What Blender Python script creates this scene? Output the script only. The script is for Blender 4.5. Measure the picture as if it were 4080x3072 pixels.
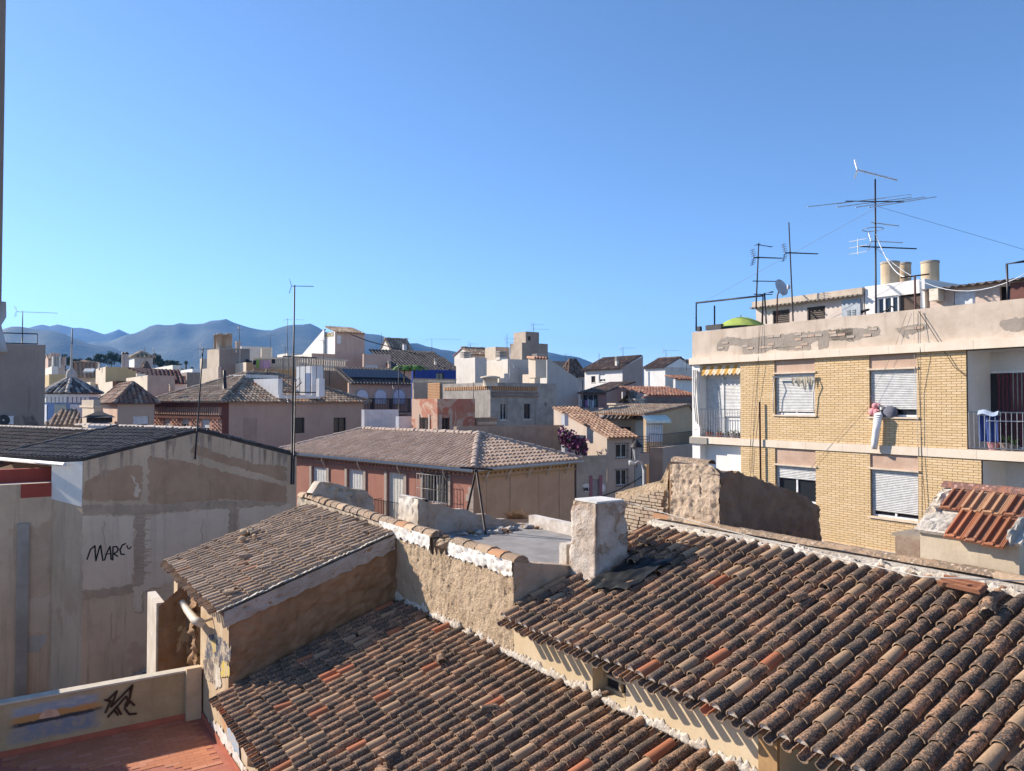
import bpy, math, random
import numpy as np
from mathutils import Vector, Matrix, noise
random.seed(7)
R = math.radians
for o in list(bpy.data.objects):
    bpy.data.objects.remove(o)
SC = bpy.context.scene
COL = SC.collection
# ------------------------------------------------------------------ camera
F, CX, CY, YH, CZ = 3070.0, 2040.0, 1536.0, 1605.0, 11.0     # lens in photo pixels, horizon row, eye height
PITCH = math.atan((YH - CY) / F)
cam = bpy.data.cameras.new('camera'); cam.sensor_width = 36.0; cam.lens = F / 4080.0 * 36.0
cam.clip_start = 0.05; cam.clip_end = 30000.0
camo = bpy.data.objects.new('camera', cam); COL.objects.link(camo)
camo.location = (0, 0, CZ); camo.rotation_euler = (R(90) + PITCH, 0, 0)
SC.camera = camo
# ------------------------------------------------------------------ sky, sun, exposure
SUN_AZ, SUN_EL = -66.0, 29.0          # degrees right of the view direction (so: to the left), above the horizon
world = bpy.data.worlds.new('World'); SC.world = world; world.use_nodes = True
wn = world.node_tree; wn.nodes.clear()
sky = wn.nodes.new('ShaderNodeTexSky'); sky.sky_type = 'NISHITA'; sky.sun_disc = False
sky.sun_elevation = R(SUN_EL); sky.sun_rotation = R(SUN_AZ)
sky.altitude = 3000; sky.air_density = 1.0; sky.dust_density = 1.3; sky.ozone_density = 4.2
wbg = wn.nodes.new('ShaderNodeBackground'); wbg.inputs['Strength'].default_value = 0.125
wout = wn.nodes.new('ShaderNodeOutputWorld')
hsv = wn.nodes.new('ShaderNodeHueSaturation'); hsv.inputs['Saturation'].default_value = 1.02; hsv.inputs['Hue'].default_value = .498
wn.links.new(sky.outputs[0], hsv.inputs['Color']); 
# thin streaks of cloud low over the horizon, all the way round
wtc = wn.nodes.new('ShaderNodeTexCoord'); wsx = wn.nodes.new('ShaderNodeSeparateXYZ'); wn.links.new(wtc.outputs['Generated'], wsx.inputs[0])
wmp = wn.nodes.new('ShaderNodeMapping'); wmp.inputs['Scale'].default_value = (1.6, 1.6, 16.0); wn.links.new(wtc.outputs['Generated'], wmp.inputs[0])
wno = wn.nodes.new('ShaderNodeTexNoise'); wno.inputs['Scale'].default_value = 2.2; wno.inputs['Detail'].default_value = 6.0; wn.links.new(wmp.outputs[0], wno.inputs['Vector'])
def wmr(src, a, b, lo, hi):
    x = wn.nodes.new('ShaderNodeMapRange'); x.interpolation_type = 'SMOOTHSTEP'; x.inputs[1].default_value = a; x.inputs[2].default_value = b; x.inputs[3].default_value = lo; x.inputs[4].default_value = hi; wn.links.new(src, x.inputs[0]); return x.outputs[0]
wmu = wn.nodes.new('ShaderNodeMath'); wmu.operation = 'MULTIPLY'; wn.links.new(wmr(wno.outputs['Fac'], .45, .68, 0., .85), wmu.inputs[0]); wn.links.new(wmr(wsx.outputs['Z'], .02, .085, 1., 0.), wmu.inputs[1])
wmx = wn.nodes.new('ShaderNodeMix'); wmx.data_type = 'RGBA'; wn.links.new(wmu.outputs[0], wmx.inputs[0]); wn.links.new(hsv.outputs[0], wmx.inputs[6]); wmx.inputs[7].default_value = (6.2, 6.0, 6.0, 1)
wn.links.new(wmx.outputs[2], wbg.inputs[0]); wn.links.new(wbg.outputs[0], wout.inputs[0])
sunl = bpy.data.lights.new('sun', 'SUN'); sunl.energy = 4.9; sunl.angle = R(0.53); sunl.color = (1.0, 0.90, 0.77)
suno = bpy.data.objects.new('sun', sunl); COL.objects.link(suno)
_sd = Vector((math.sin(R(SUN_AZ)) * math.cos(R(SUN_EL)), math.cos(R(SUN_AZ)) * math.cos(R(SUN_EL)), math.sin(R(SUN_EL))))
suno.rotation_euler = (-_sd).to_track_quat('-Z', 'Y').to_euler(); suno.location = (-30, 10, 60)
SC.view_settings.view_transform = 'Standard'; SC.view_settings.look = 'None'
SC.view_settings.exposure = 0.92; SC.view_settings.gamma = 1.0; SC.view_settings.use_curve_mapping = False
SC.render.engine = 'CYCLES'
SC.cycles.use_denoising = True
SC.cycles.max_bounces = 6; SC.cycles.diffuse_bounces = 4; SC.cycles.volume_bounces = 0
SC.cycles.transparent_max_bounces = 8
# ------------------------------------------------------------------ pixels to places
_ct, _st = math.cos(PITCH), math.sin(PITCH)
CAM = Vector((0, 0, CZ))
def ray(px, py):
    x = (px - CX) / F; y = (CY - py) / F
    return Vector((x, _ct - y * _st, _st + y * _ct))
def at(px, py, D):
    r = ray(px, py); return CAM + r * (D / r.y)
def on_z(px, py, z):
    r = ray(px, py); return CAM + r * ((z - CZ) / r.z)
def on_plane(px, py, pt, n):
    r = ray(px, py); return CAM + r * ((Vector(pt) - CAM).dot(n) / r.dot(n))
GA = 56.5                                  # street grid: u runs right and away, v runs left and away
U = Vector((math.sin(R(GA)), math.cos(R(GA)), 0)); V = Vector((-math.cos(R(GA)), math.sin(R(GA)), 0)); Z = Vector((0, 0, 1))
def G(p, q, z): return U * p + V * q + Z * z
def on_p(px, py, p): return on_plane(px, py, U * p, U)
def on_q(px, py, q): return on_plane(px, py, V * q, V)
def gp(w): return w.dot(U), w.dot(V), w.z
def azv(a): return Vector((math.sin(R(a)), math.cos(R(a)), 0))
# ------------------------------------------------------------------ mesh building
class M:
    def __init__(s): s.v = []; s.f = []; s.sm = []; s.tr = []; s.cur = 0.0
    def add(s, vs, fs, smooth=False):
        o = len(s.v); s.v.extend(Vector(v) for v in vs)
        for f in fs: s.f.append([i + o for i in f]); s.sm.append(smooth); s.tr.append(s.cur)
        return s
    def quad(s, a, b, c, d): return s.add([a, b, c, d], [(0, 1, 2, 3)])
    def poly(s, pts): return s.add(pts, [tuple(range(len(pts)))])
    def pbox(s, o, a, b, c):                # corner and three edge vectors
        o = Vector(o)
        vs = [o, o + a, o + a + b, o + b, o + c, o + a + c, o + a + b + c, o + b + c]
        return s.add(vs, [(0, 3, 2, 1), (4, 5, 6, 7), (0, 1, 5, 4), (1, 2, 6, 5), (2, 3, 7, 6), (3, 0, 4, 7)])
    def gbox(s, p0, p1, q0, q1, z0, z1):    # box in the street grid
        return s.pbox(G(p0, q0, z0), U * (p1 - p0), V * (q1 - q0), Z * (z1 - z0))
    def cbox(s, c, ax, ay, az):             # centre and half vectors
        return s.pbox(Vector(c) - ax - ay - az, ax * 2, ay * 2, az * 2)
    def prism(s, pts, ext):
        n = len(pts); vs = [Vector(p) for p in pts] + [Vector(p) + ext for p in pts]
        fs = [tuple(range(n))[::-1], tuple(range(n, 2 * n))] + [(i, (i + 1) % n, (i + 1) % n + n, i + n) for i in range(n)]
        return s.add(vs, fs)
    def tube(s, path, r, n=6, r1=None, cap=True):
        path = [Vector(p) for p in path]; rings = []
        r1 = r if r1 is None else r1; k = len(path); vs = []; fs = []
        for i, p in enumerate(path):
            d = (path[min(i + 1, k - 1)] - path[max(i - 1, 0)])
            d = d.normalized() if d.length > 1e-9 else Z
            a = d.cross(Z) if abs(d.z) < 0.95 else d.cross(Vector((1, 0, 0))); a.normalize(); b = d.cross(a)
            rr = r + (r1 - r) * i / max(1, k - 1)
            for j in range(n):
                t = 2 * math.pi * j / n; vs.append(p + a * (rr * math.cos(t)) + b * (rr * math.sin(t)))
        for i in range(k - 1):
            for j in range(n):
                fs.append((i * n + j, i * n + (j + 1) % n, (i + 1) * n + (j + 1) % n, (i + 1) * n + j))
        s.add(vs, fs, True)
        if cap:
            o = len(s.v) - len(vs)
            s.f.append([o + j for j in range(n)]); s.sm.append(False); s.tr.append(s.cur)
            s.f.append([o + (k - 1) * n + j for j in range(n)]); s.sm.append(False); s.tr.append(s.cur)
        return s
    def lathe(s, base, prof, n=14, ax=None, ay=None, az=None):
        ax = ax or Vector((1, 0, 0)); ay = ay or Vector((0, 1, 0)); az = az or Z
        vs = []; fs = []; k = len(prof); base = Vector(base)
        for (r, h) in prof:
            for j in range(n):
                t = 2 * math.pi * j / n; vs.append(base + ax * (r * math.cos(t)) + ay * (r * math.sin(t)) + az * h)
        for i in range(k - 1):
            for j in range(n): fs.append((i * n + j, i * n + (j + 1) % n, (i + 1) * n + (j + 1) % n, (i + 1) * n + j))
        s.add(vs, fs, True)
        s.add([vs[j] for j in range(n)], [tuple(range(n))]); s.add([vs[(k - 1) * n + j] for j in range(n)], [tuple(range(n))])
        return s
    def rock(s, c, r, sq=0.7, seed=None):
        c = Vector(c); rr = random.Random(seed if seed is not None else random.random())
        ico = [(0, 0, 1), (.89, 0, .45), (.28, .85, .45), (-.72, .53, .45), (-.72, -.53, .45), (.28, -.85, .45), (.72, .53, -.45), (-.28, .85, -.45), (-.89, 0, -.45), (-.28, -.85, -.45), (.72, -.53, -.45), (0, 0, -1)]
        fs = [(0, 1, 2), (0, 2, 3), (0, 3, 4), (0, 4, 5), (0, 5, 1), (1, 6, 2), (2, 7, 3), (3, 8, 4), (4, 9, 5), (5, 10, 1), (6, 7, 2), (7, 8, 3), (8, 9, 4), (9, 10, 5), (10, 6, 1), (11, 7, 6), (11, 8, 7), (11, 9, 8), (11, 10, 9), (11, 6, 10)]
        m = Matrix.Rotation(rr.random() * 6.28, 3, 'Z') @ Matrix.Rotation(rr.random() * 6.28, 3, 'X')
        vs = []
        for q in ico:
            p = (m @ Vector(q)) * (r * rr.uniform(.65, 1.2)); p.z *= sq; vs.append(c + p)
        return s.add(vs, fs)
    def build(s, name, mat, parent=None, kind=None, label=None):
        loc = parent['_loc'] if parent is not None and '_loc' in parent else None
        me = bpy.data.meshes.new(name)
        off = Vector(loc) if loc is not None else Vector((0, 0, 0))
        me.from_pydata([v - off for v in s.v], [], s.f)
        me.polygons.foreach_set('use_smooth', s.sm)
        if any(s.tr):
            a = me.attributes.new('tr', 'FLOAT', 'FACE'); a.data.foreach_set('value', s.tr)
        me.materials.append(mat)
        if getattr(s, 'mi', None) and len(s.mi) == len(s.f): me.materials.append(s.mat2); me.polygons.foreach_set('material_index', s.mi)
        me.update()
        o = bpy.data.objects.new(name, me); COL.objects.link(o)
        if parent is not None:
            o.parent = parent
            if loc is not None: o['_loc'] = list(loc)
        if kind: o['kind'] = kind
        if label: o['label'] = label
        return o
def thing(name, label, cat, loc, group=None):
    o = bpy.data.objects.new(name, None); COL.objects.link(o); o.empty_display_size = 0.2
    o.location = loc; o['_loc'] = list(loc); o['label'] = label; o['category'] = cat
    if group: o['group'] = group
    return o
def tag(o, label, cat, group=None):
    o['label'] = label; o['category'] = cat
    if group: o['group'] = group
    return o
def structure(o): o['kind'] = 'structure'; return o
def child(name, me, parent, mw, kind=None):          # an object sharing a mesh, placed by a world matrix under a thing
    o = bpy.data.objects.new(name, me); COL.objects.link(o); o.parent = parent
    o.matrix_basis = Matrix.Translation(-Vector(parent['_loc'])) @ mw
    if kind: o['kind'] = kind
    return o
# ------------------------------------------------------------------ materials
MATS = {}
def nmat(name):
    m = bpy.data.materials.new(name); m.use_nodes = True
    t = m.node_tree; b = t.nodes['Principled BSDF']
    b.inputs['Roughness'].default_value = 0.85; b.inputs['Specular IOR Level'].default_value = 0.25
    return m, t, b
def rgba(c): return (c[0], c[1], c[2], 1)
class NT:
    def __init__(s, t): s.t = t
    def n(s, typ, **kw):
        x = s.t.nodes.new(typ)
        for k, v in kw.items(): setattr(x, k, v)
        return x
    def val(s, inp, v):
        if hasattr(v, 'is_linked') or hasattr(v, 'links'): s.t.links.new(v, inp)
        else: inp.default_value = v
    def noise(s, vec, scale, detail=4, rough=0.55, dist=0.0):
        x = s.n('ShaderNodeTexNoise'); x.inputs['Scale'].default_value = scale; x.inputs['Detail'].default_value = detail
        x.inputs['Roughness'].default_value = rough; x.inputs['Distortion'].default_value = dist
        s.t.links.new(vec, x.inputs['Vector']); return x.outputs['Fac']
    def ramp(s, fac, a, b):
        x = s.n('ShaderNodeMapRange'); x.interpolation_type = 'SMOOTHSTEP'
        x.inputs['From Min'].default_value = a; x.inputs['From Max'].default_value = b
        s.t.links.new(fac, x.inputs['Value']); return x.outputs['Result']
    def mix(s, fac, a, b, mode='MIX'):
        x = s.n('ShaderNodeMix'); x.data_type = 'RGBA'; x.blend_type = mode
        s.val(x.inputs[0], fac)
        for inp, v in ((x.inputs[6], a), (x.inputs[7], b)):
            if isinstance(v, tuple): inp.default_value = rgba(v)
            else: s.t.links.new(v, inp)
        return x.outputs[2]
    def math(s, op, a, b=0.0):
        x = s.n('ShaderNodeMath'); x.operation = op; s.val(x.inputs[0], a); s.val(x.inputs[1], b); return x.outputs[0]
    def pos(s): return s.n('ShaderNodeNewGeometry').outputs['Position']
    def scaled(s, vec, sc):
        x = s.n('ShaderNodeMapping'); x.inputs['Scale'].default_value = sc; s.t.links.new(vec, x.inputs['Vector']); return x.outputs[0]
    def bump(s, h, strength, dist, b):
        x = s.n('ShaderNodeBump'); x.inputs['Strength'].default_value = strength; x.inputs['Distance'].default_value = dist
        s.t.links.new(h, x.inputs['Height']); s.t.links.new(x.outputs[0], b.inputs['Normal'])
def plaster(c, c2=None, scale=1.2, bump=0.35, streak=0.25, dark=None, patch=None, key=None, fine=30.0, bd=0.02, pth=(.56, .6)):
    """rendered wall: two tones in blotches, rain streaks, optional patches of another colour where render has come off"""
    k = ('plaster', c, c2, scale, bump, streak, patch, key, fine, pth)
    if k in MATS: return MATS[k]
    c2 = c2 or tuple(x * 0.8 for x in c)
    m, t, b = nmat('plaster'); N = NT(t); P = N.pos()
    col = N.mix(N.ramp(N.noise(P, scale, 6, .62, .4), .35, .68), c, c2)
    col = N.mix(N.math('MULTIPLY', N.ramp(N.noise(P, fine, 3, .6), .45, .8), .35), col, tuple(x * .62 for x in c))
    if streak:
        st = N.noise(N.scaled(P, (3.2, 3.2, .22)), 1.6, 5, .65)
        col = N.mix(N.math('MULTIPLY', N.ramp(st, .5, .75), streak), col, dark or tuple(x * .45 for x in c2))
    h = N.noise(P, fine * .5, 5, .7)
    if patch:
        pm = N.ramp(N.noise(P, scale * .9, 7, .6, .8), pth[0], pth[1])
        col = N.mix(pm, col, patch); h = N.math('SUBTRACT', h, N.math('MULTIPLY', pm, .6))
    t.links.new(col, b.inputs['Base Color']); N.bump(h, bump, bd, b)
    b.inputs['Roughness'].default_value = .92
    MATS[k] = m; return m
def plain(c, rough=.6, metal=0.0, vary=.12, scale=6.0, spec=.3, name='paint'):
    k = ('plain', c, rough, metal, vary)
    if k in MATS: return MATS[k]
    m, t, b = nmat(name); N = NT(t); P = N.pos()
    col = N.mix(N.ramp(N.noise(P, scale, 4, .6), .3, .7), tuple(x * (1 - vary) for x in c), tuple(min(1, x * (1 + vary)) for x in c))
    t.links.new(col, b.inputs['Base Color']); b.inputs['Roughness'].default_value = rough; b.inputs['Metallic'].default_value = metal
    b.inputs['Specular IOR Level'].default_value = spec
    MATS[k] = m; return m
def tiles_mat(key, base, fresh, lichen, pale, lich_amt=.62, fresh_amt=.06, pale_amt=.16, sc=28.0, var=.68):
    k = ('tiles', key)
    if k in MATS: return MATS[k]
    m, t, b = nmat('clay_tile'); N = NT(t); P = N.pos()
    at_ = N.n('ShaderNodeAttribute'); at_.attribute_name = 'tr'
    oi = N.n('ShaderNodeObjectInfo')
    r = N.math('FRACT', N.math('ADD', at_.outputs['Fac'], oi.outputs['Random']))
    r2 = N.math('FRACT', N.math('MULTIPLY', r, 17.31)); r3 = N.math('FRACT', N.math('MULTIPLY', r, 91.7))
    col = N.mix(r2, base, tuple(x * var for x in base))
    isp = N.math('LESS_THAN', r, fresh_amt + pale_amt); isf = N.math('LESS_THAN', r, fresh_amt)
    col = N.mix(isp, col, N.mix(r3, pale, tuple(x * max(.8, var) for x in pale))); col = N.mix(isf, col, N.mix(r3, fresh, tuple(x * max(.75, var) for x in fresh)))
    ln = N.math('ADD', N.noise(P, sc, 5, .72), N.math('MULTIPLY', N.noise(P, sc * .09, 3, .5), .5))
    thr = N.math('ADD', N.math('MULTIPLY', r2, .12), .75 - .26 * lich_amt)
    lm = N.ramp(N.math('SUBTRACT', ln, thr), -.02, .09)
    lm = N.math('MULTIPLY', lm, N.math('SUBTRACT', 1.0, N.math('MULTIPLY', isp, .72)))
    lm = N.math('MULTIPLY', lm, N.math('SUBTRACT', 1.0, N.math('MULTIPLY', isf, .75)))
    lc = N.mix(N.ramp(N.noise(P, sc * 1.7, 4, .6), .5, .68), lichen, tuple(x * 2.6 + .06 for x in lichen))
    col = N.mix(lm, col, lc)
    t.links.new(col, b.inputs['Base Color']); b.inputs['Roughness'].default_value = .93; b.inputs['Specular IOR Level'].default_value = .15
    N.bump(N.math('ADD', N.noise(P, sc * 1.6, 4, .7), N.math('MULTIPLY', lm, .5)), .5, .012, b)
    MATS[k] = m; return m
T_NEAR = lambda: tiles_mat('near', (.45, .26, .155), (.44, .165, .085), (.085, .062, .046), (.47, .31, .19), .56, .04, .07, 36., .8)
T_SR = lambda: tiles_mat('sr', (.50, .345, .23), (.46, .25, .15), (.19, .135, .095), (.54, .39, .27), .5, .012, .1, 36., .82)
LIP = lambda: plaster((.44, .31, .205), (.30, .205, .135), 12., .4, 0, key='lip')
T_RH = lambda: tiles_mat('rh', (.52, .375, .28), (.50, .33, .24), (.36, .255, .19), (.57, .43, .33), .3, .02, .2, 12.)
T_DARK = lambda: tiles_mat('dark', (.115, .10, .096), (.14, .12, .11), (.08, .07, .068), (.15, .13, .12), .3, .02, .2, 10.)
T_BROWN = lambda: tiles_mat('brown', (.20, .12, .09), (.28, .14, .09), (.09, .07, .06), (.27, .19, .15), .5, .05, .2, 9.)
T_MID = lambda: tiles_mat('mid', (.44, .32, .225), (.44, .24, .15), (.20, .145, .105), (.54, .42, .31), .5, .04, .3, 9.)
T_RED = lambda: tiles_mat('redtile', (.33, .15, .10), (.38, .17, .1), (.18, .10, .08), (.42, .25, .17), .3, .1, .2, 9.)
GLASS = None
def glass():
    k = 'glass'
    if k in MATS: return MATS[k]
    m, t, b = nmat('window_glass'); b.inputs['Base Color'].default_value = (.02, .024, .03, 1)
    b.inputs['Roughness'].default_value = .06; b.inputs['Specular IOR Level'].default_value = .5
    MATS[k] = m; return m
WHITE = lambda: plaster((.74, .72, .68), (.66, .64, .60), .9, .15, .12)
DARKM = lambda: plain((.035, .03, .03), .55, .3)
STEEL = lambda: plain((.42, .42, .43), .4, .6)
MORTAR = lambda: plaster((.62, .57, .50), (.45, .38, .31), 4.0, .8, .15, key='mortar', fine=40., bd=.03)
WMORTAR = lambda: plaster((.68, .61, .52), (.48, .39, .30), 4.5, .9, .1, key='wmortar', fine=36., bd=.04)
VOID = lambda: plain((.012, .011, .01), .9)  # near-black colour standing in for the darkness of unlit openings
# ------------------------------------------------------------------ walls with real openings
class Face:
    """vertical wall plane: O at s=0 (z ignored), e along the wall, n outward"""
    def __init__(s, O, e, n, L): s.O = Vector((O.x, O.y, 0)); s.e = e; s.n = n; s.L = L
    def pt(s, a, z, d=0.0): return s.O + s.e * a + s.n * d + Z * z
    def hit(s, px, py, d=0.0):
        w = on_plane(px, py, s.O + s.n * d, s.n); return (w - s.O).dot(s.e), w.z
    def rect(s, x0, y0, x1, y1, d=0.0):
        xm, ym = (x0 + x1) / 2, (y0 + y1) / 2
        a = s.hit(x0, ym, d)[0]; b = s.hit(x1, ym, d)[0]; z1 = s.hit(xm, y0, d)[1]; z0 = s.hit(xm, y1, d)[1]
        return (min(a, b), max(a, b), z0, z1)
    def box(s, mb, a0, a1, z0, z1, d0, d1):
        return mb.pbox(s.pt(a0, z0, d0), s.e * (a1 - a0), Z * (z1 - z0), s.n * (d1 - d0))
def wall_face(mb, fc, z0, z1, holes=(), depth=.18, s0=0.0, s1=None):
    s1 = fc.L if s1 is None else s1
    ss = sorted({s0, s1} | {h[0] for h in holes} | {h[1] for h in holes}); zz = sorted({z0, z1} | {h[2] for h in holes} | {h[3] for h in holes})
    ss = [x for x in ss if s0 <= x <= s1]; zz = [x for x in zz if z0 <= x <= z1]
    for i in range(len(ss) - 1):
        for j in range(len(zz) - 1):
            cs, cz = (ss[i] + ss[i + 1]) / 2, (zz[j] + zz[j + 1]) / 2
            if any(h[0] < cs < h[1] and h[2] < cz < h[3] for h in holes): continue
            mb.quad(fc.pt(ss[i], zz[j]), fc.pt(ss[i + 1], zz[j]), fc.pt(ss[i + 1], zz[j + 1]), fc.pt(ss[i], zz[j + 1]))
    for h in holes:
        a, b, c, d = h[:4]; dp = -(h[4] if len(h) > 4 else depth)
        mb.quad(fc.pt(a, c), fc.pt(a, d), fc.pt(a, d, dp), fc.pt(a, c, dp)); mb.quad(fc.pt(b, c), fc.pt(b, c, dp), fc.pt(b, d, dp), fc.pt(b, d))
        mb.quad(fc.pt(a, d), fc.pt(b, d), fc.pt(b, d, dp), fc.pt(a, d, dp)); mb.quad(fc.pt(a, c), fc.pt(a, c, dp), fc.pt(b, c, dp), fc.pt(b, c))
def slat_panel(fc, a0, a1, z0, z1, d, pitch=.05, mb=None):
    mb = mb or M(); n = max(2, int(round((z1 - z0) / pitch))); h = (z1 - z0) / n
    for i in range(n):
        zb = z0 + i * h
        mb.add([fc.pt(a0, zb, d), fc.pt(a1, zb, d), fc.pt(a1, zb + h * .5, d + .014), fc.pt(a0, zb + h * .5, d + .014), fc.pt(a1, zb + h * .86, d + .008), fc.pt(a0, zb + h * .86, d + .008), fc.pt(a1, zb + h * .9, d - .02), fc.pt(a0, zb + h * .9, d - .02)],
               [(0, 1, 2, 3), (3, 2, 4, 5), (5, 4, 6, 7)])
    return mb
def window(par, fc, r, style='glass', depth=.18, frame=None, bars=2, sill=True, sillmat=None, down=.6, shut=None, lift=0.0):
    """window in an opening r=(s0,s1,z0,z1) of face fc; parts: frame, pane, shutter, sill, grille"""
    a0, a1, z0, z1 = r[:4]; d = -depth + .01
    w = M(); fw = min(.06, (a1 - a0) * .1)
    fc.box(w, a0, a0 + fw, z0, z1, d, d + .05); fc.box(w, a1 - fw, a1, z0, z1, d, d + .05)
    fc.box(w, a0 + fw, a1 - fw, z0, z0 + fw, d, d + .05); fc.box(w, a0 + fw, a1 - fw, z1 - fw, z1, d, d + .05)
    for i in range(1, bars):
        x = a0 + (a1 - a0) * i / bars; fc.box(w, x - fw * .5, x + fw * .5, z0 + fw, z1 - fw, d, d + .048)
    wo = w.build('window', frame or plain((.72, .72, .70), .5), par)
    g = M(); g.quad(fc.pt(a0, z0, d + .006), fc.pt(a1, z0, d + .006), fc.pt(a1, z1, d + .006), fc.pt(a0, z1, d + .006))
    g.build('pane', glass(), wo)
    if style == 'shutter':
        zs = z0 + (z1 - z0) * (1 - down)
        slat_panel(fc, a0 + .01, a1 - .01, zs, z1, d + .07).build('roller_shutter', shut or plain((.74, .74, .74), .5), wo)
    if style == 'panel':
        p = M(); fc.box(p, a0 + .02, a1 - .02, z0 + .02, z1 - .02, d + .055, d + .075); p.build('shutter', shut or plain((.6, .62, .66), .6), wo)
    if style == 'grille':
        p = M(); k = max(3, int((a1 - a0) / .13))
        for i in range(k + 1):
            x = a0 - .04 + (a1 - a0 + .08) * i / k; p.tube([fc.pt(x, z0 - .05, .08), fc.pt(x, z1 + .05, .08)], .011, 5)
        for zz in (z0 - .02, (z0 + z1) / 2, z1 + .02): p.tube([fc.pt(a0 - .06, zz, .08), fc.pt(a1 + .06, zz, .08)], .012, 5)
        for zz in (z0 - .02, z1 + .02):
            for x in (a0 - .05, a1 + .05): p.tube([fc.pt(x, zz, .09), fc.pt(x, zz, -.02)], .01, 5)
        p.build('grille', DARKM(), wo)
    if sill:
        p = M(); fc.box(p, a0 - .06, a1 + .06, z0 - .06, z0 - .003, -.02, .05); p.build('sill', sillmat or plain((.6, .56, .5), .8), wo)
    return wo
def railing(name, par, pts, h, gap=.11, r=.01, mat=None, rails=(0.06, 1.0)):
    mb = M(); mb2 = M()
    for i in range(len(pts) - 1):
        a, b = Vector(pts[i]), Vector(pts[i + 1]); L = (b - a).length; k = max(1, int(L / gap))
        for t in rails: mb.tube([a + Z * h * t, b + Z * h * t], r * 1.6, 5)
        for j in range(k + 1):
            p = a + (b - a) * (j / k); mb.tube([p + Z * h * rails[0], p + Z * h], r, 4, cap=False)
    return mb.build(name, mat or STEEL(), par)
# ------------------------------------------------------------------ clay roof tiles
def tile_mesh(seg, rl, rh, L, th, up=True, key=None, bend=0.0, jag=0.0, rnd=None):
    """barrel tile: x across, y up the slope, z out of the roof; wide end at y=0 for covers"""
    rnd = rnd or random.Random(1); vs = []; fs = []; sm = []
    def ring(y, r, dz=0):
        out = []
        for j in range(seg + 1):
            t = math.pi * j / seg; out.append(Vector((r * math.cos(t), y + (rnd.uniform(-jag, jag) if jag else 0), (r * .92 * math.sin(t)) * (1 if up else -1) + dz)))
        return out
    ym = L * .5
    o0, o1, o2 = ring(0, rl), ring(ym, (rl + rh) / 2, bend), ring(L, rh)
    i0, i1, i2 = ring(0, rl - th), ring(ym, (rl + rh) / 2 - th, bend), ring(L, rh - th)
    n = seg + 1
    def strip(A, B, s):
        o = len(vs); vs.extend(A); vs.extend(B)
        for j in range(len(A) - 1): fs.append((o + j, o + j + 1, o + len(A) + j + 1, o + len(A) + j)); sm.append(s)
    o = len(vs); vs.extend(o0); vs.extend(o1); vs.extend(o2)
    for k in range(2):
        for j in range(seg): fs.append((o + k * n + j, o + k * n + j + 1, o + (k + 1) * n + j + 1, o + (k + 1) * n + j)); sm.append(True)
    strip(i0, i2, True); lip0 = len(fs); strip(o0, i0, False); lip1 = len(fs)
    strip([o0[0], i0[0]], [o2[0], i2[0]], False); strip([o0[-1], i0[-1]], [o2[-1], i2[-1]], False)
    return vs, fs, sm, [1 if lip0 <= k < lip1 else 0 for k in range(len(fs))]
def mesh_of(name, t, mat):
    me = bpy.data.meshes.new(name); me.from_pydata(t[0], [], t[1]); me.polygons.foreach_set('use_smooth', t[2]); me.materials.append(mat); me.materials.append(LIP()); me.polygons.foreach_set('material_index', t[3]); me.update(); return me
def inview(w, mg=60):
    d = w - CAM
    f = d.y * _ct + d.z * _st; u = -d.y * _st + d.z * _ct
    if f <= .3: return False
    x = CX + F * d.x / f; y = CY - F * u / f
    return -mg < x < 4080 + mg and -mg < y < 3072 + mg
def frame(e, s, n, o):
    m = Matrix.Identity(4)
    for i in range(3): m[i][0] = e[i]; m[i][1] = s[i]; m[i][2] = n[i]; m[i][3] = o[i]
    return m
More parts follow.
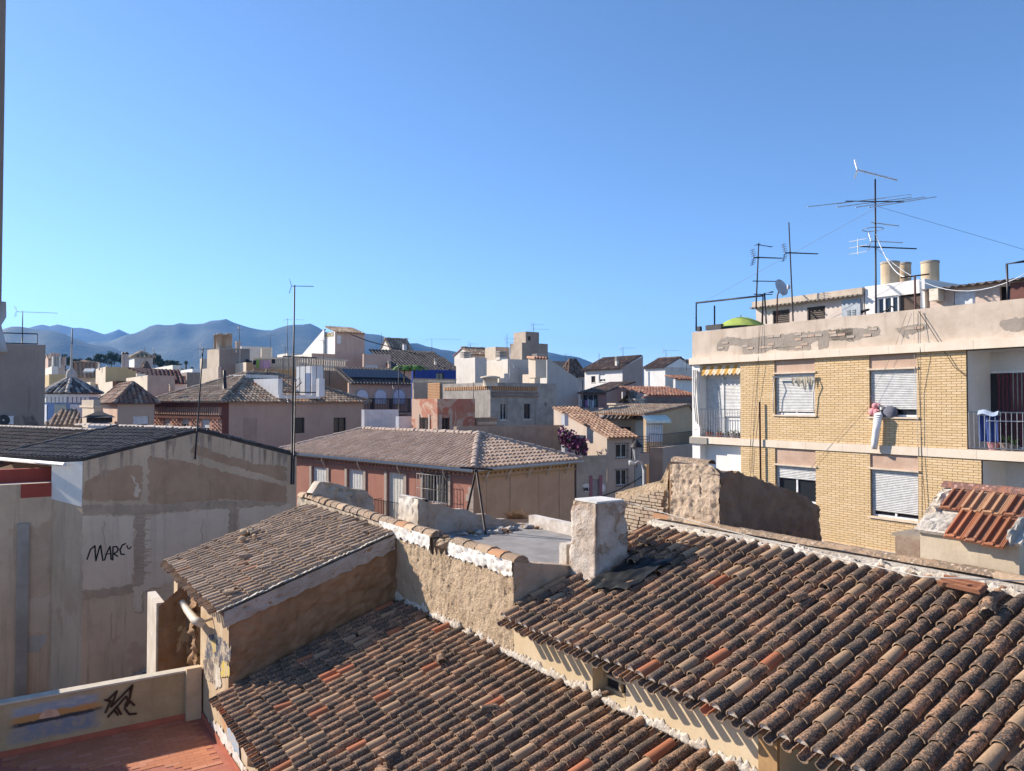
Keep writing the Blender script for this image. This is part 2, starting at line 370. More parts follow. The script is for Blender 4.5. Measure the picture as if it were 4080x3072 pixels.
def near_roof(par, O, e, s, n, cols, top, pitch, step, mat, tl=.44, rl=.092, rh=.073, seed=1, n_ind=300, bottom=None, skip=None, wob=.012, frag=10, mort=None, chan=True, jog=None):
    rnd = random.Random(seed)
    cov = [tile_mesh(7, rl * rnd.uniform(.94, 1.06), rh * rnd.uniform(.94, 1.06), tl * rnd.uniform(.97, 1.03), .014, True, bend=rnd.uniform(-.004, .006), jag=.004, rnd=rnd) for _ in range(6)]
    cov += [tile_mesh(7, rl, rh * 1.05, tl * .55, .014, True, jag=.02, rnd=rnd) for _ in range(2)]
    cha = tile_mesh(6, rh * 1.02, rl, tl, .013, False)
    cme = [mesh_of('roof_tile', c, mat) for c in cov]; chm = mesh_of('channel_tile', cha, mat)
    places = []; chans = []; eaves = []
    for c in range(cols):
        x = (c + .5) * pitch; s0 = bottom(x) if bottom else 0.0; s1 = top(x)
        if s1 - s0 < .15: continue
        y = s0 + rnd.uniform(-.03, .03); first = True; off = rnd.uniform(-.01, .01); ph = rnd.random() * 6
        while y < s1 - tl * .45:
            xx = x + off + wob * math.sin(y * 1.7 + ph) + rnd.gauss(0, .004)
            if not (skip and skip(xx, y)):
                v = rnd.randrange(6)
                if rnd.random() < .02: v = rnd.choice((6, 7))
                lift = .012 + rnd.uniform(0, .01) + (0.025 if rnd.random() < .012 else 0)
                m = frame(e, s, n, O + e * xx + s * y + n * (.018 + .035 * noise.noise(Vector((xx * .55, y * .7, seed))))) @ Matrix.Rotation(-lift / tl * 1.6, 4, 'X') @ Matrix.Translation((0, 0, lift)) @ Matrix.Rotation(rnd.gauss(0, .022), 4, 'Z') @ Matrix.Rotation(rnd.gauss(0, .05), 4, 'Y')
                places.append((m, v, first)); 
                if first: eaves.append(m)
                first = False
            y += step * rnd.uniform(.93, 1.07)
        if chan:
            xc = c * pitch; y = s0 - .13 + rnd.uniform(-.03, .03)
            while y < s1 - tl * .4:
                if not (skip and skip(xc, y)):
                    chans.append((frame(e, s, n, O + e * (xc + rnd.gauss(0, .005)) + s * y + n * (.035 + .035 * noise.noise(Vector((xc * .55, y * .7, seed))) + rnd.uniform(-.004, .004))) @ Matrix.Rotation(-.03, 4, 'X') @ Matrix.Rotation(rnd.gauss(0, .02), 4, 'Z'), y < s0 + .06))
                y += step * rnd.uniform(.98, 1.02)
    vis = [i for i in range(len(places)) if inview(places[i][0].translation)]
    vis.sort(key=lambda i: (places[i][0].translation - CAM).length)
    ind = set(vis[:n_ind]); rest = M(); rc = M(); rest.mi = []; rc.mi = []; rest.mat2 = rc.mat2 = LIP()
    for i, (m, v, f) in enumerate(places):
        if i in ind: child('roof_tile', cme[v], par, m)
        else:
            rest.cur = rnd.random() * .98 + .01; o = len(rest.v); rest.v.extend(m @ q for q in cov[v][0])
            rest.mi += cov[v][3]
            for ff, ss in zip(cov[v][1], cov[v][2]): rest.f.append([k + o for k in ff]); rest.sm.append(ss); rest.tr.append(rest.cur)
    for m, f in chans:
        if f and inview(m.translation): child('channel_tile', chm, par, m)
        else:
            rc.cur = rnd.random() * .7 + .28; o = len(rc.v); rc.v.extend(m @ q for q in cha[0])
            rc.mi += cha[3]
            for ff, ss in zip(cha[1], cha[2]): rc.f.append([k + o for k in ff]); rc.sm.append(ss); rc.tr.append(rc.cur)
    if rest.v: rest.build('far_roof_tiles', mat, par, 'stuff')
    if rc.v: rc.build('channel_tiles', mat, par, 'stuff')
    if mort:
        mm = M()
        for m in eaves:
            pts = [m @ Vector((rl * .86 * math.cos(math.pi * j / 6), .015, rl * .8 * math.sin(math.pi * j / 6))) for j in range(7)]
            mm.prism(pts, (m.to_3x3() @ Vector((0, .05, 0))))
        mm.build('mortar_plugs', mort, par, 'stuff')
    for _ in range(frag):
        x = rnd.uniform(.2, cols * pitch - .2); y = rnd.uniform(.3, max(.5, top(x) - .5))
        if skip and skip(x, y): continue
        m = frame(e, s, n, O + e * x + s * y + n * .135) @ Matrix.Rotation(rnd.gauss(0, .5), 4, 'Z') @ Matrix.Rotation(rnd.gauss(0, .15), 4, 'X')
        child('tile_fragment', cme[6 + rnd.randrange(2)], par, m)
    return eaves
def tile_plane(par, poly, mat, pitch=.26, step=.36, name='roof_tiles', rl=None, seg=4, under=True, thick=.06, undermat=None, seed=3):
    """lighter tiles for roofs further off; poly[0]->poly[1] is the eave, seen from outside left to right"""
    rnd = random.Random(seed + len(poly)); a = Vector(poly[0]); e = (Vector(poly[1]) - a).normalized()
    nrm = (Vector(poly[1]) - a).cross(Vector(poly[2]) - a).normalized()
    if nrm.z < 0: nrm = -nrm
    s = nrm.cross(e); s.normalize()
    if s.z < 0: s = -s
    P2 = [((Vector(p) - a).dot(e), (Vector(p) - a).dot(s)) for p in poly]; rl = rl or pitch * .36; k = len(P2)
    mb = M(); xs = [p[0] for p in P2]; x = min(xs) + pitch * .5
    while x < max(xs):
        hit = []
        for i in range(k):
            (x0, y0), (x1, y1) = P2[i], P2[(i + 1) % k]
            if (x0 <= x < x1) or (x1 <= x < x0): hit.append(y0 + (y1 - y0) * (x - x0) / (x1 - x0))
        if len(hit) >= 2:
            lo, hi = min(hit), max(hit); y = lo - .05
            while y < hi - .08:
                y1 = min(y + step * 1.06, hi); mb.cur = rnd.random() * .98 + .01; ra, rb = rl * rnd.uniform(.95, 1.08), rl * .86
                base = a + e * (x + rnd.gauss(0, pitch * .02)) + nrm * .01
                vs = []
                for (yy, r, up) in ((y, ra, .022), (y1, rb, 0.0)):
                    for j in range(seg + 1):
                        t = math.pi * j / seg; vs.append(base + s * yy + e * (r * math.cos(t)) + nrm * (r * .9 * math.sin(t) + up))
                fs = [(j, j + 1, seg + 2 + j, seg + 1 + j) for j in range(seg)]
                mb.add(vs, fs, True); mb.add(vs[:seg + 1], [tuple(range(seg + 1))])
                y += step
        x += pitch
    if under:
        u = M(); u.prism([Vector(p) - nrm * thick for p in poly], nrm * thick); u.build('roof', undermat or mat, par)
    return mb.build(name, mat, par, 'stuff')
def ridge_caps(par, a, b, mat, r=.11, step=.38, name='ridge_tile', ind=False, seed=5):
    a, b = Vector(a), Vector(b); L = (b - a).length; d = (b - a).normalized(); side = d.cross(Z).normalized(); up = side.cross(d)
    n = max(1, int(L / step)); rnd = random.Random(seed); mb = M()
    for i in range(n):
        mb.cur = rnd.random() * .98 + .01; p0 = a + d * (L * i / n); p1 = a + d * (L * (i + 1.12) / n); vs = []; jt = side * rnd.gauss(0, r * .07) + up * rnd.gauss(0, r * .06); p0 = p0 + jt; p1 = p1 + jt + side * rnd.gauss(0, r * .06)
        for (p, rr) in ((p0, r * 1.08), (p1, r * .92)):
            for j in range(6): t = math.pi * j / 5; vs.append(p + side * (rr * math.cos(t)) + up * (rr * .8 * math.sin(t)))
        one = M(); one.cur = mb.cur
        (one if ind else mb).add(vs, [(j, j + 1, 7 + j, 6 + j) for j in range(5)], True)
        (one if ind else mb).add(vs[:6], [tuple(range(6))])
        if ind: one.build(name, mat, par)
    if not ind: mb.build(name + 's', mat, par, 'stuff')
# ------------------------------------------------------------------ rough masonry sheets
def rough_sheet(O, e, n, s0, s1, bot, top, res, amp, sc=(3., 3., 3.), seed=0, edge=.0, oct=4, zs=1.0, ret=False, thick=0.0):
    """lumpy wall surface as real relief; bot/top are heights along s"""
    mb = M(); ns = max(2, int((s1 - s0) / res)); zt = max(top(s0 + (s1 - s0) * i / 20) for i in range(21)); zb = min(bot(s0 + (s1 - s0) * i / 20) for i in range(21))
    nz = max(2, int((zt - zb) / res)); vs = []
    for i in range(ns + 1):
        s = s0 + (s1 - s0) * i / ns; b, t = bot(s), top(s)
        if edge: t += edge * noise.noise(Vector((s * 2.3, seed, 3.1))) + edge * .6 * noise.noise(Vector((s * 8.1, seed, 7.7)))
        for j in range(nz + 1):
            z = b + (t - b) * j / nz; q = Vector((s * sc[0] + seed * 13.7, z * sc[2] * zs, seed * 3.3))
            h = noise.fractal(q * .6, .8, 2.0, 3) * .30 + noise.fractal(q * 2.2 + Vector((0, 0, 5)), .6, 2.1, oct) * .45
            pit = noise.noise(Vector((s * 19. + seed, z * 9.5, seed))) + .8 * noise.noise(Vector((s * 43., z * 19., seed + 2.)))
            h -= max(0., pit - .42) * 1.5
            vs.append(O + e * s + Z * z + n * (amp * h))
    fs = [(i * (nz + 1) + j, (i + 1) * (nz + 1) + j, (i + 1) * (nz + 1) + j + 1, i * (nz + 1) + j + 1) for i in range(ns) for j in range(nz)]
    mb.add(vs, fs, True)
    if thick:                                   # top edge folded back to give the wall its thickness
        vs2 = []
        for i in range(ns + 1):
            p = vs[i * (nz + 1) + nz]; vs2 += [p, p - n * thick * .5 + Z * .015 * noise.noise(p * 4), p - n * thick - Z * .02, p - n * thick - Z * 3.0]
        mb.add(vs2, [(i * 4 + k, (i + 1) * 4 + k, (i + 1) * 4 + k + 1, i * 4 + k + 1) for i in range(ns) for k in range(3)], True)
    return mb
def splat_strip(P, d, up, out, L, h, amp, res=.04, seed=0, drop=None, fall=None):
    """thrown mortar along a joint: ragged top and bottom, lumpy"""
    mb = M(); n = int(L / res); k = 5; vs = []
    for i in range(n + 1):
        x = L * i / n; hi = h * max(.12, .30 + .8 * noise.noise(Vector((x * 3.3, seed, 0))) + 1.1 * abs(noise.noise(Vector((x * 9., seed, 5)))) + .25 * noise.noise(Vector((x * 21., seed, 5))))
        lo = -h * (.15 + .7 * abs(noise.noise(Vector((x * 6.1, seed, 9)))))
        for j in range(k + 1):
            t = j / k; y = lo + (hi - lo) * t; o = amp * (math.sin(math.pi * t) ** .7) * (.45 + 1.0 * noise.noise(Vector((x * 13, y * 16, seed))))
            vs.append(P + d * x + up * y + out * (o if 0 < j < k else -.02))
    mb.add(vs, [(i * (k + 1) + j, (i + 1) * (k + 1) + j, (i + 1) * (k + 1) + j + 1, i * (k + 1) + j + 1) for i in range(n) for j in range(k)], True)
    return mb
def jagged(pts, jag, seed, step=.08):
    rr = random.Random(seed); out = []; n = len(pts)
    for i in range(n):
        a, b = Vector(pts[i]), Vector(pts[(i + 1) % n]); k = max(2, int((b - a).length / step))
        for j in range(k): out.append(a + (b - a) * (j / k) + Vector((rr.gauss(0, jag), rr.gauss(0, jag), rr.gauss(0, jag))))
    return out
def sag(a, b, d, n=14): 
    a, b = Vector(a), Vector(b); return [a + (b - a) * (i / n) - Z * d * 4 * (i / n) * (1 - i / n) for i in range(n + 1)]
def cable(name, label, pts, r=.008, mat=None, group=None):
    o = M().tube(pts, r, 5).build(name, mat or plain((.03, .03, .03), .7)); return tag(o, label, 'cable', group)
# ------------------------------------------------------------------ aerials
def yagi(par, c, az, L, ne, el, tilt=0.0, mat=None, refl=True, r=.012, vert=False, taper=.6, k0=.15):
    """boom through c pointing at az, with cross elements; returns the part"""
    d = azv(az) * math.cos(tilt) + Z * math.sin(tilt); sd = Z if vert else azv(az + 90); mb = M(); c = Vector(c)
    a = c - d * L * k0; mb.tube([a, a + d * L], r, 5)
    for i in range(ne):
        t = i / max(1, ne - 1); p = a + d * (L * (.08 + .9 * t)); l = el * (1 - (1 - taper) * t)
        mb.tube([p - sd * l * .5, p + sd * l * .5], r * .55, 4)
    if refl:
        for s in (-1, 1):
            for k in range(4):
                p = a - d * .02 * k + Z * s * (.06 + .07 * k); mb.tube([p - sd * el * .6, p + sd * el * .6], r * .5, 4)
            mb.tube([a, a - d * .08 + Z * s * .3], r * .6, 4)
    return mb.build('aerial', mat or STEEL(), par)
def mast(label, base, top, r=.02, ya=(), group=None, cat='antenna', mat=None, name='rooftop_antenna', cross=None):
    base, top = Vector(base), Vector(top); t = thing(name, label, cat, base, group)
    M().tube([base, (base + top) / 2, top], r, 6, r * .7).build('mast', mat or DARKM(), t)
    for y in ya:
        c = base + (top - base) * y[0]; yagi(t, c, *y[1:])
    return t
# ------------------------------------------------------------------ houses further off
class House:
    def __init__(s, name, label, cx, ytop, D, azl, lx, azr, rx, wm, cat='house', z0=0.0, group=None, wins=(), wmr=None, topz=None, back=True):
        A = at(cx, ytop, D); s.zt = topz if topz is not None else A.z; s.A = Vector((A.x, A.y, 0)); s.z0 = z0
        el, er = azv(azl), azv(azr)
        def ln(dirv, px):
            x = (px - CX) / F; return max(.3, (x * s.A.y - s.A.x) / (dirv.x - x * dirv.y))
        s.ll, s.lr = ln(el, lx), ln(er, rx); s.el, s.er = el, er
        s.B = s.A + el * s.ll; s.C = s.A + er * s.lr; s.Dd = s.B + er * s.lr
        s.t = thing(name, label, cat, Vector((s.A.x, s.A.y, z0)), group)
        s.Lf = Face(s.B, -el, Vector((-el.y, el.x, 0)) if Vector((-el.y, el.x, 0)).dot(s.C - s.A) < 0 else Vector((el.y, -el.x, 0)), s.ll)
        s.Rf = Face(s.A, er, Vector((-er.y, er.x, 0)) if Vector((-er.y, er.x, 0)).dot(s.B - s.A) < 0 else Vector((er.y, -er.x, 0)), s.lr)
        hl, hr = [], []; s.w = []
        for w in wins:
            fc = s.Lf if w[0] == 'L' else s.Rf; r = fc.rect(*w[1:5]); (hl if w[0] == 'L' else hr).append(r); s.w.append((fc, r, w[5:]))
        s.wm = wm; mb = M(); mr = M() if wmr else mb
        wall_face(mb, s.Lf, z0, s.zt, hl); wall_face(mr, s.Rf, z0, s.zt, hr)
        f = lambda p, z: Vector((p.x, p.y, z))
        mb.quad(f(s.B, z0), f(s.Dd, z0), f(s.Dd, s.zt), f(s.B, s.zt)); mb.quad(f(s.Dd, z0), f(s.C, z0), f(s.C, s.zt), f(s.Dd, s.zt))
        s.wall = mb
        s.wr = mr; s.wmr = wmr
        for fc, r, st in s.w:
            st = st[0] if st else {}
            window(s.t, fc, r, **st)
    def f(s, p, z): return Vector((p.x, p.y, z))
    def done(s):
        s.wall.build('wall', s.wm, s.t)
        if s.wmr: s.wr.build('wall', s.wmr, s.t)
        return s
    def flat(s, par=.35, th=.2, mat=None, cap=None):
        z = s.zt; mb = M(); r = M()
        r.quad(s.f(s.A, z - par), s.f(s.C, z - par), s.f(s.Dd, z - par), s.f(s.B, z - par)); r.build('flat_roof', mat or plaster((.42, .36, .31), None, 2.), s.t)
        i = lambda p: p + ((s.A + s.Dd) * .5 - p).normalized() * th * 1.4
        q = [s.A, s.C, s.Dd, s.B]
        for k in range(4):
            a, b = q[k], q[(k + 1) % 4]
            mb.quad(s.f(a, z), s.f(b, z), s.f(i(b), z), s.f(i(a), z)); mb.quad(s.f(i(a), z), s.f(i(b), z), s.f(i(b), z - par), s.f(i(a), z - par))
        mb.build('parapet', cap or s.wm, s.t); return s.done()
    def gable(s, along, rise, mat, ov=.3, pitch=.3, step=.4, seg=4, cap=True):
        """ridge runs along the left ('L') or right ('R') face; the other pair of walls carries the gables"""
        z = s.zt
        if along == 'L': d1, d2 = s.C - s.A, s.B - s.A
        else: d1, d2 = s.B - s.A, s.C - s.A
        u1, u2 = d1.normalized(), d2.normalized(); A, Bx, Cx, Dx = s.A, s.A + d1, s.A + d2, s.A + d1 + d2
        h = d1.length * .5; k = rise / h; zr = z + rise
        r0 = s.f(A + d1 * .5, zr); r1 = s.f(Cx + d1 * .5, zr)
        s.wall.poly([s.f(A, z), s.f(Bx, z), r0]); s.wall.poly([s.f(Cx, z), s.f(Dx, z), r1])
        e0 = s.f(A - u1 * ov, z - k * ov); e1 = s.f(Cx - u1 * ov, z - k * ov); g0 = s.f(Bx + u1 * ov, z - k * ov); g1 = s.f(Dx + u1 * ov, z - k * ov)
        up = Z * .05; v = u2 * .12
        tile_plane(s.t, [e0 - v + up, e1 + v + up, r1 + v + up, r0 - v + up], mat, pitch, step, seg=seg); tile_plane(s.t, [g1 + v + up, g0 - v + up, r0 - v + up, r1 + v + up], mat, pitch, step, seg=seg)
        if cap: ridge_caps(s.t, r0 - v + Z * .08, r1 + v + Z * .08, mat, pitch * .5)
        return s.done()
    def shed(s, high, rise, mat, ov=.3, pitch=.3, step=.4, seg=4):
        """one slope, high side opposite the named low face: low='L' means it falls towards the left face"""
        z = s.zt
        d1 = (s.C - s.A) if high == 'L' else (s.B - s.A); d2 = (s.B - s.A) if high == 'L' else (s.C - s.A); u1, u2 = d1.normalized(), d2.normalized(); k = rise / d1.length
        A, Cx = s.A, s.A + d2
        s.wall.poly([s.f(A, z), s.f(A + d1, z), s.f(A + d1, z + rise)]); s.wall.poly([s.f(Cx, z), s.f(Cx + d1, z), s.f(Cx + d1, z + rise)]); s.wall.quad(s.f(A + d1, z), s.f(Cx + d1, z), s.f(Cx + d1, z + rise), s.f(A + d1, z + rise))
        v = u2 * .12; up = Z * .05
        tile_plane(s.t, [s.f(A - u1 * ov, z - k * ov) - v + up, s.f(Cx - u1 * ov, z - k * ov) + v + up, s.f(Cx + d1, z + rise) + v + up, s.f(A + d1, z + rise) - v + up], mat, pitch, step, seg=seg)
        return s.done()
    def hip(s, rise, mat, ov=.4, pitch=.3, step=.4, seg=4, capmat=None, inset=None, capr=None, rl=None):
        z = s.zt; c = (s.A + s.Dd) * .5; uL, uR = s.el, s.er; a, b = s.ll, s.lr; m = inset or min(a, b) * .5; k = rise / m; zo = z - k * ov
        o = lambda p, sl, sr: s.f(p + uL * (ov * sl) + uR * (ov * sr), zo + .05)
        A, B, C, D = o(s.A, -1, -1), o(s.B, 1, -1), o(s.C, -1, 1), o(s.Dd, 1, 1)
        if a >= b: r0 = s.f(s.A + uR * b * .5 + uL * m, z + rise); r1 = s.f(s.B + uR * b * .5 - uL * m, z + rise); tri = ((A, C, r0), (D, B, r1)); tra = ((B, A, r0, r1), (C, D, r1, r0))
        else: r0 = s.f(s.A + uL * a * .5 + uR * m, z + rise); r1 = s.f(s.C + uL * a * .5 - uR * m, z + rise); tri = ((B, A, r0), (C, D, r1)); tra = ((A, C, r1, r0), (D, B, r0, r1))
        for p in tri + tra: tile_plane(s.t, list(p), mat, pitch, step, seg=seg, rl=rl)
        cm = capmat or mat; cr = capr or pitch * .5
        for p, q in ((A, r0), ((C if a >= b else B), r0), (D, r1), ((B if a >= b else C), r1), (r0, r1)):
            if (p - q).length > .3: ridge_caps(s.t, p + Z * .05, q + Z * .06, cm, cr)
        return s.done()
# ------------------------------------------------------------------ ground
g = M(); S_ = 14000
g.quad((-S_, -S_, 0), (S_, -S_, 0), (S_, S_, 0), (-S_, S_, 0))
structure(g.build('ground', plaster((.26, .22, .17), (.16, .15, .10), .02, .1, 0, key='ground', fine=2.)))
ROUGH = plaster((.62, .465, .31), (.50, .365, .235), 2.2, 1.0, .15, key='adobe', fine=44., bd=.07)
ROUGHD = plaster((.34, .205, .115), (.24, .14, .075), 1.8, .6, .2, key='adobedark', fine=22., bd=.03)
CREAM = plaster((.62, .50, .34), (.54, .40, .23), .8, .15, .1, key='cream', fine=30.)
GREYW = plaster((.61, .465, .335), (.50, .375, .265), .55, .3, .5, patch=(.50, .36, .255), key='party', fine=18., pth=(.58, .63))
CONC = plaster((.36, .33, .29), (.28, .25, .22), 1.2, .35, .25, key='concrete')
def ribbon(mb, pts, w, n, off=.004):
    """painted stroke as a thin flat ribbon lying on a wall"""
    pts = [Vector(p) + n * off for p in pts]
    for a, b in zip(pts[:-1], pts[1:]):
        d = (b - a).normalized(); sd = d.cross(n).normalized() * (w * .5)
        mb.pbox(a - sd - d * w * .3, d * ((b - a).length + w * .6), sd * 2, n * .003)
def paint_patch(mb, pts, n, off): mb.prism([Vector(p) + n * off for p in pts], n * .002)
def worn(c, c2, key, a=.52, b=.64, sc=2.2):
    k = ('worn', c, c2, key)
    if k in MATS: return MATS[k]
    m, t, bb = nmat('wall_paint'); N = NT(t); P = N.pos()
    col = N.mix(N.ramp(N.noise(P, sc, 6, .7, .6), a, b), c, c2); col = N.mix(N.math('MULTIPLY', N.ramp(N.noise(P, 14., 4, .7), .4, .8), .3), col, tuple(x * .5 for x in c))
    t.links.new(col, bb.inputs['Base Color']); bb.inputs['Roughness'].default_value = .9; N.bump(N.noise(P, 20., 4, .7), .2, .02, bb); MATS[k] = m; return m
# ------------------------------------------------------------------ heights of the old houses in the street grid
PW = 7.65                      # plane of the long adobe wall and of the cream wall
PM = 3.92                      # plane of the mural wall
QS = 16.40                     # front of the small house
QF = 11.50                     # front of the flat roofed block
ZT = 3.81                      # red terrace
sl = lambda k: (U + Z * k).normalized()
# ---- right roof house
rr = thing('tiled_house', 'old house with big lichen covered clay tile roof and cream wall, nearest on the right', 'house', G(PW, 5.0, 0))
RS = .36; e_ = -V; s_ = sl(RS); n_ = e_.cross(s_)
RRO = G(7.35, 11.52, 7.22); RRL = 3.62 * math.sqrt(1 + RS * RS)
slab = M(); slab.prism([RRO - n_ * .03 + s_ * .1, RRO + e_ * 10.2 - n_ * .03 + s_ * .1, RRO + e_ * 10.2 - n_ * .03 + s_ * RRL, RRO - n_ * .03 + s_ * RRL], -n_ * .12)
rroof = slab.build('roof', plain((.20, .14, .09), .9), rr)
def rr_skip(x, y):
    p = 7.35 + y / math.sqrt(1 + RS * RS); q = 11.52 - x
    return (8.72 < p + .15 < 9.75 and 10.72 < q) or (p < 7.7 and q > 11.45)
near_roof(rroof, RRO, e_, s_, n_, 44, lambda x: RRL - .05, .232, .335, T_NEAR(), tl=.47, seed=11, frag=7, skip=rr_skip, mort=MORTAR())
cw_face = Face(G(PW, 11.5, 0), -V, -U, 9.6)
wr_ = cw_face.rect(2361, 2668, 2494, 2788)
wr_ = (wr_[0], wr_[1], wr_[2], min(wr_[3] + .12, 7.2))
dr_ = (cw_face.hit(3110, 3000)[0], 9.4, 3.0, 7.05)
m_ = M(); wall_face(m_, cw_face, 3.0, 7.24, [wr_ + (.28,), dr_ + (1.6,)]); m_.gbox(PW + .02, 11.0, 1.9, 2.1, 3, 7.2)
m_.build('wall', CREAM, rr)
window(rr, cw_face, wr_, depth=.28, frame=plain((.36, .28, .18), .8), bars=2, sill=False)
m_ = M(); zc = (wr_[2] + wr_[3]) / 2 - .06; cw_face.box(m_, wr_[0], wr_[1], zc - .02, zc + .02, -.27, -.22); m_.build('window_bar', plain((.42, .34, .24), .8), rr)
m_ = M(); cw_face.box(m_, dr_[0] - .28, dr_[0] - .01, 3.0, 7.05, .002, .05); m_.build('door_post', plain((.36, .22, .10), .8), rr)
m_ = M(); m_.quad(cw_face.pt(dr_[0], 3, -1.6), cw_face.pt(dr_[1], 3, -1.6), cw_face.pt(dr_[1], 7.05, -1.6), cw_face.pt(dr_[0], 7.05, -1.6)); m_.build('unlit_room_sheet', VOID(), rr)  # near-black sheet closes the opening in place of an unlit interior
# ridge mortar and cap tiles, back wall under the ridge
rid = RRO + s_ * RRL
m_ = M(); m_.pbox(rid - n_ * .05 - e_ * .0, e_ * 10.2, U * .28, Z * .16); m_.gbox(10.98, 11.24, 1.3, 11.5, 0, 8.4); m_.build('ridge_wall', MORTAR(), rr)
splat_strip(rid - s_ * .06 + n_ * .06, e_, s_ * .75 + n_ * .65, n_, 10.0, .14, .045, .03, 21).build('ridge_mortar', WMORTAR(), rr)
ridge_caps(rr, rid + U * .17 + Z * .15, rid + e_ * 9.9 + U * .17 + Z * .15, tiles_mat('coping', (.42, .29, .19), (.45, .24, .13), (.2, .15, .11), (.5, .36, .24), .4, .1, .25, 14.), .10, .42, 'ridge_tile', True, 4)
# ---- low roof house
lr = thing('low_tiled_house', 'low old house with wide lichen covered clay tile roof and painted mural wall', 'house', G(PM, 12, 0))
LRO = G(3.68, 16.33, 5.06); LRL = 3.93 * math.sqrt(1 + RS * RS)
slab = M(); slab.prism([LRO - n_ * .03 + s_ * .1, LRO + e_ * 13 - n_ * .03 + s_ * .1, LRO + e_ * 13 - n_ * .03 + s_ * LRL, LRO - n_ * .03 + s_ * LRL], -n_ * .12)
lroof = slab.build('roof', plain((.20, .14, .09), .9), lr)
near_roof(lroof, LRO, e_, s_, n_, 55, lambda x: LRL - .08 + .05 * math.sin(x * 2.1), .236, .325, T_NEAR(), tl=.46, seed=23, frag=9)
mf = Face(G(PM, QS, 0), -V, -U, 13.5)
lwin = mf.rect(985, 2960, 1035, 3090)
m_ = M(); wall_face(m_, mf, ZT, 5.1, [(lwin[0], lwin[1], lwin[2], min(lwin[3], 4.95), .3)]); m_.gbox(PM, PW, 3.2, 3.4, 0, 5.0); m_.quad(mf.pt(0, 0), mf.pt(13.5, 0), mf.pt(13.5, ZT), mf.pt(0, ZT))
m_.build('wall', plaster((.60, .50, .36), (.50, .38, .25), 1.1, .3, .2, key='muralbase', patch=(.36, .25, .15)), lr)
m_ = M(); m_.quad(mf.pt(lwin[0], lwin[2], -.29), mf.pt(lwin[1], lwin[2], -.29), mf.pt(lwin[1], 4.95, -.29), mf.pt(lwin[0], 4.95, -.29)); m_.build('door', plain((.30, .19, .09), .7), lr)
splat_strip(G(PW - .03, QS, 6.50), -V, Z, -U, 12.5, .18, .018, .03, 3).build('joint_mortar', WMORTAR(), lr)
mp = [((820, 2240 + 0), 0)]
def P_on_mural(x, y): return on_p(x, y, PM)
def z2(x, y): return (x / 2.011, 2300 + y / 2.011)
for nm, c, pts in (('painted_patch', (.07, .075, .10), [(1660, 465), (1720, 440), (1848, 560), (1850, 660), (1700, 690), (1640, 640)]),
                   ('painted_patch', (.50, .36, .08), [(1700, 500), (1730, 500), (1735, 600), (1705, 610)]),
                   ('painted_patch', (.13, .10, .09), [(1632, 650), (1760, 650), (1770, 880), (1640, 820)]),
                   ('painted_patch', (.62, .56, .46), [(1715, 680), (1770, 720), (1775, 880), (1735, 880)]),
                   ('painted_patch', (.60, .44, .07), [(1790, 665), (1845, 700), (1848, 800), (1775, 790)]),
                   ('painted_patch', (.55, .40, .06), [(1770, 960), (1815, 1000), (1815, 1130), (1775, 1090)]),
                   ('painted_patch', (.52, .27, .12), [(1815, 1010), (1855, 1080), (1830, 1270), (1775, 1150)]),
                   ('painted_patch', (.34, .42, .50), [(1870, 1080), (1925, 1150), (1925, 1440), (1815, 1300)]),
                   ('painted_patch', (.70, .67, .62), [(1680, 1140), (1780, 1190), (1990, 1545), (1960, 1552), (1800, 1330)])):
    mb = M(); ks = len([1 for o in lr.children if o.name.startswith('painted')])
    jp = [w - U * (w.dot(U) - PM) for w in jagged([P_on_mural(*z2(x, y)) for x, y in pts], .03, ks)]; paint_patch(mb, jp, -U, .003 + .0035 * ks); mb.build(nm, worn(c, (.50, .40, .28), 'mural%d' % ks, .44, .60, 4.5), lr)
# ---- small house at the back left
sr = thing('small_tiled_house', 'small ruined house with clay tile roof and dark shaded adobe side wall', 'house', G(PM, 20, 0))
SO = G(3.70, 22.45, 6.72); s2 = sl(.32); n2 = e_.cross(s2); SRL = 3.93 * math.sqrt(1 + .32 ** 2)
slab = M(); slab.prism([SO - n2 * .03 + s2 * .1, SO + e_ * 6.0 - n2 * .03 + s2 * .1, SO + e_ * 6.0 - n2 * .03 + s2 * SRL, SO - n2 * .03 + s2 * SRL], -n2 * .12)
sroof = slab.build('roof', plain((.20, .14, .09), .9), sr)
near_roof(sroof, SO, e_, s2, n2, 25, lambda x: SRL - .05, .238, .335, T_SR(), tl=.47, seed=37, frag=3)
splat_strip(SO + e_ * 5.98 + n2 * .02 - s2 * .0, s2, n2 * .5 - V * .9, n2, SRL, .19, .03, .03, 8).build('verge_mortar', MORTAR(), sr)
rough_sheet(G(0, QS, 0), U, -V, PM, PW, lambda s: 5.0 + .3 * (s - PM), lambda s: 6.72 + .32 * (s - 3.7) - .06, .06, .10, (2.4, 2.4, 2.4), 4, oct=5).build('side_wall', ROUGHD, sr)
rough_sheet(G(0, QS - .035, 0), U, -V, PM - .1, PW - .05, lambda s: 6.72 + .32 * (s - 3.7) - .34 + .07 * noise.noise(Vector((s * 5, 2, 1))), lambda s: 6.72 + .32 * (s - 3.7) - .01, .05, .05, (3, 3, 3), 52).build('cement_band', plaster((.42, .37, .32), (.33, .28, .23), 3., .7, .2, key='cband'), sr)
sf = Face(G(PM, QS, 0), V, -U, 6)
m_ = M(); wall_face(m_, sf, 0, 6.66, [(2.65, 3.15, 3.9, 6.45, .25), (3.15, 5.5, 0, 6.6, .9)]); m_.build('wall', plaster((.58, .44, .28), (.46, .32, .19), 1.4, .5, .15, key='srwall'), sr)
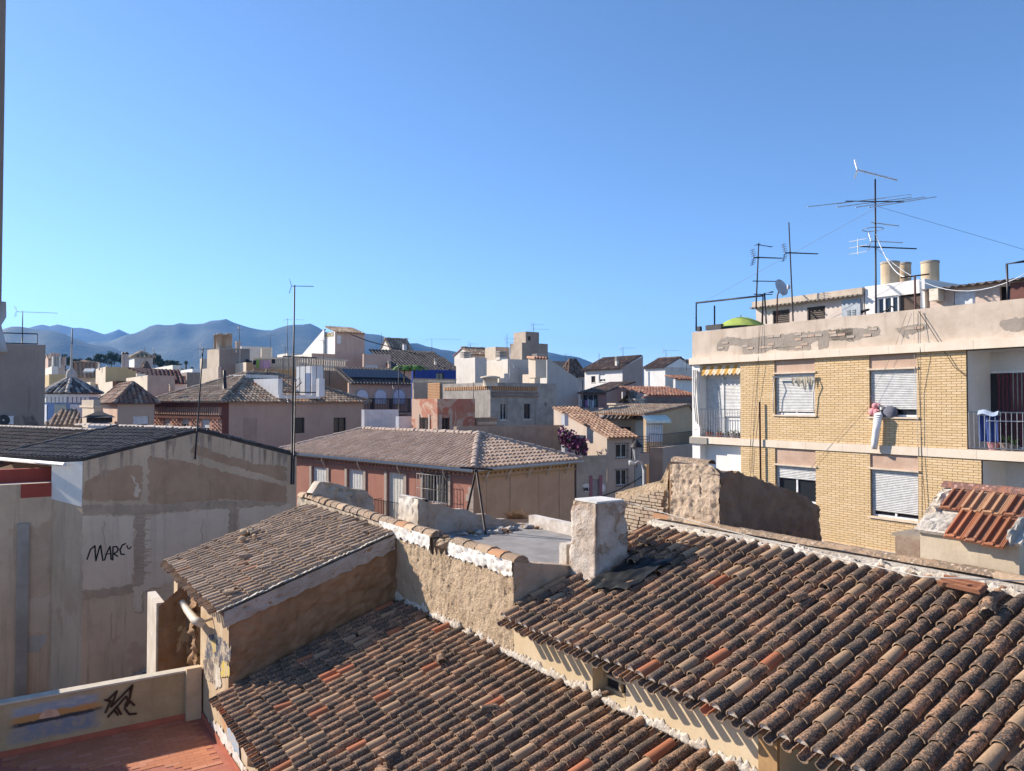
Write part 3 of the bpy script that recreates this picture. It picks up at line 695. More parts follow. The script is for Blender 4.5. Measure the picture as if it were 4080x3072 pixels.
m_ = M(); sf.box(m_, 2.67, 2.80, 3.9, 6.45, -.22, -.08); m_.build('window_frame', plain((.07, .045, .03), .7), sr)
m_ = M(); sf.box(m_, 2.86, 3.0, 3.9, 6.45, -.2, -.15); m_.build('curtain', plain((.32, .42, .47), .8), sr)
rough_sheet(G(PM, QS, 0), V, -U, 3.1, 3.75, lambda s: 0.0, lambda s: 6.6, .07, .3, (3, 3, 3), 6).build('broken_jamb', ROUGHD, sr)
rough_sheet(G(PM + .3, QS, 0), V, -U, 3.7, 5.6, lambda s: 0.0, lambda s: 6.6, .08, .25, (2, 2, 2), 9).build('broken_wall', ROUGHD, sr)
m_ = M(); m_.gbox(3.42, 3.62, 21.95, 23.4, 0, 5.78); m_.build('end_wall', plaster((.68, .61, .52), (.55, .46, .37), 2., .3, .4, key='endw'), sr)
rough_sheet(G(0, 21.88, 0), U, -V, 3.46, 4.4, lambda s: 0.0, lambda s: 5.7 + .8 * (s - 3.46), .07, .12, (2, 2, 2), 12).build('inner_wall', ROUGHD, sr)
for k, (x, y, rr_) in enumerate(((975, 2120, .17), (1000, 2115, .13), (965, 2145, .12), (1015, 2135, .09))):
    mb = M(); w = on_plane(x, y, SO + n2 * .2, n2); mb.rock(w, rr_, .7, k); mb.build('rubble_stone', ROUGH, sr)
# loose drain pipe under the eave
pp = [on_p(x, y, PM - .25) for x, y in ((728, 2400), (745, 2430), (775, 2470), (800, 2482))]
t_ = thing('drain_pipe', 'short white broken drain pipe hanging under the tile eave of the small house', 'pipe', pp[-1])
M().tube(pp, .075, 10, .10).build('pipe', plain((.56, .48, .37), .6), t_)
M().tube([pp[-1] + V * .02, pp[-1] + U * .35 + Z * .08], .03, 6).build('bracket', plain((.55, .5, .42), .6), t_)
# ---- the long adobe wall with its coping
cw = thing('adobe_wall', 'long rough tan adobe wall with tile coping and white limewash under it', 'wall', G(PW, 16, 0))
ctop = lambda s: 8.13
gapq = (on_p(1793, 2140, PW).dot(V), on_p(1717, 2140, PW).dot(V))
ctop = lambda s: 7.86 + .1 * math.sin(s * 30) if gapq[0] < s < gapq[1] else 8.13
rough_sheet(G(PW, 0, 0), V, -U, QF, QS + .1, lambda s: 6.1, ctop, .028, .055, (3.4, 3.4, 3.4), 2, oct=6, zs=.7).build('wall', ROUGH, cw)
rough_sheet(G(PW, 0, 0), V, -U, QS + .1, 23.6, lambda s: 7.2, lambda s: 8.1, .07, .10, (3., 3., 3.), 2, oct=5).build('wall', plaster((.46, .38, .29), (.36, .28, .2), 1.6, .5, .1, key='adobe2'), cw)
m_ = M(); m_.gbox(PW + .06, PW + .40, QF + .02, 23.6, 0, 7.8); m_.gbox(PW + .06, PW + .40, gapq[1], 23.6, 7.8, 8.1); m_.gbox(PW + .06, PW + .40, QF + .02, gapq[0], 7.8, 8.1); m_.build('core', ROUGH, cw)
for a, b in ((QF, gapq[0]), (gapq[1], 17.3)):
    rough_sheet(G(PW - .035, 0, 0), V, -U, a + .01, b, lambda s: 7.90 + .07 * noise.noise(Vector((s * 6, 1, 1))) + .05 * noise.noise(Vector((s * 17, 4, 1))), lambda s: 8.17, .045, .07, (4, 4, 9), 31, oct=4).build('limewash_band', plaster((.76, .73, .68), (.6, .55, .48), 2.5, .5, .1, key='lime'), cw)
for a, b, sd in ((QF + .02, gapq[0], 1), (gapq[1], 23.5, 2)):
    ridge_caps(cw, G(PW + .16, a, 8.13), G(PW + .16, b, 8.13), tiles_mat('coping', (.42, .31, .2), (.45, .27, .15), (.2, .15, .11), (.5, .38, .25), .4, .05, .2, 14.), .165, .46, 'coping_tile', True, sd)
rk = random.Random(3)
for k in range(9):
    mb = M(); mb.rock(G(PW + .1 + rk.uniform(-.08, .25), rk.uniform(*gapq), 7.95 + rk.uniform(0, .2)), rk.uniform(.07, .16), .8, k); mb.build('rubble_stone', (ROUGH, ROUGHD)[k % 2], cw)
# ---- flat roofed block
fb = thing('flat_roof_block', 'ruined flat grey concrete roof with broken low walls and rubble, behind adobe wall', 'building', G(10, 15, 0))
ZF = 7.5
m_ = M(); m_.gbox(PW + .4, 12.9, QF + .3, 18.6, ZF - .3, ZF); m_.build('flat_roof', plaster((.30, .28, .265), (.22, .205, .19), 1.6, .25, 0, key='flatroof', fine=14.), fb)
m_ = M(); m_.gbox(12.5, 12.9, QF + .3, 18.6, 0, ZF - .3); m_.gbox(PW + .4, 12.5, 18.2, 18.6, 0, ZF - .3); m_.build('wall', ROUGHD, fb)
ftop = lambda s: 8.16 - .30 * min(1, max(0, (s - PW) / 1.8))
rough_sheet(G(0, QF, 0), U, -V, PW, 9.6, lambda s: 7.1, ftop, .05, .06, (2.2, 2.2, 2.2), 14, thick=.32).build('near_parapet', plaster((.42, .32, .24), (.33, .25, .18), 1.3, .4, .2, key='npar'), fb)
fa = on_q(1665, 1990, 18.4); fb2 = on_q(2090, 2088, 18.4)
pa, pb = fa.dot(U), fb2.dot(U)
rough_sheet(G(0, 18.4, 0), U, -V, pa, pb, lambda s: ZF - .1, lambda s: fa.z + (fb2.z - fa.z) * (s - pa) / (pb - pa) + .03 * math.sin(s * 9), .06, .06, (2, 2, 2), 16, thick=.3).build('broken_parapet', plaster((.40, .30, .22), (.48, .42, .36), 1.6, .4, .2, key='fpar'), fb)
fl = on_p(1600, 1985, pa); ql = fl.dot(V)
rough_sheet(G(pa, 0, 0), V, -U, 18.38, 19.6, lambda s: 6.6, lambda s: fa.z, .06, .08, (2.5, 2.5, 2.5), 18, thick=.3).build('lit_wall_end', plaster((.56, .46, .36), (.66, .6, .52), 1.6, .4, .1, key='lwe'), fb)
m_ = M(); m_.gbox(12.55, 12.8, 13.0, 15.6, ZF, ZF + .26); m_.gbox(12.55, 12.8, 15.95, 18.1, ZF, ZF + .3); m_.gbox(12.55, 12.8, 15.6, 15.95, ZF + .22, ZF + .3); m_.build('low_wall', plaster((.66, .61, .55), (.45, .38, .32), 2.5, .5, .1, key='loww'), fb)
for k in range(46):
    t = rk.random(); p = pa + .3 + (pb - pa) * t * .95; q = 18.0 - abs(rk.gauss(0, .28))
    if k > 34: p, q = PW + .5 + rk.random() * .5, rk.uniform(12.2, 17.5)
    mb = M(); r_ = rk.uniform(.05, .15); mb.rock(G(p, q, ZF + r_ * .3), r_, .55, k); mb.build('rubble_stone', (MORTAR(), ROUGHD, CONC)[k % 3], fb)
# stub of a fallen wall behind the coping at left
sw = thing('ruined_wall_stub', 'broken stub of layered adobe wall behind coping, before the red house', 'wall', on_p(1330, 2040, 9.0))
s0_, s1_ = on_q(1245, 1980, 22.2).dot(U), on_q(1490, 1980, 22.2).dot(U)
tops = [(1245, 1965), (1275, 1922), (1320, 1922), (1400, 1945), (1460, 1955), (1490, 1990)]
tw = [(on_q(x, y, 22.2).dot(U), on_q(x, y, 22.2).z) for x, y in tops]
def interp(tb, s):
    for (a, za), (b, zb) in zip(tb[:-1], tb[1:]):
        if s <= b: return za + (zb - za) * max(0, (s - a)) / (b - a)
    return tb[-1][1]
rough_sheet(G(0, 22.2, 0), U, -V, s0_, s1_, lambda s: 6.5, lambda s: interp(tw, s), .06, .12, (1.6, 1.6, 5.), 19, edge=.03, thick=.5).build('wall', plaster((.36, .28, .21), (.46, .41, .35), 2.2, .5, .1, key='stub'), sw)
# ---- whitewashed chimney block
ch = thing('white_chimney', 'tall tapered whitewashed chimney block standing on the clay tile roof', 'chimney', G(9.3, 11.1, 7.4))
cb = [G(8.86, 10.72, 7.3), G(9.78, 10.72, 7.3), G(9.78, 11.55, 7.3), G(8.86, 11.55, 7.3)]; ct = [G(8.98, 10.80, 9.17), G(9.68, 10.80, 9.17), G(9.68, 11.50, 9.17), G(8.98, 11.50, 9.17)]
mb = M(); nv = 26; nh = 14; grid = []
per = []
for k in range(4):
    for i in range(nh): per.append((k, i / nh))
for j in range(nv + 1):
    t = j / nv; tt = t ** .7
    for k, u_ in per:
        a = cb[k].lerp(ct[k], tt); b = cb[(k + 1) % 4].lerp(ct[(k + 1) % 4], tt); w = a.lerp(b, u_); w.z = 7.3 + (9.17 - 7.3) * t
        c_ = G(9.3, 11.1, w.z); d_ = (w - c_).normalized(); grid.append(w + d_ * (.05 * noise.fractal(w * 3.6, .8, 2, 4)))
L_ = len(per)
mb.add(grid, [(j * L_ + i, j * L_ + (i + 1) % L_, (j + 1) * L_ + (i + 1) % L_, (j + 1) * L_ + i) for j in range(nv) for i in range(L_)], True)
mb.build('shaft', plaster((.58, .51, .44), (.44, .345, .27), 2.6, .9, .75, key='chim', dark=(.17, .11, .075), fine=34., patch=(.36, .25, .175), pth=(.56, .66), bd=.05), ch)
m_ = M(); m_.prism([ct[0] + (U + V) * .03, ct[1] + (V - U) * .03, ct[2] - (U + V) * .03, ct[3] + (U - V) * .03], Z * .035); m_.build('cap', plaster((.70, .67, .62), None, 2., .3, .1, key='chcap'), ch)
M().gbox(9.0, 9.25, 11.72, 11.95, 7.3, 8.3).build('side_post', MORTAR(), ch)
# black plastic sheet under loose tiles beside the chimney
ts = thing('plastic_sheet', 'black plastic sheet tucked among tiles at the foot of white chimney', 'sheet', G(9.3, 10.4, 7.9))
mb = M(); nx, ny = 16, 12; vs = []
for i in range(nx + 1):
    for j in range(ny + 1):
        a = 10.62 - .85 * i / nx; y = 1.25 + 1.15 * j / ny + .35 * (i / nx); p = RRO + e_ * (11.52 - a) + s_ * y
        vs.append(p + n_ * (.13 + .07 * noise.noise(Vector((i * .45, j * .45, 0))) + .03 * noise.noise(Vector((i * 1.1, j * .9, 4)))))
mb.add(vs, [(i * (ny + 1) + j, (i + 1) * (ny + 1) + j, (i + 1) * (ny + 1) + j + 1, i * (ny + 1) + j + 1) for i in range(nx) for j in range(ny)], True)
mb.build('sheet', plain((.012, .013, .014), .5, 0, .2, spec=.35), ts)
# ---- ruined wall behind the ridge
rw = thing('ruined_wall', 'tall ruined adobe wall with orange coping tiles, standing behind the tile ridge', 'wall', G(11.1, 10, 0))
PR = 11.12; QR = on_p(2866, 1950, PR).dot(V); QL = on_p(2672, 1950, PR).dot(V)
lz = [(on_p(x, y, PR).dot(V), on_p(x, y, PR).z) for x, y in ((2866, 1893), (2835, 1855), (2800, 1848), (2700, 1848), (2672, 1850))]
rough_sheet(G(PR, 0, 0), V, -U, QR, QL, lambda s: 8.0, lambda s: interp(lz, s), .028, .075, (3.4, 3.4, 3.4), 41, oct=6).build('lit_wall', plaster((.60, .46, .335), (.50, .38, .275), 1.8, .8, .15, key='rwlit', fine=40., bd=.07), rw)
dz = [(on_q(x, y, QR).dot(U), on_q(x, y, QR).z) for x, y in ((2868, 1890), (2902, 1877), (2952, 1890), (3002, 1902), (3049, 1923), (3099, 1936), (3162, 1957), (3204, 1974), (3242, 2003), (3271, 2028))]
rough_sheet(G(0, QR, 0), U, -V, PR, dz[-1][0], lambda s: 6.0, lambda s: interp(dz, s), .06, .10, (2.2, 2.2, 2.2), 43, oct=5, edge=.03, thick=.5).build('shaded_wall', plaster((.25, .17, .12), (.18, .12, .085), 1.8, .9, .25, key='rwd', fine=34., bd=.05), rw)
m_ = M(); m_.gbox(PR + .1, PR + .5, QR + .1, QL, 6, 9.6); m_.build('core', ROUGHD, rw)
ridge_caps(rw, on_p(2690, 1838, PR + .15), on_p(2820, 1850, PR + .15), tiles_mat('coping', None, None, None, None), .12, .45, 'coping_tile', True, 9)
for k in range(14):
    t = rk.random() * .9; s = PR + .1 + (dz[-1][0] - PR) * t; mb = M()
    mb.rock(G(s, QR + .25, interp(dz, s) + .02), rk.uniform(.05, .13), .6, k + 50); mb.build('rubble_stone', ROUGHD, rw)
PS = 11.36
stz = [(on_p(x, y, PS).dot(V), on_p(x, y, PS).z) for x, y in ((2662, 1846), (2636, 1914), (2560, 1935), (2450, 1962))]
m_ = M(); m_.pbox(G(PR, QL - .02, 6.0), U * .6, V * .05, Z * (stz[0][1] - 6.0)); m_.build('return_wall', ROUGHD, rw)
stw = thing('stone_wall', 'low sloping wall of rough small stones left of the tall adobe ruin', 'wall', G(PS, 12, 0))
rough_sheet(G(PS, 0, 0), V, -U, stz[0][0], stz[-1][0], lambda s: 7.6, lambda s: interp(stz, s), .05, .06, (3, 3, 3), 47, edge=.02, thick=.35).build('bedding', ROUGH, stw)
z_ = 8.1; row = 0; pieces = 0
stm = [plaster((.46, .36, .26), (.38, .28, .2), 3, .5, 0, key='st%d' % i) for i in range(1)]
while z_ < 9.6:
    h = rk.uniform(.05, .09); s = stz[0][0] + .06 + rk.random() * .1
    while s < stz[-1][0] - .1:
        w = rk.uniform(.10, .26)
        if z_ + h < interp(stz, s + w * .5) - .12 and z_ + h < interp(stz, s + w) - .1:
            mb = M(); mb.pbox(G(PS - .045 - rk.random() * .03, s, z_ + rk.uniform(-.006, .006)), U * .09, V * (w - .02), Z * (h - .018)); mb.build('stone', stm[0], stw); pieces += 1
        s += w
    z_ += h
# ---- tiled hut beyond the ridge at right
hut = thing('tiled_hut', 'small rendered hut with red interlocking tile roof, patched with mortar, at the right edge', 'hut', G(11.3, 4, 7))
PH = 11.25
hq0 = on_p(3666, 2190, PH).dot(V); hq1 = on_p(4061, 2240, PH).dot(V)
hz0 = 8.0; hz1 = on_p(3670, 2120, PH).z
M().gbox(PH, PH + 1.25, hq1, hq0, hz0, hz1).build('wall', plaster((.55, .46, .34), (.44, .36, .26), 1.3, .25, .3, key='hut'), hut)
hs = sl(.62); hn = (-V).cross(hs)
ho = G(PH - .05, hq0 + .05, hz1 + .0); HL = 1.05
wd = hq0 - hq1
M().prism([ho, ho - V * (wd + .1), ho - V * (wd + .1) + hs * HL, ho + hs * HL], hn * .05).build('roof', MORTAR(), hut)
def mtile(o, w, l, lift=.06):
    mb = M(); ax = -V * w; ay = hs * l; p = o + hn * lift
    mb.pbox(p, ax * .98, ay, hn * .025)
    for a in (.06, .48): mb.pbox(p + ax * a + hn * .02 + ay * .06, ax * .1, ay * .9, hn * .05)
    for a in (.78, .86, .93): mb.pbox(p + ax * a + hn * .02, ax * .045, ay, hn * .018)
    mb.pbox(p + ax * .1 + hn * .02, ax * .42, ay * .09, hn * .025); mb.build('roof_tile', tiles_mat('marseille', (.40, .18, .105), (.42, .17, .09), (.25, .13, .09), (.46, .26, .15), .25, .1, .2, 16.), hut)
tw_ = wd * .215
for k in range(4): mtile(ho - V * (wd * .14 + tw_ * k) + hs * (.48 + .0 * k), tw_, .46, .085)
for k in range(3): mtile(ho - V * (wd * .36 + tw_ * k * (1.0 if k < 2 else .93)) - hs * .1 - hs * .03 * k, tw_, .62, .055)
def lumps(nm, a0, a1, b0, b1, h, mat, seed):            # rough mortar bed on the hut roof
    mb = M(); nx = max(4, int((a1 - a0) * wd / .035)); ny = max(4, int((b1 - b0) / .035)); vs = []
    for i in range(nx + 1):
        for j in range(ny + 1):
            x = a0 + (a1 - a0) * i / nx; y = b0 + (b1 - b0) * j / ny; ed = 0 if i in (0, nx) or j in (0, ny) else 1
            vs.append(ho - V * (wd * x + .015 * noise.noise(Vector((i * .7, j * .7, seed)))) + hs * (y + .015 * noise.noise(Vector((i * .6, j * .8, seed + 3)))) + hn * (.03 + ed * (h + .8 * h * noise.fractal(Vector((x * wd * 9, y * 9, seed)), .8, 2, 4))))
    mb.add(vs, [(i * (ny + 1) + j, (i + 1) * (ny + 1) + j, (i + 1) * (ny + 1) + j + 1, i * (ny + 1) + j + 1) for i in range(nx) for j in range(ny)]); mb.build(nm, mat, hut)
lumps('mortar_bed', .02, .40, .02, .46, .035, plaster((.46, .42, .37), (.36, .32, .27), 5., .8, 0, key='bed', fine=40.), 1)
lumps('verge_mortar', -.02, .15, .38, 1.0, .07, WMORTAR(), 2); lumps('verge_mortar', .93, 1.02, -.05, 1.0, .09, CONC, 3)
splat_strip(ho + hs * .95 + hn * .06, -V, hs, hn, wd, .1, .06, .04, 33).build('ridge_mortar', WMORTAR(), hut)
ridge_caps(hut, ho + hs * 1.02 + Z * .07, ho - V * (wd + .15) + hs * 1.02 + Z * .07, T_RED(), .11, .55, 'ridge_tile', True, 2)
splat_strip(G(PH - .03, hq0, 8.12), -V, Z, -U, wd, .12, .07, .04, 35).build('foot_mortar', WMORTAR(), hut)
# loose red tile lying on the roof in front of the hut
lt = M(); o = on_plane(3735, 2330, RRO + n_ * .17, n_); ax = (-V * .97 - s_ * .06).normalized()
ay = n_.cross(ax); lt.pbox(o, ax * .56, ay * .2, n_ * .03)
for a in (0, .085, .17): lt.pbox(o + ay * a + n_ * .03, ax * .54, ay * .03, n_ * .03)
lt.pbox(o + ax * .5 + n_ * .03, ax * .05, ay * .2, n_ * .025)
tag(lt.build('loose_roof_tile', tiles_mat('marseille', None, None, None, None)), 'loose red ridged roof tile lying on old tiles before the hut', 'tile')
# brick wall with stacked tiles left of the hut
bw = thing('low_brick_wall', 'low brick wall with flat coping between yellow brick block and hut', 'wall', on_q(3560, 2250, 9.0))
bq = on_p(3664, 2180, 12.2).dot(V); bA = on_p(3664, 2150, 12.2)
pw0 = 12.2; 
M().gbox(pw0, pw0 + 4.0, bq + .0, bq + .4, 4, bA.z).build('wall', plaster((.26, .18, .13), (.34, .26, .2), 6., .5, 0, key='lbw'), bw)
for k in range(7): M().gbox(pw0 + k * .57, pw0 + k * .57 + .55, bq - .06, bq + .46, bA.z, bA.z + .05).build('coping_slab', plain((.30, .24, .18), .9), bw)
# ---- wires over the right roof
cable('clothes_line', 'pale thin line stretched over the right tile roof to the hut', sag(on_p(2480, 1995, 9.7), on_plane(3670, 2298, RRO + n_ * .3, n_), .05) + [on_plane(4080, 2315, RRO + n_ * .35, n_)], .008, plain((.62, .58, .5), .6))
# ---- red terrace with painted parapet
te = thing('terrace_building', 'low building with red tiled terrace behind a painted parapet', 'building', G(1, 14, 0))
QP = 18.85; ztp = on_q(600, 2702, QP).z
M().gbox(-6, PM - .02, 3, QP + .2, 0, ZT - .02).build('body', plaster((.5, .4, .28), None, 1., .3), te)
ppm = plaster((.48, .35, .20), (.38, .27, .15), 1.3, .3, .25, key='parapet')
M().gbox(-6, PM - .02, QP, QP + .2, ZT - .02, ztp).build('parapet', ppm, te)
M().gbox(-6, PM - .03, QP - .03, QP + .23, ztp, ztp + .04).build('coping', plaster((.62, .55, .44), None, 3., .3, .1), te)
M().gbox(PM - .36, PM - .04, QP - .16, QP - .002, ZT, ztp + .1).build('pillar', plaster((.62, .46, .30), None, 1.5, .3, .1), te)
redp = plain((.40, .12, .07), .75, 0, .15, 3.)
m_ = M(); m_.gbox(-6, PM - .36, QP - .02, QP - .001, ZT, ZT + .13); m_.gbox(PM - .045, PM - .025, 6, QP - .16, ZT, ZT + .15); m_.build('skirting', redp, te)
floor = M().gbox(-6, PM - .02, 5, QP - .001, ZT - .019, ZT - .004).build('floor', plain((.36, .13, .085), .85), te)
ft = M().pbox((0, 0, 0), U * .278, V * .136, Z * .008); fme = bpy.data.meshes.new('floor_tile'); fme.from_pydata(ft.v, [], ft.f); fme.materials.append(tiles_mat('terrace', (.46, .19, .105), (.48, .2, .11), (.38, .14, .09), (.50, .225, .14), -1.2, .1, .2, 8., .88)); fl_ = []
for j in range(40):
    for i in range(34):
        p = -5 + i * .283 + (.14 if j % 2 else 0); q = QP - .17 - j * .141
        if p + .28 > PM - .06: continue
        w = G(p, q, ZT - .004 + rk.uniform(0, .002))
        if inview(w, 0): fl_.append(w)
fl_.sort(key=lambda w: (w - CAM).length); rest = M()
for k, w in enumerate(fl_):
    if k < 300: child('floor_tile', fme, floor, Matrix.Translation(w))
    else: rest.cur = rk.random() * .9 + .05; rest.pbox(w, U * .278, V * .136, Z * .008)
if rest.v: rest.build('far_floor_tiles', fme.materials[0], floor, 'stuff')
def on_par(x, y): return on_q(*z2(x, y), QP)
def sunset_mat():
    m, t, b = nmat('sunset_mural'); N = NT(t); P = N.pos()
    d = N.n('ShaderNodeVectorMath'); d.operation = 'DOT_PRODUCT'; t.links.new(P, d.inputs[0]); d.inputs[1].default_value = U
    sp = N.n('ShaderNodeSeparateXYZ'); t.links.new(P, sp.inputs[0]); s_ = d.outputs['Value']
    a, c = on_par(80, 1185), on_par(830, 1030); k = (c.z - a.z) / (c.dot(U) - a.dot(U))
    zb = N.math('ADD', N.math('MULTIPLY', N.math('SUBTRACT', s_, a.dot(U)), k), a.z)
    h = N.math('SUBTRACT', sp.outputs['Z'], zb); hn = N.math('ADD', h, N.math('MULTIPLY', N.math('SUBTRACT', N.noise(P, 3.5, 5, .6), .5), .16))
    hs_ = N.math('ADD', h, N.math('MULTIPLY', N.math('SUBTRACT', N.noise(N.scaled(P, (1, 1, 4)), 5., 4, .7), .5), .12))
    wall = N.mix(N.ramp(N.noise(P, 1.3, 5, .6), .35, .7), (.48, .35, .20), (.38, .27, .15))
    col = N.mix(N.ramp(hn, -.48, -.34), wall, N.mix(N.ramp(N.noise(P, 6., 4, .7), .4, .65), (.22, .225, .26), (.34, .28, .22)))
    col = N.mix(N.ramp(hs_, -.10, -.06), col, (.055, .05, .05)); col = N.mix(N.ramp(hs_, -.02, .01), col, (.50, .24, .08)); col = N.mix(N.ramp(hs_, .09, .16), col, N.mix(N.ramp(N.noise(N.scaled(P, (1, 1, 5)), 4., 4, .7), .4, .7), (.27, .30, .35), (.44, .40, .36))); col = N.mix(N.ramp(hn, .26, .38), col, wall)
    e0 = N.math('ADD', s_, N.math('MULTIPLY', N.math('SUBTRACT', N.noise(P, 4., 5, .7), .5), .5))
    mk = N.math('MULTIPLY', N.ramp(e0, a.dot(U) - .1, a.dot(U) + .15), N.math('SUBTRACT', 1.0, N.ramp(e0, on_par(720, 1100).dot(U), on_par(830, 1100).dot(U))))
    col = N.mix(mk, wall, col); t.links.new(col, b.inputs['Base Color']); b.inputs['Roughness'].default_value = .9; N.bump(N.noise(P, 16., 4, .7), .25, .02, b); return m
a_, c_ = on_par(30, 1100), on_par(860, 1100)
M().gbox(a_.dot(U), c_.dot(U), QP - .006, QP - .001, ZT + .13, ztp - .02).build('sunset_mural', sunset_mat(), te)
mb = M(); paint_patch(mb, [on_par(397 + 84 * math.cos(t), 1122 - 66 * math.sin(t) - 14 * math.cos(t)) for t in [math.pi * k / 14 for k in range(15)]], -V, .010); mb.build('painted_sun', plain((.62, .36, .24), .9), te)
mb = M()
for st in ([(860, 985), (935, 910), (890, 1035), (1060, 862), (1028, 1010)], [(865, 1115), (1010, 950), (1022, 985)], [(845, 1080), (885, 990), (840, 980)], [(915, 1060), (945, 1100)], [(935, 1035), (970, 1095)], [(1005, 1010), (1000, 1050), (1035, 1095), (1090, 1090)], [(1012, 1000), (1040, 990), (1075, 1022)], [(1045, 880), (1040, 960), (1015, 1030)]):
    ribbon(mb, [on_par(x, y) for x, y in st], .045, -V, .028)
mb.build('graffiti', plain((.06, .028, .015), .9), te)
# ---- the viewer's own house wall, its edge shows at the far left border
tb = thing('house_wall', 'out of focus edge of a plastered house wall at the far left border', 'wall', (-2.5, 2.4, 0))
ce = at(21, 200, 2.75)
M().pbox((ce.x - 3.0, 2.3, 0), Vector((3.0, 0, 0)), Vector((0, .45, 0)), Z * 16).build('wall', plaster((.36, .27, .21), None, 1.4, .3, .3, key='tall'), tb)
mb = M(); a0 = at(8, 1225, 2.7)
mb.tube([a0 + Z * .02, a0 - Z * .03, a0 - Z * .06 - Vector((.02, 0, 0)), a0 - Z * .11 - Vector((.01, 0, 0)), a0 - Z * .16], .012, 8, .02); tag(mb.build('hanging_cloth', plain((.45, .46, .48), .8)), 'bundled grey cloth hanging on the wall edge at far left', 'cloth')
# unseen block beside the terrace, added to shade its corner
blk = thing('shade_block', 'low neighbouring house at the left end of the painted parapet', 'house', G(-4, 21, 0))
M().gbox(-8, -.25, 19.1, 24, 0, 6.3).build('wall', plaster((.40, .32, .25), None, 1.2, .3, .3), blk)
# ------------------------------------------------------------------ yellow brick apartment block at right
PB = 21.6
qB = on_p(2760, 1500, PB).dot(V)
bf = Face(G(PB, qB, 0), -V, -U, 17.0)
bb = thing('apartment_block', 'yellow brick apartment block with white bands, balconies and peeling parapet', 'building', G(PB, 12, 0))
def zs(x, y): return bf.hit(x, y)[1]
def sx(x, y=1600): return bf.hit(x, y)[0]
zpt = zs(3078, 1291); zct = zs(2900, 1419); zcb = zs(2900, 1446)
zft, zfb = zs(3300, 1764), zs(3300, 1795); zlt, zlb = zs(3271, 2152), zs(3271, 2194)
s1, s2_, s3, s4, s5, s6 = sx(2951), sx(3087), sx(3248), sx(3465), sx(3655), sx(3852)
BCOL = plaster((.36, .25, .14), (.32, .21, .11), 3., .25, .08, key='mortarbrick')
WHT = plaster((.78, .76, .73), (.70, .67, .63), .8, .12, .1, key='bbwhite')
PINK = plaster((.52, .37, .28), (.44, .30, .22), 1.6, .3, .2, key='bbpink')
# openings (panel above window + window are one recess in the brick skin)
win = [(s2_, s3, zs(3166, 1653), zcb - .02), (s4, s5, zs(3560, 1661), zcb - .02), (s2_, s3, zs(3170, 2000), zfb - .02), (s4, s5, zs(3566, 2068), zfb - .02)]
RD = .16
m_ = M(); wall_face(m_, bf, 0, zct, [w + (RD,) for w in win] + [(.35, s1, zft, zcb - .01, .42), (.35, s1, zlt, zfb - .01, .32), (s6, 16.9, zft, zcb - .01, 1.3), (s6 + .35, 16.9, zlt, zfb - .01, 1.3)])
for (a, b, c, d) in [(x[0], x[1], x[2], x[3]) for x in [(.35, s1, zft, zcb - .01), (s6, 16.9, zft, zcb - .01), (s6 + .35, 16.9, zlt, zfb - .01), (.35, s1, zlt, zfb - .01)]]: pass
m_.quad(bf.pt(0, 0), bf.pt(0, zct), bf.pt(0, zct, -9), bf.pt(0, 0, -9)); m_.quad(bf.pt(0, 0, -9), bf.pt(17, 0, -9), bf.pt(17, zct, -9), bf.pt(0, zct, -9)); m_.quad(bf.pt(17, 0), bf.pt(17, zct), bf.pt(17, zct, -9), bf.pt(17, 0, -9))
wall = m_.build('wall', BCOL, bb)
# white skins: left end pilaster, recess walls
m_ = M()
bf.box(m_, -.02, .36, zft, zcb, -.02, .012); m_.build('pilaster', WHT, bb); m_ = M(); bf.box(m_, -.02, .36, zlt, zfb, -.02, .012); m_.build('pilaster', WHT, bb)
for a, b, c, d, dp in ((.35, s1, zft, zcb, .40), (.35, s1, zlt, zfb, .30), (s6 + .02, 16.9, zft, zcb, 1.28), (s6 + .37, 16.9, zlt, zfb, 1.28)):
    m_ = M(); m_.quad(bf.pt(a, c, -dp), bf.pt(b, c, -dp), bf.pt(b, d, -dp), bf.pt(a, d, -dp))
    m_.quad(bf.pt(a + .004, c, -.02), bf.pt(a + .004, c, -dp), bf.pt(a + .004, d, -dp), bf.pt(a + .004, d, -.02)); m_.quad(bf.pt(b - .004, c, -.02), bf.pt(b - .004, d, -.02), bf.pt(b - .004, d, -dp), bf.pt(b - .004, c, -dp))
    m_.quad(bf.pt(a, d - .03, -.02), bf.pt(b, d - .03, -.02), bf.pt(b, d - .03, -dp), bf.pt(a, d - .03, -dp)); m_.build('recess_wall', WHT, bb)

# bands, built as separate slabs
def band(z0, z1, out, a=-.06, b=17, name='band_slab', mat=None):
    x = a; k = 0
    while x < b:
        L = min(1.05 + .25 * ((k * 7) % 3), b - x); mb = M(); bf.box(mb, x, x + L - .006, z0, z1, -.05, out); mb.build(name, mat or plaster((.72, .62, .50), (.66, .55, .43), 1.5, .1, .06, key='band'), bb); x += L; k += 1
band(zcb, zct + .002, .14); band(zfb, zft, .05); band(zlb, zlt, .05)
M_ = M(); bf.box(M_, -.1, .75, zfb - .02, zft - .03, .051, .09); M_.build('broken_slab_edge', CONC, bb)
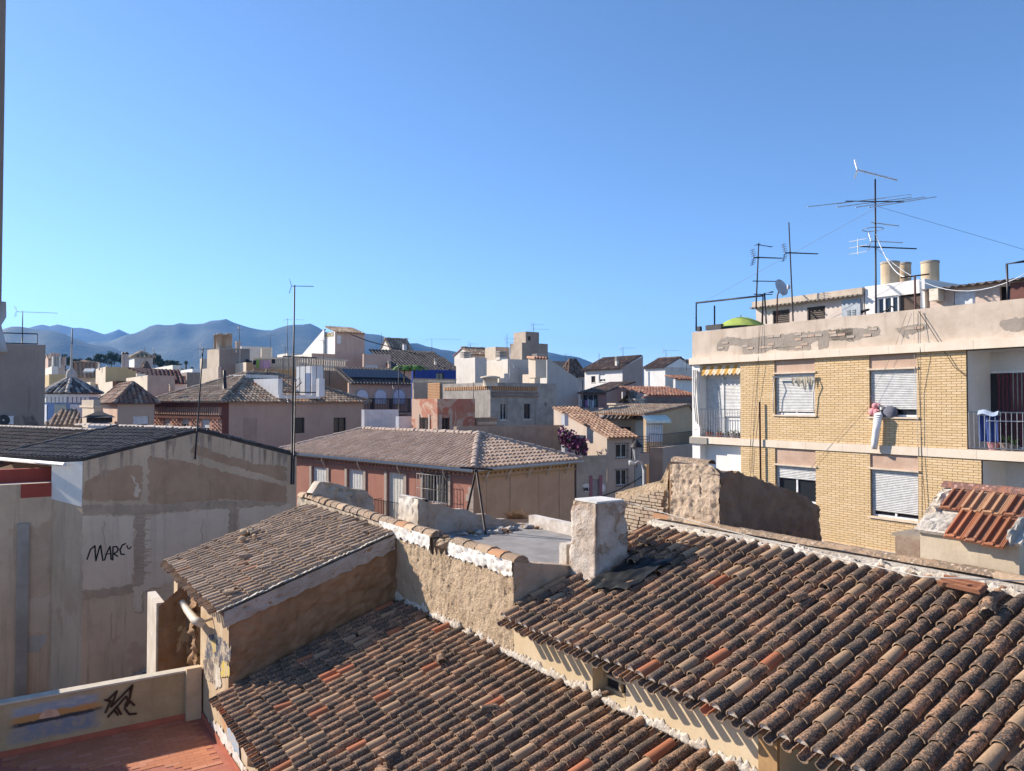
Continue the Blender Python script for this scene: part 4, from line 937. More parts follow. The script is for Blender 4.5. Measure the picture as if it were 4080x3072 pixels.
# parapet: render partly fallen off the brickwork
def para_mat():
    m, t, b = nmat('peeling_render'); N = NT(t); P = N.pos()
    sep = N.n('ShaderNodeSeparateXYZ'); t.links.new(P, sep.inputs[0])
    col = N.mix(N.ramp(N.noise(P, 1.4, 6, .6, .3), .35, .7), (.58, .48, .39), (.46, .37, .29))
    col = N.mix(N.math('MULTIPLY', N.ramp(N.noise(N.scaled(P, (3, 3, .3)), 1.5, 4, .6), .5, .75), .3), col, (.28, .2, .15))
    t.links.new(col, b.inputs['Base Color']); b.inputs['Roughness'].default_value = .92; N.bump(N.noise(P, 14., 5, .7), .3, .02, b); return m
PARM = para_mat()
m_ = M(); bf.box(m_, -.02, 17, zct + .003, zpt, -.28, 0); m_.pbox(bf.pt(-.02, zct + .003, -.28), -bf.n * 8.5, bf.e * .25, Z * (zpt - zct)); par = m_.build('parapet', PARM, bb)
# bare brick areas standing back: patches of grey mortar and bricks on the face
def spal(polypx, seed):
    rr = random.Random(seed); pts = [bf.hit(x, y) for x, y in polypx]; n = len(pts); out = []
    for i in range(n):
        (a, za), (b, zb) = pts[i], pts[(i + 1) % n]; k = max(2, int(math.hypot(b - a, zb - za) / .06))
        for j in range(k):
            t = j / k; out.append((a + (b - a) * t + rr.gauss(0, .018), za + (zb - za) * t + rr.gauss(0, .018)))
    mb = M(); mb.prism([bf.pt(a, z, .002) for a, z in out], bf.n * .004); o = mb.build('bare_patch', plaster((.33, .28, .235), (.26, .22, .18), 3., .6, 0, key='bare', fine=30.), par)
    a0, a1 = min(p[0] for p in pts), max(p[0] for p in pts); z0, z1 = min(p[1] for p in pts), max(p[1] for p in pts)
    def inside(a, z):
        c = False
        for i in range(n):
            (xi, yi), (xj, yj) = pts[i], pts[i - 1]
            if (yi > z) != (yj > z) and a < (xj - xi) * (z - yi) / (yj - yi) + xi: c = not c
        return c
    z = z0
    while z < z1:
        a = a0 + rr.random() * .1
        while a < a1:
            w = .27
            if rr.random() < .33 and all(inside(q, y) for q in (a, a + w) for y in (z, z + .07)):
                mb = M(); bf.box(mb, a, a + w - .02, z, z + .07, .003, .016 + rr.random() * .008); mb.build('bare_brick', plain(rr.choice(((.50, .33, .24), (.48, .37, .29), (.42, .35, .29), (.46, .33, .25))), .9), o)
            a += w
        z += .085
def z5(x, y): return (2700 + x / 2.083, 1000 + y / 2.083)
def z6(x, y): return (3300 + x / 2.082, 600 + y / 2.082)
spal([z5(*p) for p in ((325, 770), (365, 725), (440, 715), (560, 730), (650, 715), (760, 700), (1000, 675), (1130, 670), (1260, 655), (1458, 645), (1458, 745), (1260, 745), (1240, 810), (1170, 815), (1160, 745), (1100, 765), (1110, 820), (900, 830), (780, 810), (880, 790), (690, 850), (540, 855), (535, 790), (430, 780), (415, 830), (330, 830))], 1)
spal([z6(*p) for p in ((5, 1495), (140, 1475), (290, 1470), (420, 1455), (435, 1530), (300, 1550), (200, 1575), (60, 1580), (5, 1560))], 2)
spal([z6(*p) for p in ((555, 1480), (700, 1440), (830, 1430), (845, 1470), (740, 1510), (650, 1520), (670, 1560), (610, 1540))], 3)
spal([z6(*p) for p in ((1420, 1440), (1440, 1405), (1600, 1385), (1650, 1390), (1650, 1480), (1540, 1500), (1450, 1490))], 4)
# bricks
rb = random.Random(5); BL, BH, JT = .272, .058, .0125
holes_b = win + [(-1, s1, 0, 99), (s6, 99, zfb, 99), (s6 + .35, 99, 0, 99)]
bricks = []
for zlo, zhi in ((zft, zcb), (zlt, zfb), (zlb - 2.0, zlb)):
    z = zlo + .006; r = 0
    while z + BH < zhi:
        a = s1 - (BL / 2 if r % 2 else 0)
        while a < 12.5:
            b0, b1 = a, a + BL - JT
            for h in holes_b:
                if h[2] - .001 < z + BH * .5 < h[3]:
                    if h[0] <= b0 and h[1] >= b1: b1 = b0
                    elif h[0] < b1 and h[1] > b1: b1 = h[0]
                    elif h[0] < b0 and h[1] > b0: b0 = h[1]
            if b1 - b0 > .04: bricks.append((b0, b1, z))
            a += BL
        z += BH + JT; r += 1
BRM = tiles_mat('yellowbrick', (.66, .475, .265), (.68, .49, .28), (.5, .34, .15), (.69, .51, .305), -1.2, .1, .3, 7., .9)
vis = [b for b in bricks if inview(bf.pt((b[0] + b[1]) / 2, b[2])) and b[2] > 7.5]
vis.sort(key=lambda b: (bf.pt(b[0], b[2]) - CAM).length - (b[1] - b[0]) * 4); ind = set(vis[:300])
bcache = {}; rest = M()
for b in bricks:
    if b in ind:
        k = round(b[1] - b[0], 2)
        if k not in bcache:
            mb = M(); mb.pbox((0, 0, 0), bf.e * k, bf.n * .03, Z * BH); me = bpy.data.meshes.new('brick'); me.from_pydata(mb.v, [], mb.f); me.materials.append(BRM); bcache[k] = me
        child('brick', bcache[k], wall, Matrix.Translation(bf.pt(b[0], b[2], -.02 + rb.uniform(0, .003))))
    else:
        rest.cur = rb.random() * .98 + .01; bf.box(rest, b[0], b[1], b[2], b[2] + BH, -.02, .010 + rb.uniform(0, .003))
rest.build('bricks', BRM, wall, 'stuff')
# windows
SH = plain((.60, .595, .58), .5)
def bbwin(w, ylin, down, par=bb, glassmat=None):
    a0, a1, z0, z1 = w; zl = zs((3166 if a0 < s4 else 3560), ylin)
    mb = M(); bf.box(mb, a0, a1, zl, z1, -RD, -.03); mb.build('lintel_panel', PINK, bb)
    mb = M(); bf.box(mb, a0 - .05, a1 + .05, zl - .05, zl, -.02, .05); mb.build('lintel_board', plain((.62, .50, .38), .7), bb)
    o = window(bb, bf, (a0, a1, z0, zl - .05), style='shutter', depth=RD, down=down, shut=SH, sill=False, frame=plain((.7, .7, .7), .4))
    mb = M(); bf.box(mb, a0 - .06, a1 + .06, z0 - .05, z0 - .002, -.05, .06); mb.build('sill', plain((.64, .52, .40), .7), o); return o
bbwin(win[0], 1482, .93); bbwin(win[1], 1465, .84); bbwin(win[2], 1852, .36); bbwin(win[3], 1868, .88)
# torn awning rags and bent arms at the first window
wz = zs(3166, 1500)
mb = M(); mb.tube([bf.pt(s2_ + .02, wz, .1), bf.pt(s3 + .05, wz, .1)], .03, 8)
for a in (s2_ + .02, s3 + .02): mb.tube([bf.pt(a, wz, .1), bf.pt(a + .06, wz - .25, .14), bf.pt(a - .02, wz - .6, .1), bf.pt(a - .02, wz - 1.2, .06)], .016, 6)
aw = mb.build('awning_frame', plain((.66, .63, .58), .6), bb); mb = M()
for k in range(16):
    a = s2_ + (s3 - s2_) * (.45 + .5 * rb.random()); L = rb.uniform(.1, .35) + (.3 if k == 3 else 0)
    mb.add([bf.pt(a, wz, .12), bf.pt(a + .1, wz, .12), bf.pt(a + .06, wz - L, .11), bf.pt(a + .02, wz - L * .9, .13)], [(0, 1, 2, 3)])
mb.build('torn_cloth', plain((.46, .40, .30), .9), aw)
# left balcony, upper floor
bl = .40
mb = M(); bf.box(mb, .36, s1, zfb + .02, zft + .005, -bl, .02); mb.build('balcony_floor', plain((.55, .45, .38), .8), bb)
d0, d1 = sx(2813), s1 - .02
for a, b, zl, nm in ((bf.hit(2812, 1600, -bl)[0], bf.hit(2886, 1600, -bl)[0], zft, 'door_shutter'), (bf.hit(2888, 1600, -bl)[0], s1 - .01, zft + .75, 'window_shutter')):
    slat_panel(bf, a, b, zl, zcb - .55, -bl + .05).build(nm, SH, bb)
mb = M(); xm = bf.hit(2887, 1600, -bl)[0]; bf.box(mb, xm - .05, xm + .05, zft, zcb - .5, -bl + .02, -bl + .09); mb.build('door_frame', SH, bb)
railing('balcony_railing', bb, [bf.pt(.0, zft, -.6), bf.pt(-.02, zft, .0), bf.pt(s1 - .02, zft, .0)], 1.02, .115, .009)
# striped awning over it
n_st = 10
for k in range(n_st):
    a = .42 + (s1 - .44) * k / n_st; b = .42 + (s1 - .44) * (k + 1) / n_st; mb = M(); z_ = zcb - .12
    mb.add([bf.pt(a, z_ + .05, -.12), bf.pt(b, z_ + .05, -.12), bf.pt(b, z_ - .24, .02), bf.pt((a + b) / 2, z_ - .32, .025), bf.pt(a, z_ - .24, .02)], [(0, 1, 2, 3, 4)])
    mb.build('awning_stripe', plain(((.50, .28, .07), (.60, .50, .38))[k % 2], .8), bb)
mb = M()
for a in (.12, .2, .3): mb.tube([bf.pt(a, zcb - .2, .08), bf.pt(a + .03, zcb - 1.2, .12), bf.pt(a + .12, zcb - 2.0 - a, .09)], .022, 6)
mb.tube([bf.pt(.3, zcb - .25, .06), bf.pt(.14, zcb - 1.6, .1)], .025, 6); mb.build('awning_arms', plain((.7, .68, .65), .5), bb)
# lower left recess window
slat_panel(bf, 1.35, s1 - .05, zlt + .9, zfb - .95, -.26).build('window_shutter', SH, bb)
# right balcony
railing('balcony_railing', bb, [bf.pt(s6 + .05, zft, .0), bf.pt(16.8, zft, .0)], 1.0, .13, .010)
mb = M(); bf.box(mb, s6 + .03, 16.8, zfb + .02, zft + .005, -1.28, .02); mb.build('balcony_floor', plain((.5, .42, .36), .8), bb)
dx0 = bf.hit(3924, 1600, -1.28)[0]
gd = (dx0, dx0 + 2.6, zft, zcb - .55)
o = window(bb, Face(bf.pt(0, 0, -1.27), bf.e, bf.n, 17), gd, depth=-.0, bars=2, sill=False, frame=plain((.78, .78, .78), .4))
mb = M(); vs = []
for i in range(61):
    a = dx0 + .35 + .9 * i / 60; vs += [bf.pt(a, zft + .02, -1.245 + .02 * math.sin(i * .9)), bf.pt(a, zcb - .62, -1.245 + .02 * math.sin(i * .9))]
mb.add(vs, [(2 * i, 2 * i + 2, 2 * i + 3, 2 * i + 1) for i in range(60)], True); mb.build('curtain', plain((.12, .035, .05), .8), o)
slat_panel(bf, s6 + 1.3, s6 + 2.9, zlt + 1.0, zfb - .75, -1.25).build('window_shutter', plain((.40, .32, .26), .6), bb)
# roof terrace floor
m_ = M(); m_.quad(bf.pt(0, zct + .05, -.2), bf.pt(17, zct + .05, -.2), bf.pt(17, zct + .05, -9), bf.pt(0, zct + .05, -9)); m_.build('roof_terrace', CONC, bb)
# ------------------------------------------------------------------ rooms on the roof
ZR = zct + .05
PD = 2.6
pf = Face(bf.pt(0, 0, -PD), bf.e, bf.n, 17)
def room(name, label, x0, x1, ytop, wm, y1top=None, depth=3.0, holes=()):
    a0, z0 = pf.hit(x0, ytop); a1, z1 = pf.hit(x1, y1top or ytop); zt = (z0 + z1) / 2
    t = thing(name, label, 'rooftop room', pf.pt((a0 + a1) / 2, ZR)); hs = [pf.rect(*h) for h in holes]
    hs = [(h[0], h[1], max(h[2], ZR + .02), min(h[3], zt - .05)) for h in hs]
    m = M(); wall_face(m, pf, ZR, zt, [h + (.12,) for h in hs], s0=a0, s1=a1)
    m.quad(pf.pt(a0, ZR), pf.pt(a0, zt), pf.pt(a0, zt, -depth), pf.pt(a0, ZR, -depth)); m.quad(pf.pt(a1, ZR), pf.pt(a1, zt), pf.pt(a1, zt, -depth), pf.pt(a1, ZR, -depth))
    m.quad(pf.pt(a0, zt), pf.pt(a1, zt), pf.pt(a1, zt, -depth), pf.pt(a0, zt, -depth)); m.quad(pf.pt(a0, ZR, -depth), pf.pt(a1, ZR, -depth), pf.pt(a1, zt, -depth), pf.pt(a0, zt, -depth))
    m.build('wall', wm, t); return t, a0, a1, zt, hs
def corrugated(t, a0, a1, z, d0, d1, rise, mat, pitch=.18, th=.012, name='corrugated_roof'):
    mb = M(); n = int((a1 - a0) / pitch * 6); vs = []
    for i in range(n + 1):
        a = a0 + (a1 - a0) * i / n; w = .035 * math.cos((a - a0) / pitch * 2 * math.pi)
        for (d, zz) in ((d0, z), (d1, z + rise)): vs += [pf.pt(a, zz + w, d), pf.pt(a, zz + w + th, d)]
    mb.add(vs, [(4 * i, 4 * i + 4, 4 * i + 6, 4 * i + 2) for i in range(n)] + [(4 * i + 1, 4 * i + 3, 4 * i + 7, 4 * i + 5) for i in range(n)] + [(4 * i, 4 * i + 1, 4 * i + 5, 4 * i + 4) for i in range(n)], True)
    return mb.build(name, mat, t)
def louvre(t, h, mat, d=-.06):
    mb = M(); a0, a1, z0, z1 = h; pf.box(mb, a0, a0 + .05, z0, z1, d, d + .06); pf.box(mb, a1 - .05, a1, z0, z1, d, d + .06); pf.box(mb, a0 + .05, a1 - .05, z1 - .05, z1, d, d + .06); pf.box(mb, a0 + .05, a1 - .05, z0, z0 + .05, d, d + .06)
    o = mb.build('shutter', mat, t); slat_panel(pf, a0 + .05, a1 - .05, z0 + .05, z1 - .05, d + .01, .07).build('slats', mat, o)
RW = plaster((.66, .58, .51), (.58, .48, .42), 1.4, .25, .15, key='roofroom'); CG = plaster((.40, .34, .28), (.30, .26, .22), 2.5, .4, .1, key='fibro')
t1, a0, a1, zt, hs = room('rooftop_room', 'low cream rooftop room with corrugated eave and two dark louvred shutters', 3012, 3442, 1222, RW, 1180, holes=((3079, 1235, 3146, 1290), (3216, 1221, 3288, 1280)))
for h in hs: louvre(t1, h, plain((.08, .06, .05), .6))
corrugated(t1, a0 - .1, a1, zt - .03, .28, -3.0, .25, CG)
mb = M(); pf.box(mb, a0 - .1, a1, zt + .02, zt + .24, -.2, .1); mb.build('eave_mortar', plaster((.58, .48, .38), (.48, .40, .32), 2., .4, .2, key='eavem'), t1)
mb = M(); r_ = pf.rect(3357, 1193, 3431, 1270); pf.box(mb, r_[0], r_[1], ZR, r_[3], .01, .05); d_ = mb.build('metal_door', plain((.30, .33, .36), .5, .4), t1)
for aa in (.3, .58): slat_panel(pf, r_[0] + (r_[1] - r_[0]) * aa, r_[0] + (r_[1] - r_[0]) * (aa + .17), r_[3] - .9, r_[3] - .35, .055, .06).build('vent', plain((.22, .25, .28), .5), d_)
t2, a0, a1, zt, hs = room('rooftop_room', 'taller white rooftop room with glazed door and dark doorway', 3446, 3684, 1135, WHT, 1118, holes=((3490, 1180, 3580, 1262), (3580, 1172, 3668, 1262)))
window(t2, pf, hs[0], depth=.12, bars=3, sill=False, frame=plain((.75, .75, .75), .4)); mb = M(); pf.box(mb, hs[1][0] + .03, hs[1][1] - .03, hs[1][2], hs[1][3] - .04, -.11, -.09); mb.build('unlit_opening_sheet', plain((.10, .07, .055), .8), t2)  # dark sheet stands in for the unlit doorway
t3, a0, a1, zt, hs = room('rooftop_room', 'pink cream rooftop room under wavy corrugated roof at right edge', 3704, 4190, 1150, plaster((.62, .50, .43), (.52, .40, .33), 1.2, .3, .2, key='rr3', patch=(.45, .30, .25), pth=(.62, .66)), 1115, holes=((3800, 1160, 3886, 1225), (3984, 1140, 4030, 1225)))
corrugated(t3, a0 - .1, a1, zt + .0, .35, -3.0, .35, plaster((.14, .12, .11), (.2, .17, .15), 2, .3, 0, key='darkcorr'), .24)
mb = M(); pf.box(mb, *hs[0], -.08, -.06); d_ = mb.build('louvred_door', plain((.6, .6, .6), .5), t3)
mb = M()
for k in range(9): a = hs[0][0] + (hs[0][1] - hs[0][0]) * (k + .2) / 9; pf.box(mb, a, a + .07, hs[0][2] + .1, hs[0][3] - .08, -.06, -.03)
mb.build('door_slats', plain((.62, .62, .63), .5), d_)
mb = M(); pf.box(mb, hs[1][0], hs[1][1], hs[1][2], hs[1][3], -.115, -.1); mb.build('unlit_doorway_sheet', VOID(), t3)  # near-black sheet in place of the unlit space behind the door
mb = M(); pf.box(mb, hs[1][1] + .02, hs[1][1] + .85, hs[1][2], hs[1][3] + .05, .08, .12); mb.build('open_door', plain((.13, .045, .035), .6), t3)
r_ = pf.rect(3702, 1150, 3738, 1197, .35); mb = M(); pf.box(mb, r_[0], r_[1], r_[2], r_[3], .02, .35); tag(mb.build('air_conditioner', plain((.62, .56, .46), .6)), 'beige air conditioner box on the pink rooftop room wall', 'air conditioner')
# water tanks
for k, (x0, x1, y0, y1, dd) in enumerate(((3511, 3583, 1047, 1132, -1.0), (3580, 3630, 1050, 1125, -1.7), (3670, 3742, 1044, 1126, -1.4))):
    c0 = on_plane((x0 + x1) / 2, y1, pf.pt(0, 0, dd), pf.n); c1 = on_plane((x0 + x1) / 2, y0, pf.pt(0, 0, dd), pf.n); r_ = abs(pf.hit(x1, 1100, dd)[0] - pf.hit(x0, 1100, dd)[0]) * .5 * .93
    tk = thing('water_tank', ('tall beige cylindrical water tank nearest the antenna mast', 'shaded beige water tank behind the first, touching it', 'beige water tank standing alone above the corrugated roof')[k], 'water tank', Vector((c0.x, c0.y, zt - .2)), 'rooftop water tanks')
    M().lathe(Vector((c0.x, c0.y, zt - .3)), [(r_, 0), (r_, c1.z - zt + .25), (r_ * .97, c1.z - zt + .3)], 20).build('body', plaster((.52, .42, .29), (.44, .34, .23), 1.4, .2, .3, key='tank'), tk)
    M().lathe(Vector((c0.x, c0.y, c1.z - .01)), [(r_ * 1.05, -.04), (r_ * 1.05, .03), (r_ * .8, .05)], 20).build('lid', plaster((.36, .32, .27), None, 2., .2, .1, key='lid'), tk)
# parapet clutter: frame of pipes, umbrella, dish, aerials
def onb(x, y, d): return on_plane(x, y, bf.pt(0, 0, d), bf.n)
PIPE = plain((.035, .035, .045), .45, .4)
fr = thing('pipe_frame', 'dark pipe frame of a dismantled canopy above the parapet corner', 'frame', onb(2774, 1316, -.3))
M().tube([onb(2774, 1318, -.3), onb(2774, 1207, -.3), onb(3040, 1178, -.3), onb(3037, 1290, -.3)], .035, 8).build('pipe', PIPE, fr)
M().tube([onb(2847, 1218, -.6), onb(2847, 1300, -.6)], .03, 6).build('post', PIPE, fr)
M().tube([onb(3053, 1290, -.5), onb(3046, 1168, -.5), onb(3080, 1163, -.5)], .03, 6).build('post', PIPE, fr)
um = thing('beach_umbrella', 'lime green and blue beach umbrella open behind the parapet', 'umbrella', onb(2952, 1330, -1.2))
c = onb(2952, 1262, -1.2); r_ = (onb(3030, 1300, -1.2) - onb(2878, 1300, -1.2)).length * .53
for k in range(8):
    mb = M(); vs = []
    for i in range(5):
        for j in range(4):
            ph = R(45 * (k + i / 4) + 10); t = j / 3; vs.append(c + Vector((math.cos(ph), math.sin(ph), 0)) * (r_ * t) - Z * (.40 * t ** 1.8))
    mb.add(vs, [(i * 4 + j, (i + 1) * 4 + j, (i + 1) * 4 + j + 1, i * 4 + j + 1) for i in range(4) for j in range(3)], True)
    mb.build('canopy_panel', plain(((.40, .48, .10), (.34, .43, .09), (.05, .18, .28), (.06, .22, .32))[(0, 3, 2, 3, 1, 0, 1, 0)[k]], .7), um)
M().tube([c + Z * .06, c - Z * 1.8], .02, 6).build('pole', STEEL(), um)
for k, (x0, x1, y0, y1) in enumerate(((2776, 2788, 1300, 1320), (2811, 2873, 1290, 1316))):
    a, b = onb(x0, y1, -.25), onb(x1, y0, -.25); M_ = M(); M_.pbox(Vector((a.x, a.y, a.z)), Vector((b.x - a.x, b.y - a.y, 0)), -bf.n * .12, Z * (b.z - a.z)); tag(M_.build('dark_planter', plain((.05, .05, .055), .7)), ('small dark box at the parapet corner', 'long dark planter box on the parapet before the umbrella')[k], 'planter')
ds = thing('satellite_dish', 'large grey satellite dish on a post above the parapet', 'satellite dish', onb(3098, 1283, -.6))
dc = onb(3107, 1150, -.6); ax = (azv(155) * .9 + Z * .35).normalized(); sx_ = ax.cross(Z).normalized(); sy_ = sx_.cross(ax); rd_ = 36 / F * (dc.y) * 1.0
M().lathe(dc, [(rd_ * t, .28 * rd_ * t * t) for t in (.02, .25, .5, .75, .92, 1.0)] + [(rd_ * 1.02, .29 * rd_)], 24, sx_ * .82, sy_, ax).build('reflector', plain((.42, .43, .45), .5, .2), ds)
M().tube([dc - ax * .02, onb(3097, 1180, -.55), onb(3097, 1284, -.55)], .025, 6).build('post', plain((.16, .08, .06), .7), ds)
arm = dc + ax * .75 * rd_ * 1.6 - sy_ * rd_ * .5; M().tube([dc - sy_ * rd_ * .95, arm], .018, 6).build('feed_arm', STEEL(), ds); M().lathe(arm, [(.05, -.06), (.06, 0), (.04, .09)], 10).build('feed_horn', plain((.5, .5, .5), .5), ds)
mast('dark antenna mast with three short aerials, left of the satellite dish', onb(3012, 1230, -1.4), onb(3023, 968, -1.4), .03, ((.78, 80, 1.1, 12, .3, 0, PIPE, True, .018), (.42, 85, 1.1, 14, .12, 0, PIPE, False, .018), (.22, 85, .7, 10, .14, 0, PIPE, False, .018), (.97, 60, .8, 2, .3, 0, PIPE, False, .016)))
mast('tall thin antenna mast with one long aerial, right of the dish', onb(3160, 1280, -.5), onb(3143, 886, -.5), .026, ((.69, 80, 1.2, 16, .24, 0, PIPE, True, .018),))
tm = thing('antenna_tower', 'tallest rooftop mast carrying wide dipole aerials and several smaller ones', 'antenna', onb(3490, 1248, -1.2))
b_, tp_ = onb(3490, 1248, -1.2), onb(3487, 714, -1.2)
M().tube([b_, (b_ + tp_) / 2, tp_], .032, 8, .026).build('mast', PIPE, tm)
def mh(y): k = (1248 - y) / (1248 - 714); return b_ + (tp_ - b_) * k
LG = plain((.62, .64, .66), .4, .5)
yagi(tm, mh(714) + Z * .15, 100, 1.25, 15, .3, -.32, LG, True, .02, False, .6, .45)
d1 = azv(72); d2 = azv(145)
mb = M(); c = mh(806); mb.tube([c - d2 * 1.0 + Z * .25, c + d2 * .9 - Z * .18], .018, 6); mb.build('dipole_boom', PIPE, tm)
for k, (o_, L_) in enumerate(((-.95, 3.1), (-.02, 2.9), (.5, 2.7), (.88, 2.6))):
    p = c + d2 * o_ - Z * (.19 * o_ / .9); q = d1 * (L_ * .5) + Z * .27; mb = M(); mb.tube([p - q, p + q], .014, 5)
    if k == 1: mb.tube([p - q, p - q + Z * .1, p + q + Z * .1, p + q], .009, 5)
    mb.build('dipole', LG, tm)
yagi(tm, mh(889), 95, .85, 9, .16, -.15, LG, False, .016); yagi(tm, mh(962), 85, 1.05, 10, .2, -.03, LG, True, .014); yagi(tm, mh(985) , 82, 2.0, 18, .14, -.01, PIPE, False, .022, False, .8, .3)
mb = M(); c = mh(915) - d1 * .1; mb.tube([c + azv(a) * .3 for a in range(0, 361, 24)], .011, 5); mb.build('ring_aerial', plain((.2, .21, .23), .5), tm)
c = mh(985) - azv(82) * .6; mb = M()
for zz in (-.2, 0, .2): mb.tube([c - V * .3 + Z * zz, c + V * .3 + Z * zz], .01, 4)
mb.tube([c - Z * .25, c + Z * .25], .01, 4); mb.build('reflector', LG, tm)
t_ = thing('clothes_pole', 'rusty T shaped clothes line pole before the white rooftop room', 'pole', onb(3647, 1235, -.4))
M().tube([onb(3647, 1238, -.4), onb(3645, 1098, -.4)], .028, 6).build('post', plain((.10, .05, .04), .8), t_); M().tube([onb(3588, 1107, -.4), onb(3702, 1092, -.4)], .022, 6).build('crossbar', plain((.10, .05, .04), .8), t_)
t_ = thing('clothes_pole', 'dark angled pipe post at the right edge before open brown door', 'pole', onb(4018, 1210, -.5))
M().tube([onb(4018, 1205, -.5), onb(4011, 1052, -.5), onb(4090, 1040, -.5)], .035, 8).build('pipe', PIPE, t_)
bk = thing('bicycle', 'bicycle leaning behind the parapet with only handlebar and saddle showing', 'bicycle', onb(3500, 1262, -.5))
sd = [onb(3432, 1243, -.5), onb(3448, 1237, -.5), onb(3463, 1233, -.5)]; M().tube(sd, .05, 8, .03).build('saddle', plain((.015, .015, .015), .6), bk); M().tube([sd[1], sd[1] - Z * .3], .02, 6).build('seat_post', STEEL(), bk)
M().tube([onb(3512, 1245, -.5), onb(3540, 1232, -.5), onb(3552, 1220, -.5), onb(3563, 1226, -.5)], .022, 6).build('handlebar', plain((.02, .02, .02), .6), bk); M().tube([onb(3540, 1232, -.5), onb(3530, 1262, -.5)], .02, 6).build('stem', plain((.02, .02, .02), .6), bk)
M().tube([onb(3448, 1262, -.5), onb(3530, 1262, -.5)], .02, 6).build('frame', plain((.04, .04, .05), .5), bk)
# things hung out of the window
ws = win[1]; zsill = ws[2]
lg = thing('hanging_sleeve', 'white sequined tube hanging from the window sill by the pink plush', 'textile', bf.pt(s4 + .33, zsill, .1))
mb = M(); mb.tube([bf.pt(s4 + .42, zsill + .28, .05), bf.pt(s4 + .38, zsill + .08, .17), bf.pt(s4 + .32, zsill - .4, .2), bf.pt(s4 + .27, zsill - .75, .2), bf.pt(s4 + .25, zsill - .95, .2)], .12, 12, .085); mb.build('tube', plain((.74, .73, .74), .4, .1), lg)
for k in range(15): z_ = zsill + .05 - k * .065; M().lathe(bf.pt(s4 + .375 - .0085 * k, z_, .185), [(.118 - .0025 * k, -.012), (.124 - .0025 * k, 0), (.118 - .0025 * k, .012)], 12).build('ruffle', plain((.78, .77, .78), .5), lg)
pk = thing('plush_toy', 'pink fluffy plush balls on the window sill', 'toy', bf.pt(s4 + .15, zsill, .02))
for a, z_, r_ in ((.12, .14, .13), (.24, .13, .12), (.2, .32, .1), (.3, .33, .06)): mb = M(); mb.rock(bf.pt(s4 + a, zsill + z_, .03), r_, 1., 3); mb.lathe(bf.pt(s4 + a, zsill + z_ - r_ * .9, .03), [(r_ * math.sin(t), r_ * .9 - r_ * .95 * math.cos(t)) for t in (.1, .6, 1.2, 1.8, 2.4, 3.0)], 12); mb.build('ball', plain((.62, .27, .28), .95), pk)
mb = M(); mb.lathe(bf.pt(s4 + .62, zsill + .0, .0), [(.2, .0), (.25, .12), (.2, .27), (.05, .32)], 12, bf.e * 1.0, bf.n * .5); tag(mb.build('grey_cushion', plain((.14, .14, .17), .9)), 'dark grey cushion pushed out under the raised shutter', 'cushion')
# flower pots and drying things on balconies
for k, (x, c, h) in enumerate(((2788, (.30, .10, .06), .26), (2825, (.30, .09, .05), .16), (2866, (.32, .08, .05), .15), (2900, (.12, .13, .12), .14), (2922, (.40, .33, .27), .17), (2945, (.10, .09, .08), .15))):
    a, _ = bf.hit(x, 1730, -.2); t_ = thing('flower_pot', ('big red pot at the left end of the corner balcony', 'wide red bowl pot, second from left on the corner balcony', 'small red pot in the middle of the corner balcony', 'dark green low pot on the corner balcony', 'beige pot, second from right on the corner balcony', 'black pot at the right end of the corner balcony')[k], 'flower pot', bf.pt(a, zft, -.2), 'pots on the corner balcony')
    M().lathe(bf.pt(a, zft + .006, -.2), [(h * .55, 0), (h * .8, h * .9), (h * .9, h), (h * .75, h), (h * .7, h * .8)], 12).build('pot', plain(c, .7), t_); mb = M()
    for j in range(7): ph = j * .9 + k; p = bf.pt(a, zft + h * .9, -.2); mb.tube([p, p + Vector((math.cos(ph), math.sin(ph), 1.2)) * h * .5, p + Vector((math.cos(ph), math.sin(ph), .9)) * h * .8], .012, 4, .004)
    mb.build('plant', plain((.06, .09, .03), .8), t_)
for k, (x, c, h) in enumerate(((3960, (.55, .25, .25), .2), (4010, (.25, .2, .18), .2), (4040, (.12, .12, .12), .16))):
    a, _ = bf.hit(x, 1770, -.25); t_ = thing('flower_pot', ('pink pot behind the right balcony railing', 'brown pot behind the right balcony railing', 'dark pot near the right border on the balcony')[k], 'flower pot', bf.pt(a, zft, -.25), 'pots on the right balcony')
    M().lathe(bf.pt(a, zft + .006, -.25), [(h * .55, 0), (h * .8, h * .9), (h * .9, h), (h * .75, h), (h * .7, h * .8)], 12).build('pot', plain(c, .7), t_); mb = M()
    for j in range(9): ph = j * .9 + k; p = bf.pt(a, zft + h * .9, -.25); mb.tube([p, p + Vector((math.cos(ph), math.sin(ph), 1.6)) * h * .6, p + Vector((math.cos(ph), math.sin(ph), 1.2)) * h * .9], .014, 4, .004)
    mb.build('plant', plain((.07, .12, .03), .8), t_)
a, _ = bf.hit(3925, 1650, -.15); mb = M(); vs = []
for i in range(13):
    for j in range(6): vs.append(bf.pt(a - .15 + .5 * i / 12, zft + .22 + .7 * j / 5, -.12 + .04 * math.sin(i * 1.1 + j * .3)))
mb.add(vs, [(i * 6 + j, (i + 1) * 6 + j, (i + 1) * 6 + j + 1, i * 6 + j + 1) for i in range(12) for j in range(5)], True); tag(mb.build('hanging_bag', plain((.03, .06, .20), .8)), 'blue patterned laundry bag hanging inside the right balcony railing', 'bag')
mb = M(); vs = []
for i in range(9):
    for j in range(6): vs.append(bf.pt(a - .1 + .5 * i / 8, zft + 1.0 + .035 * math.sin(i * .8) + (.04 if 1 < j < 5 else -.07), -.2 + .26 * j / 5))
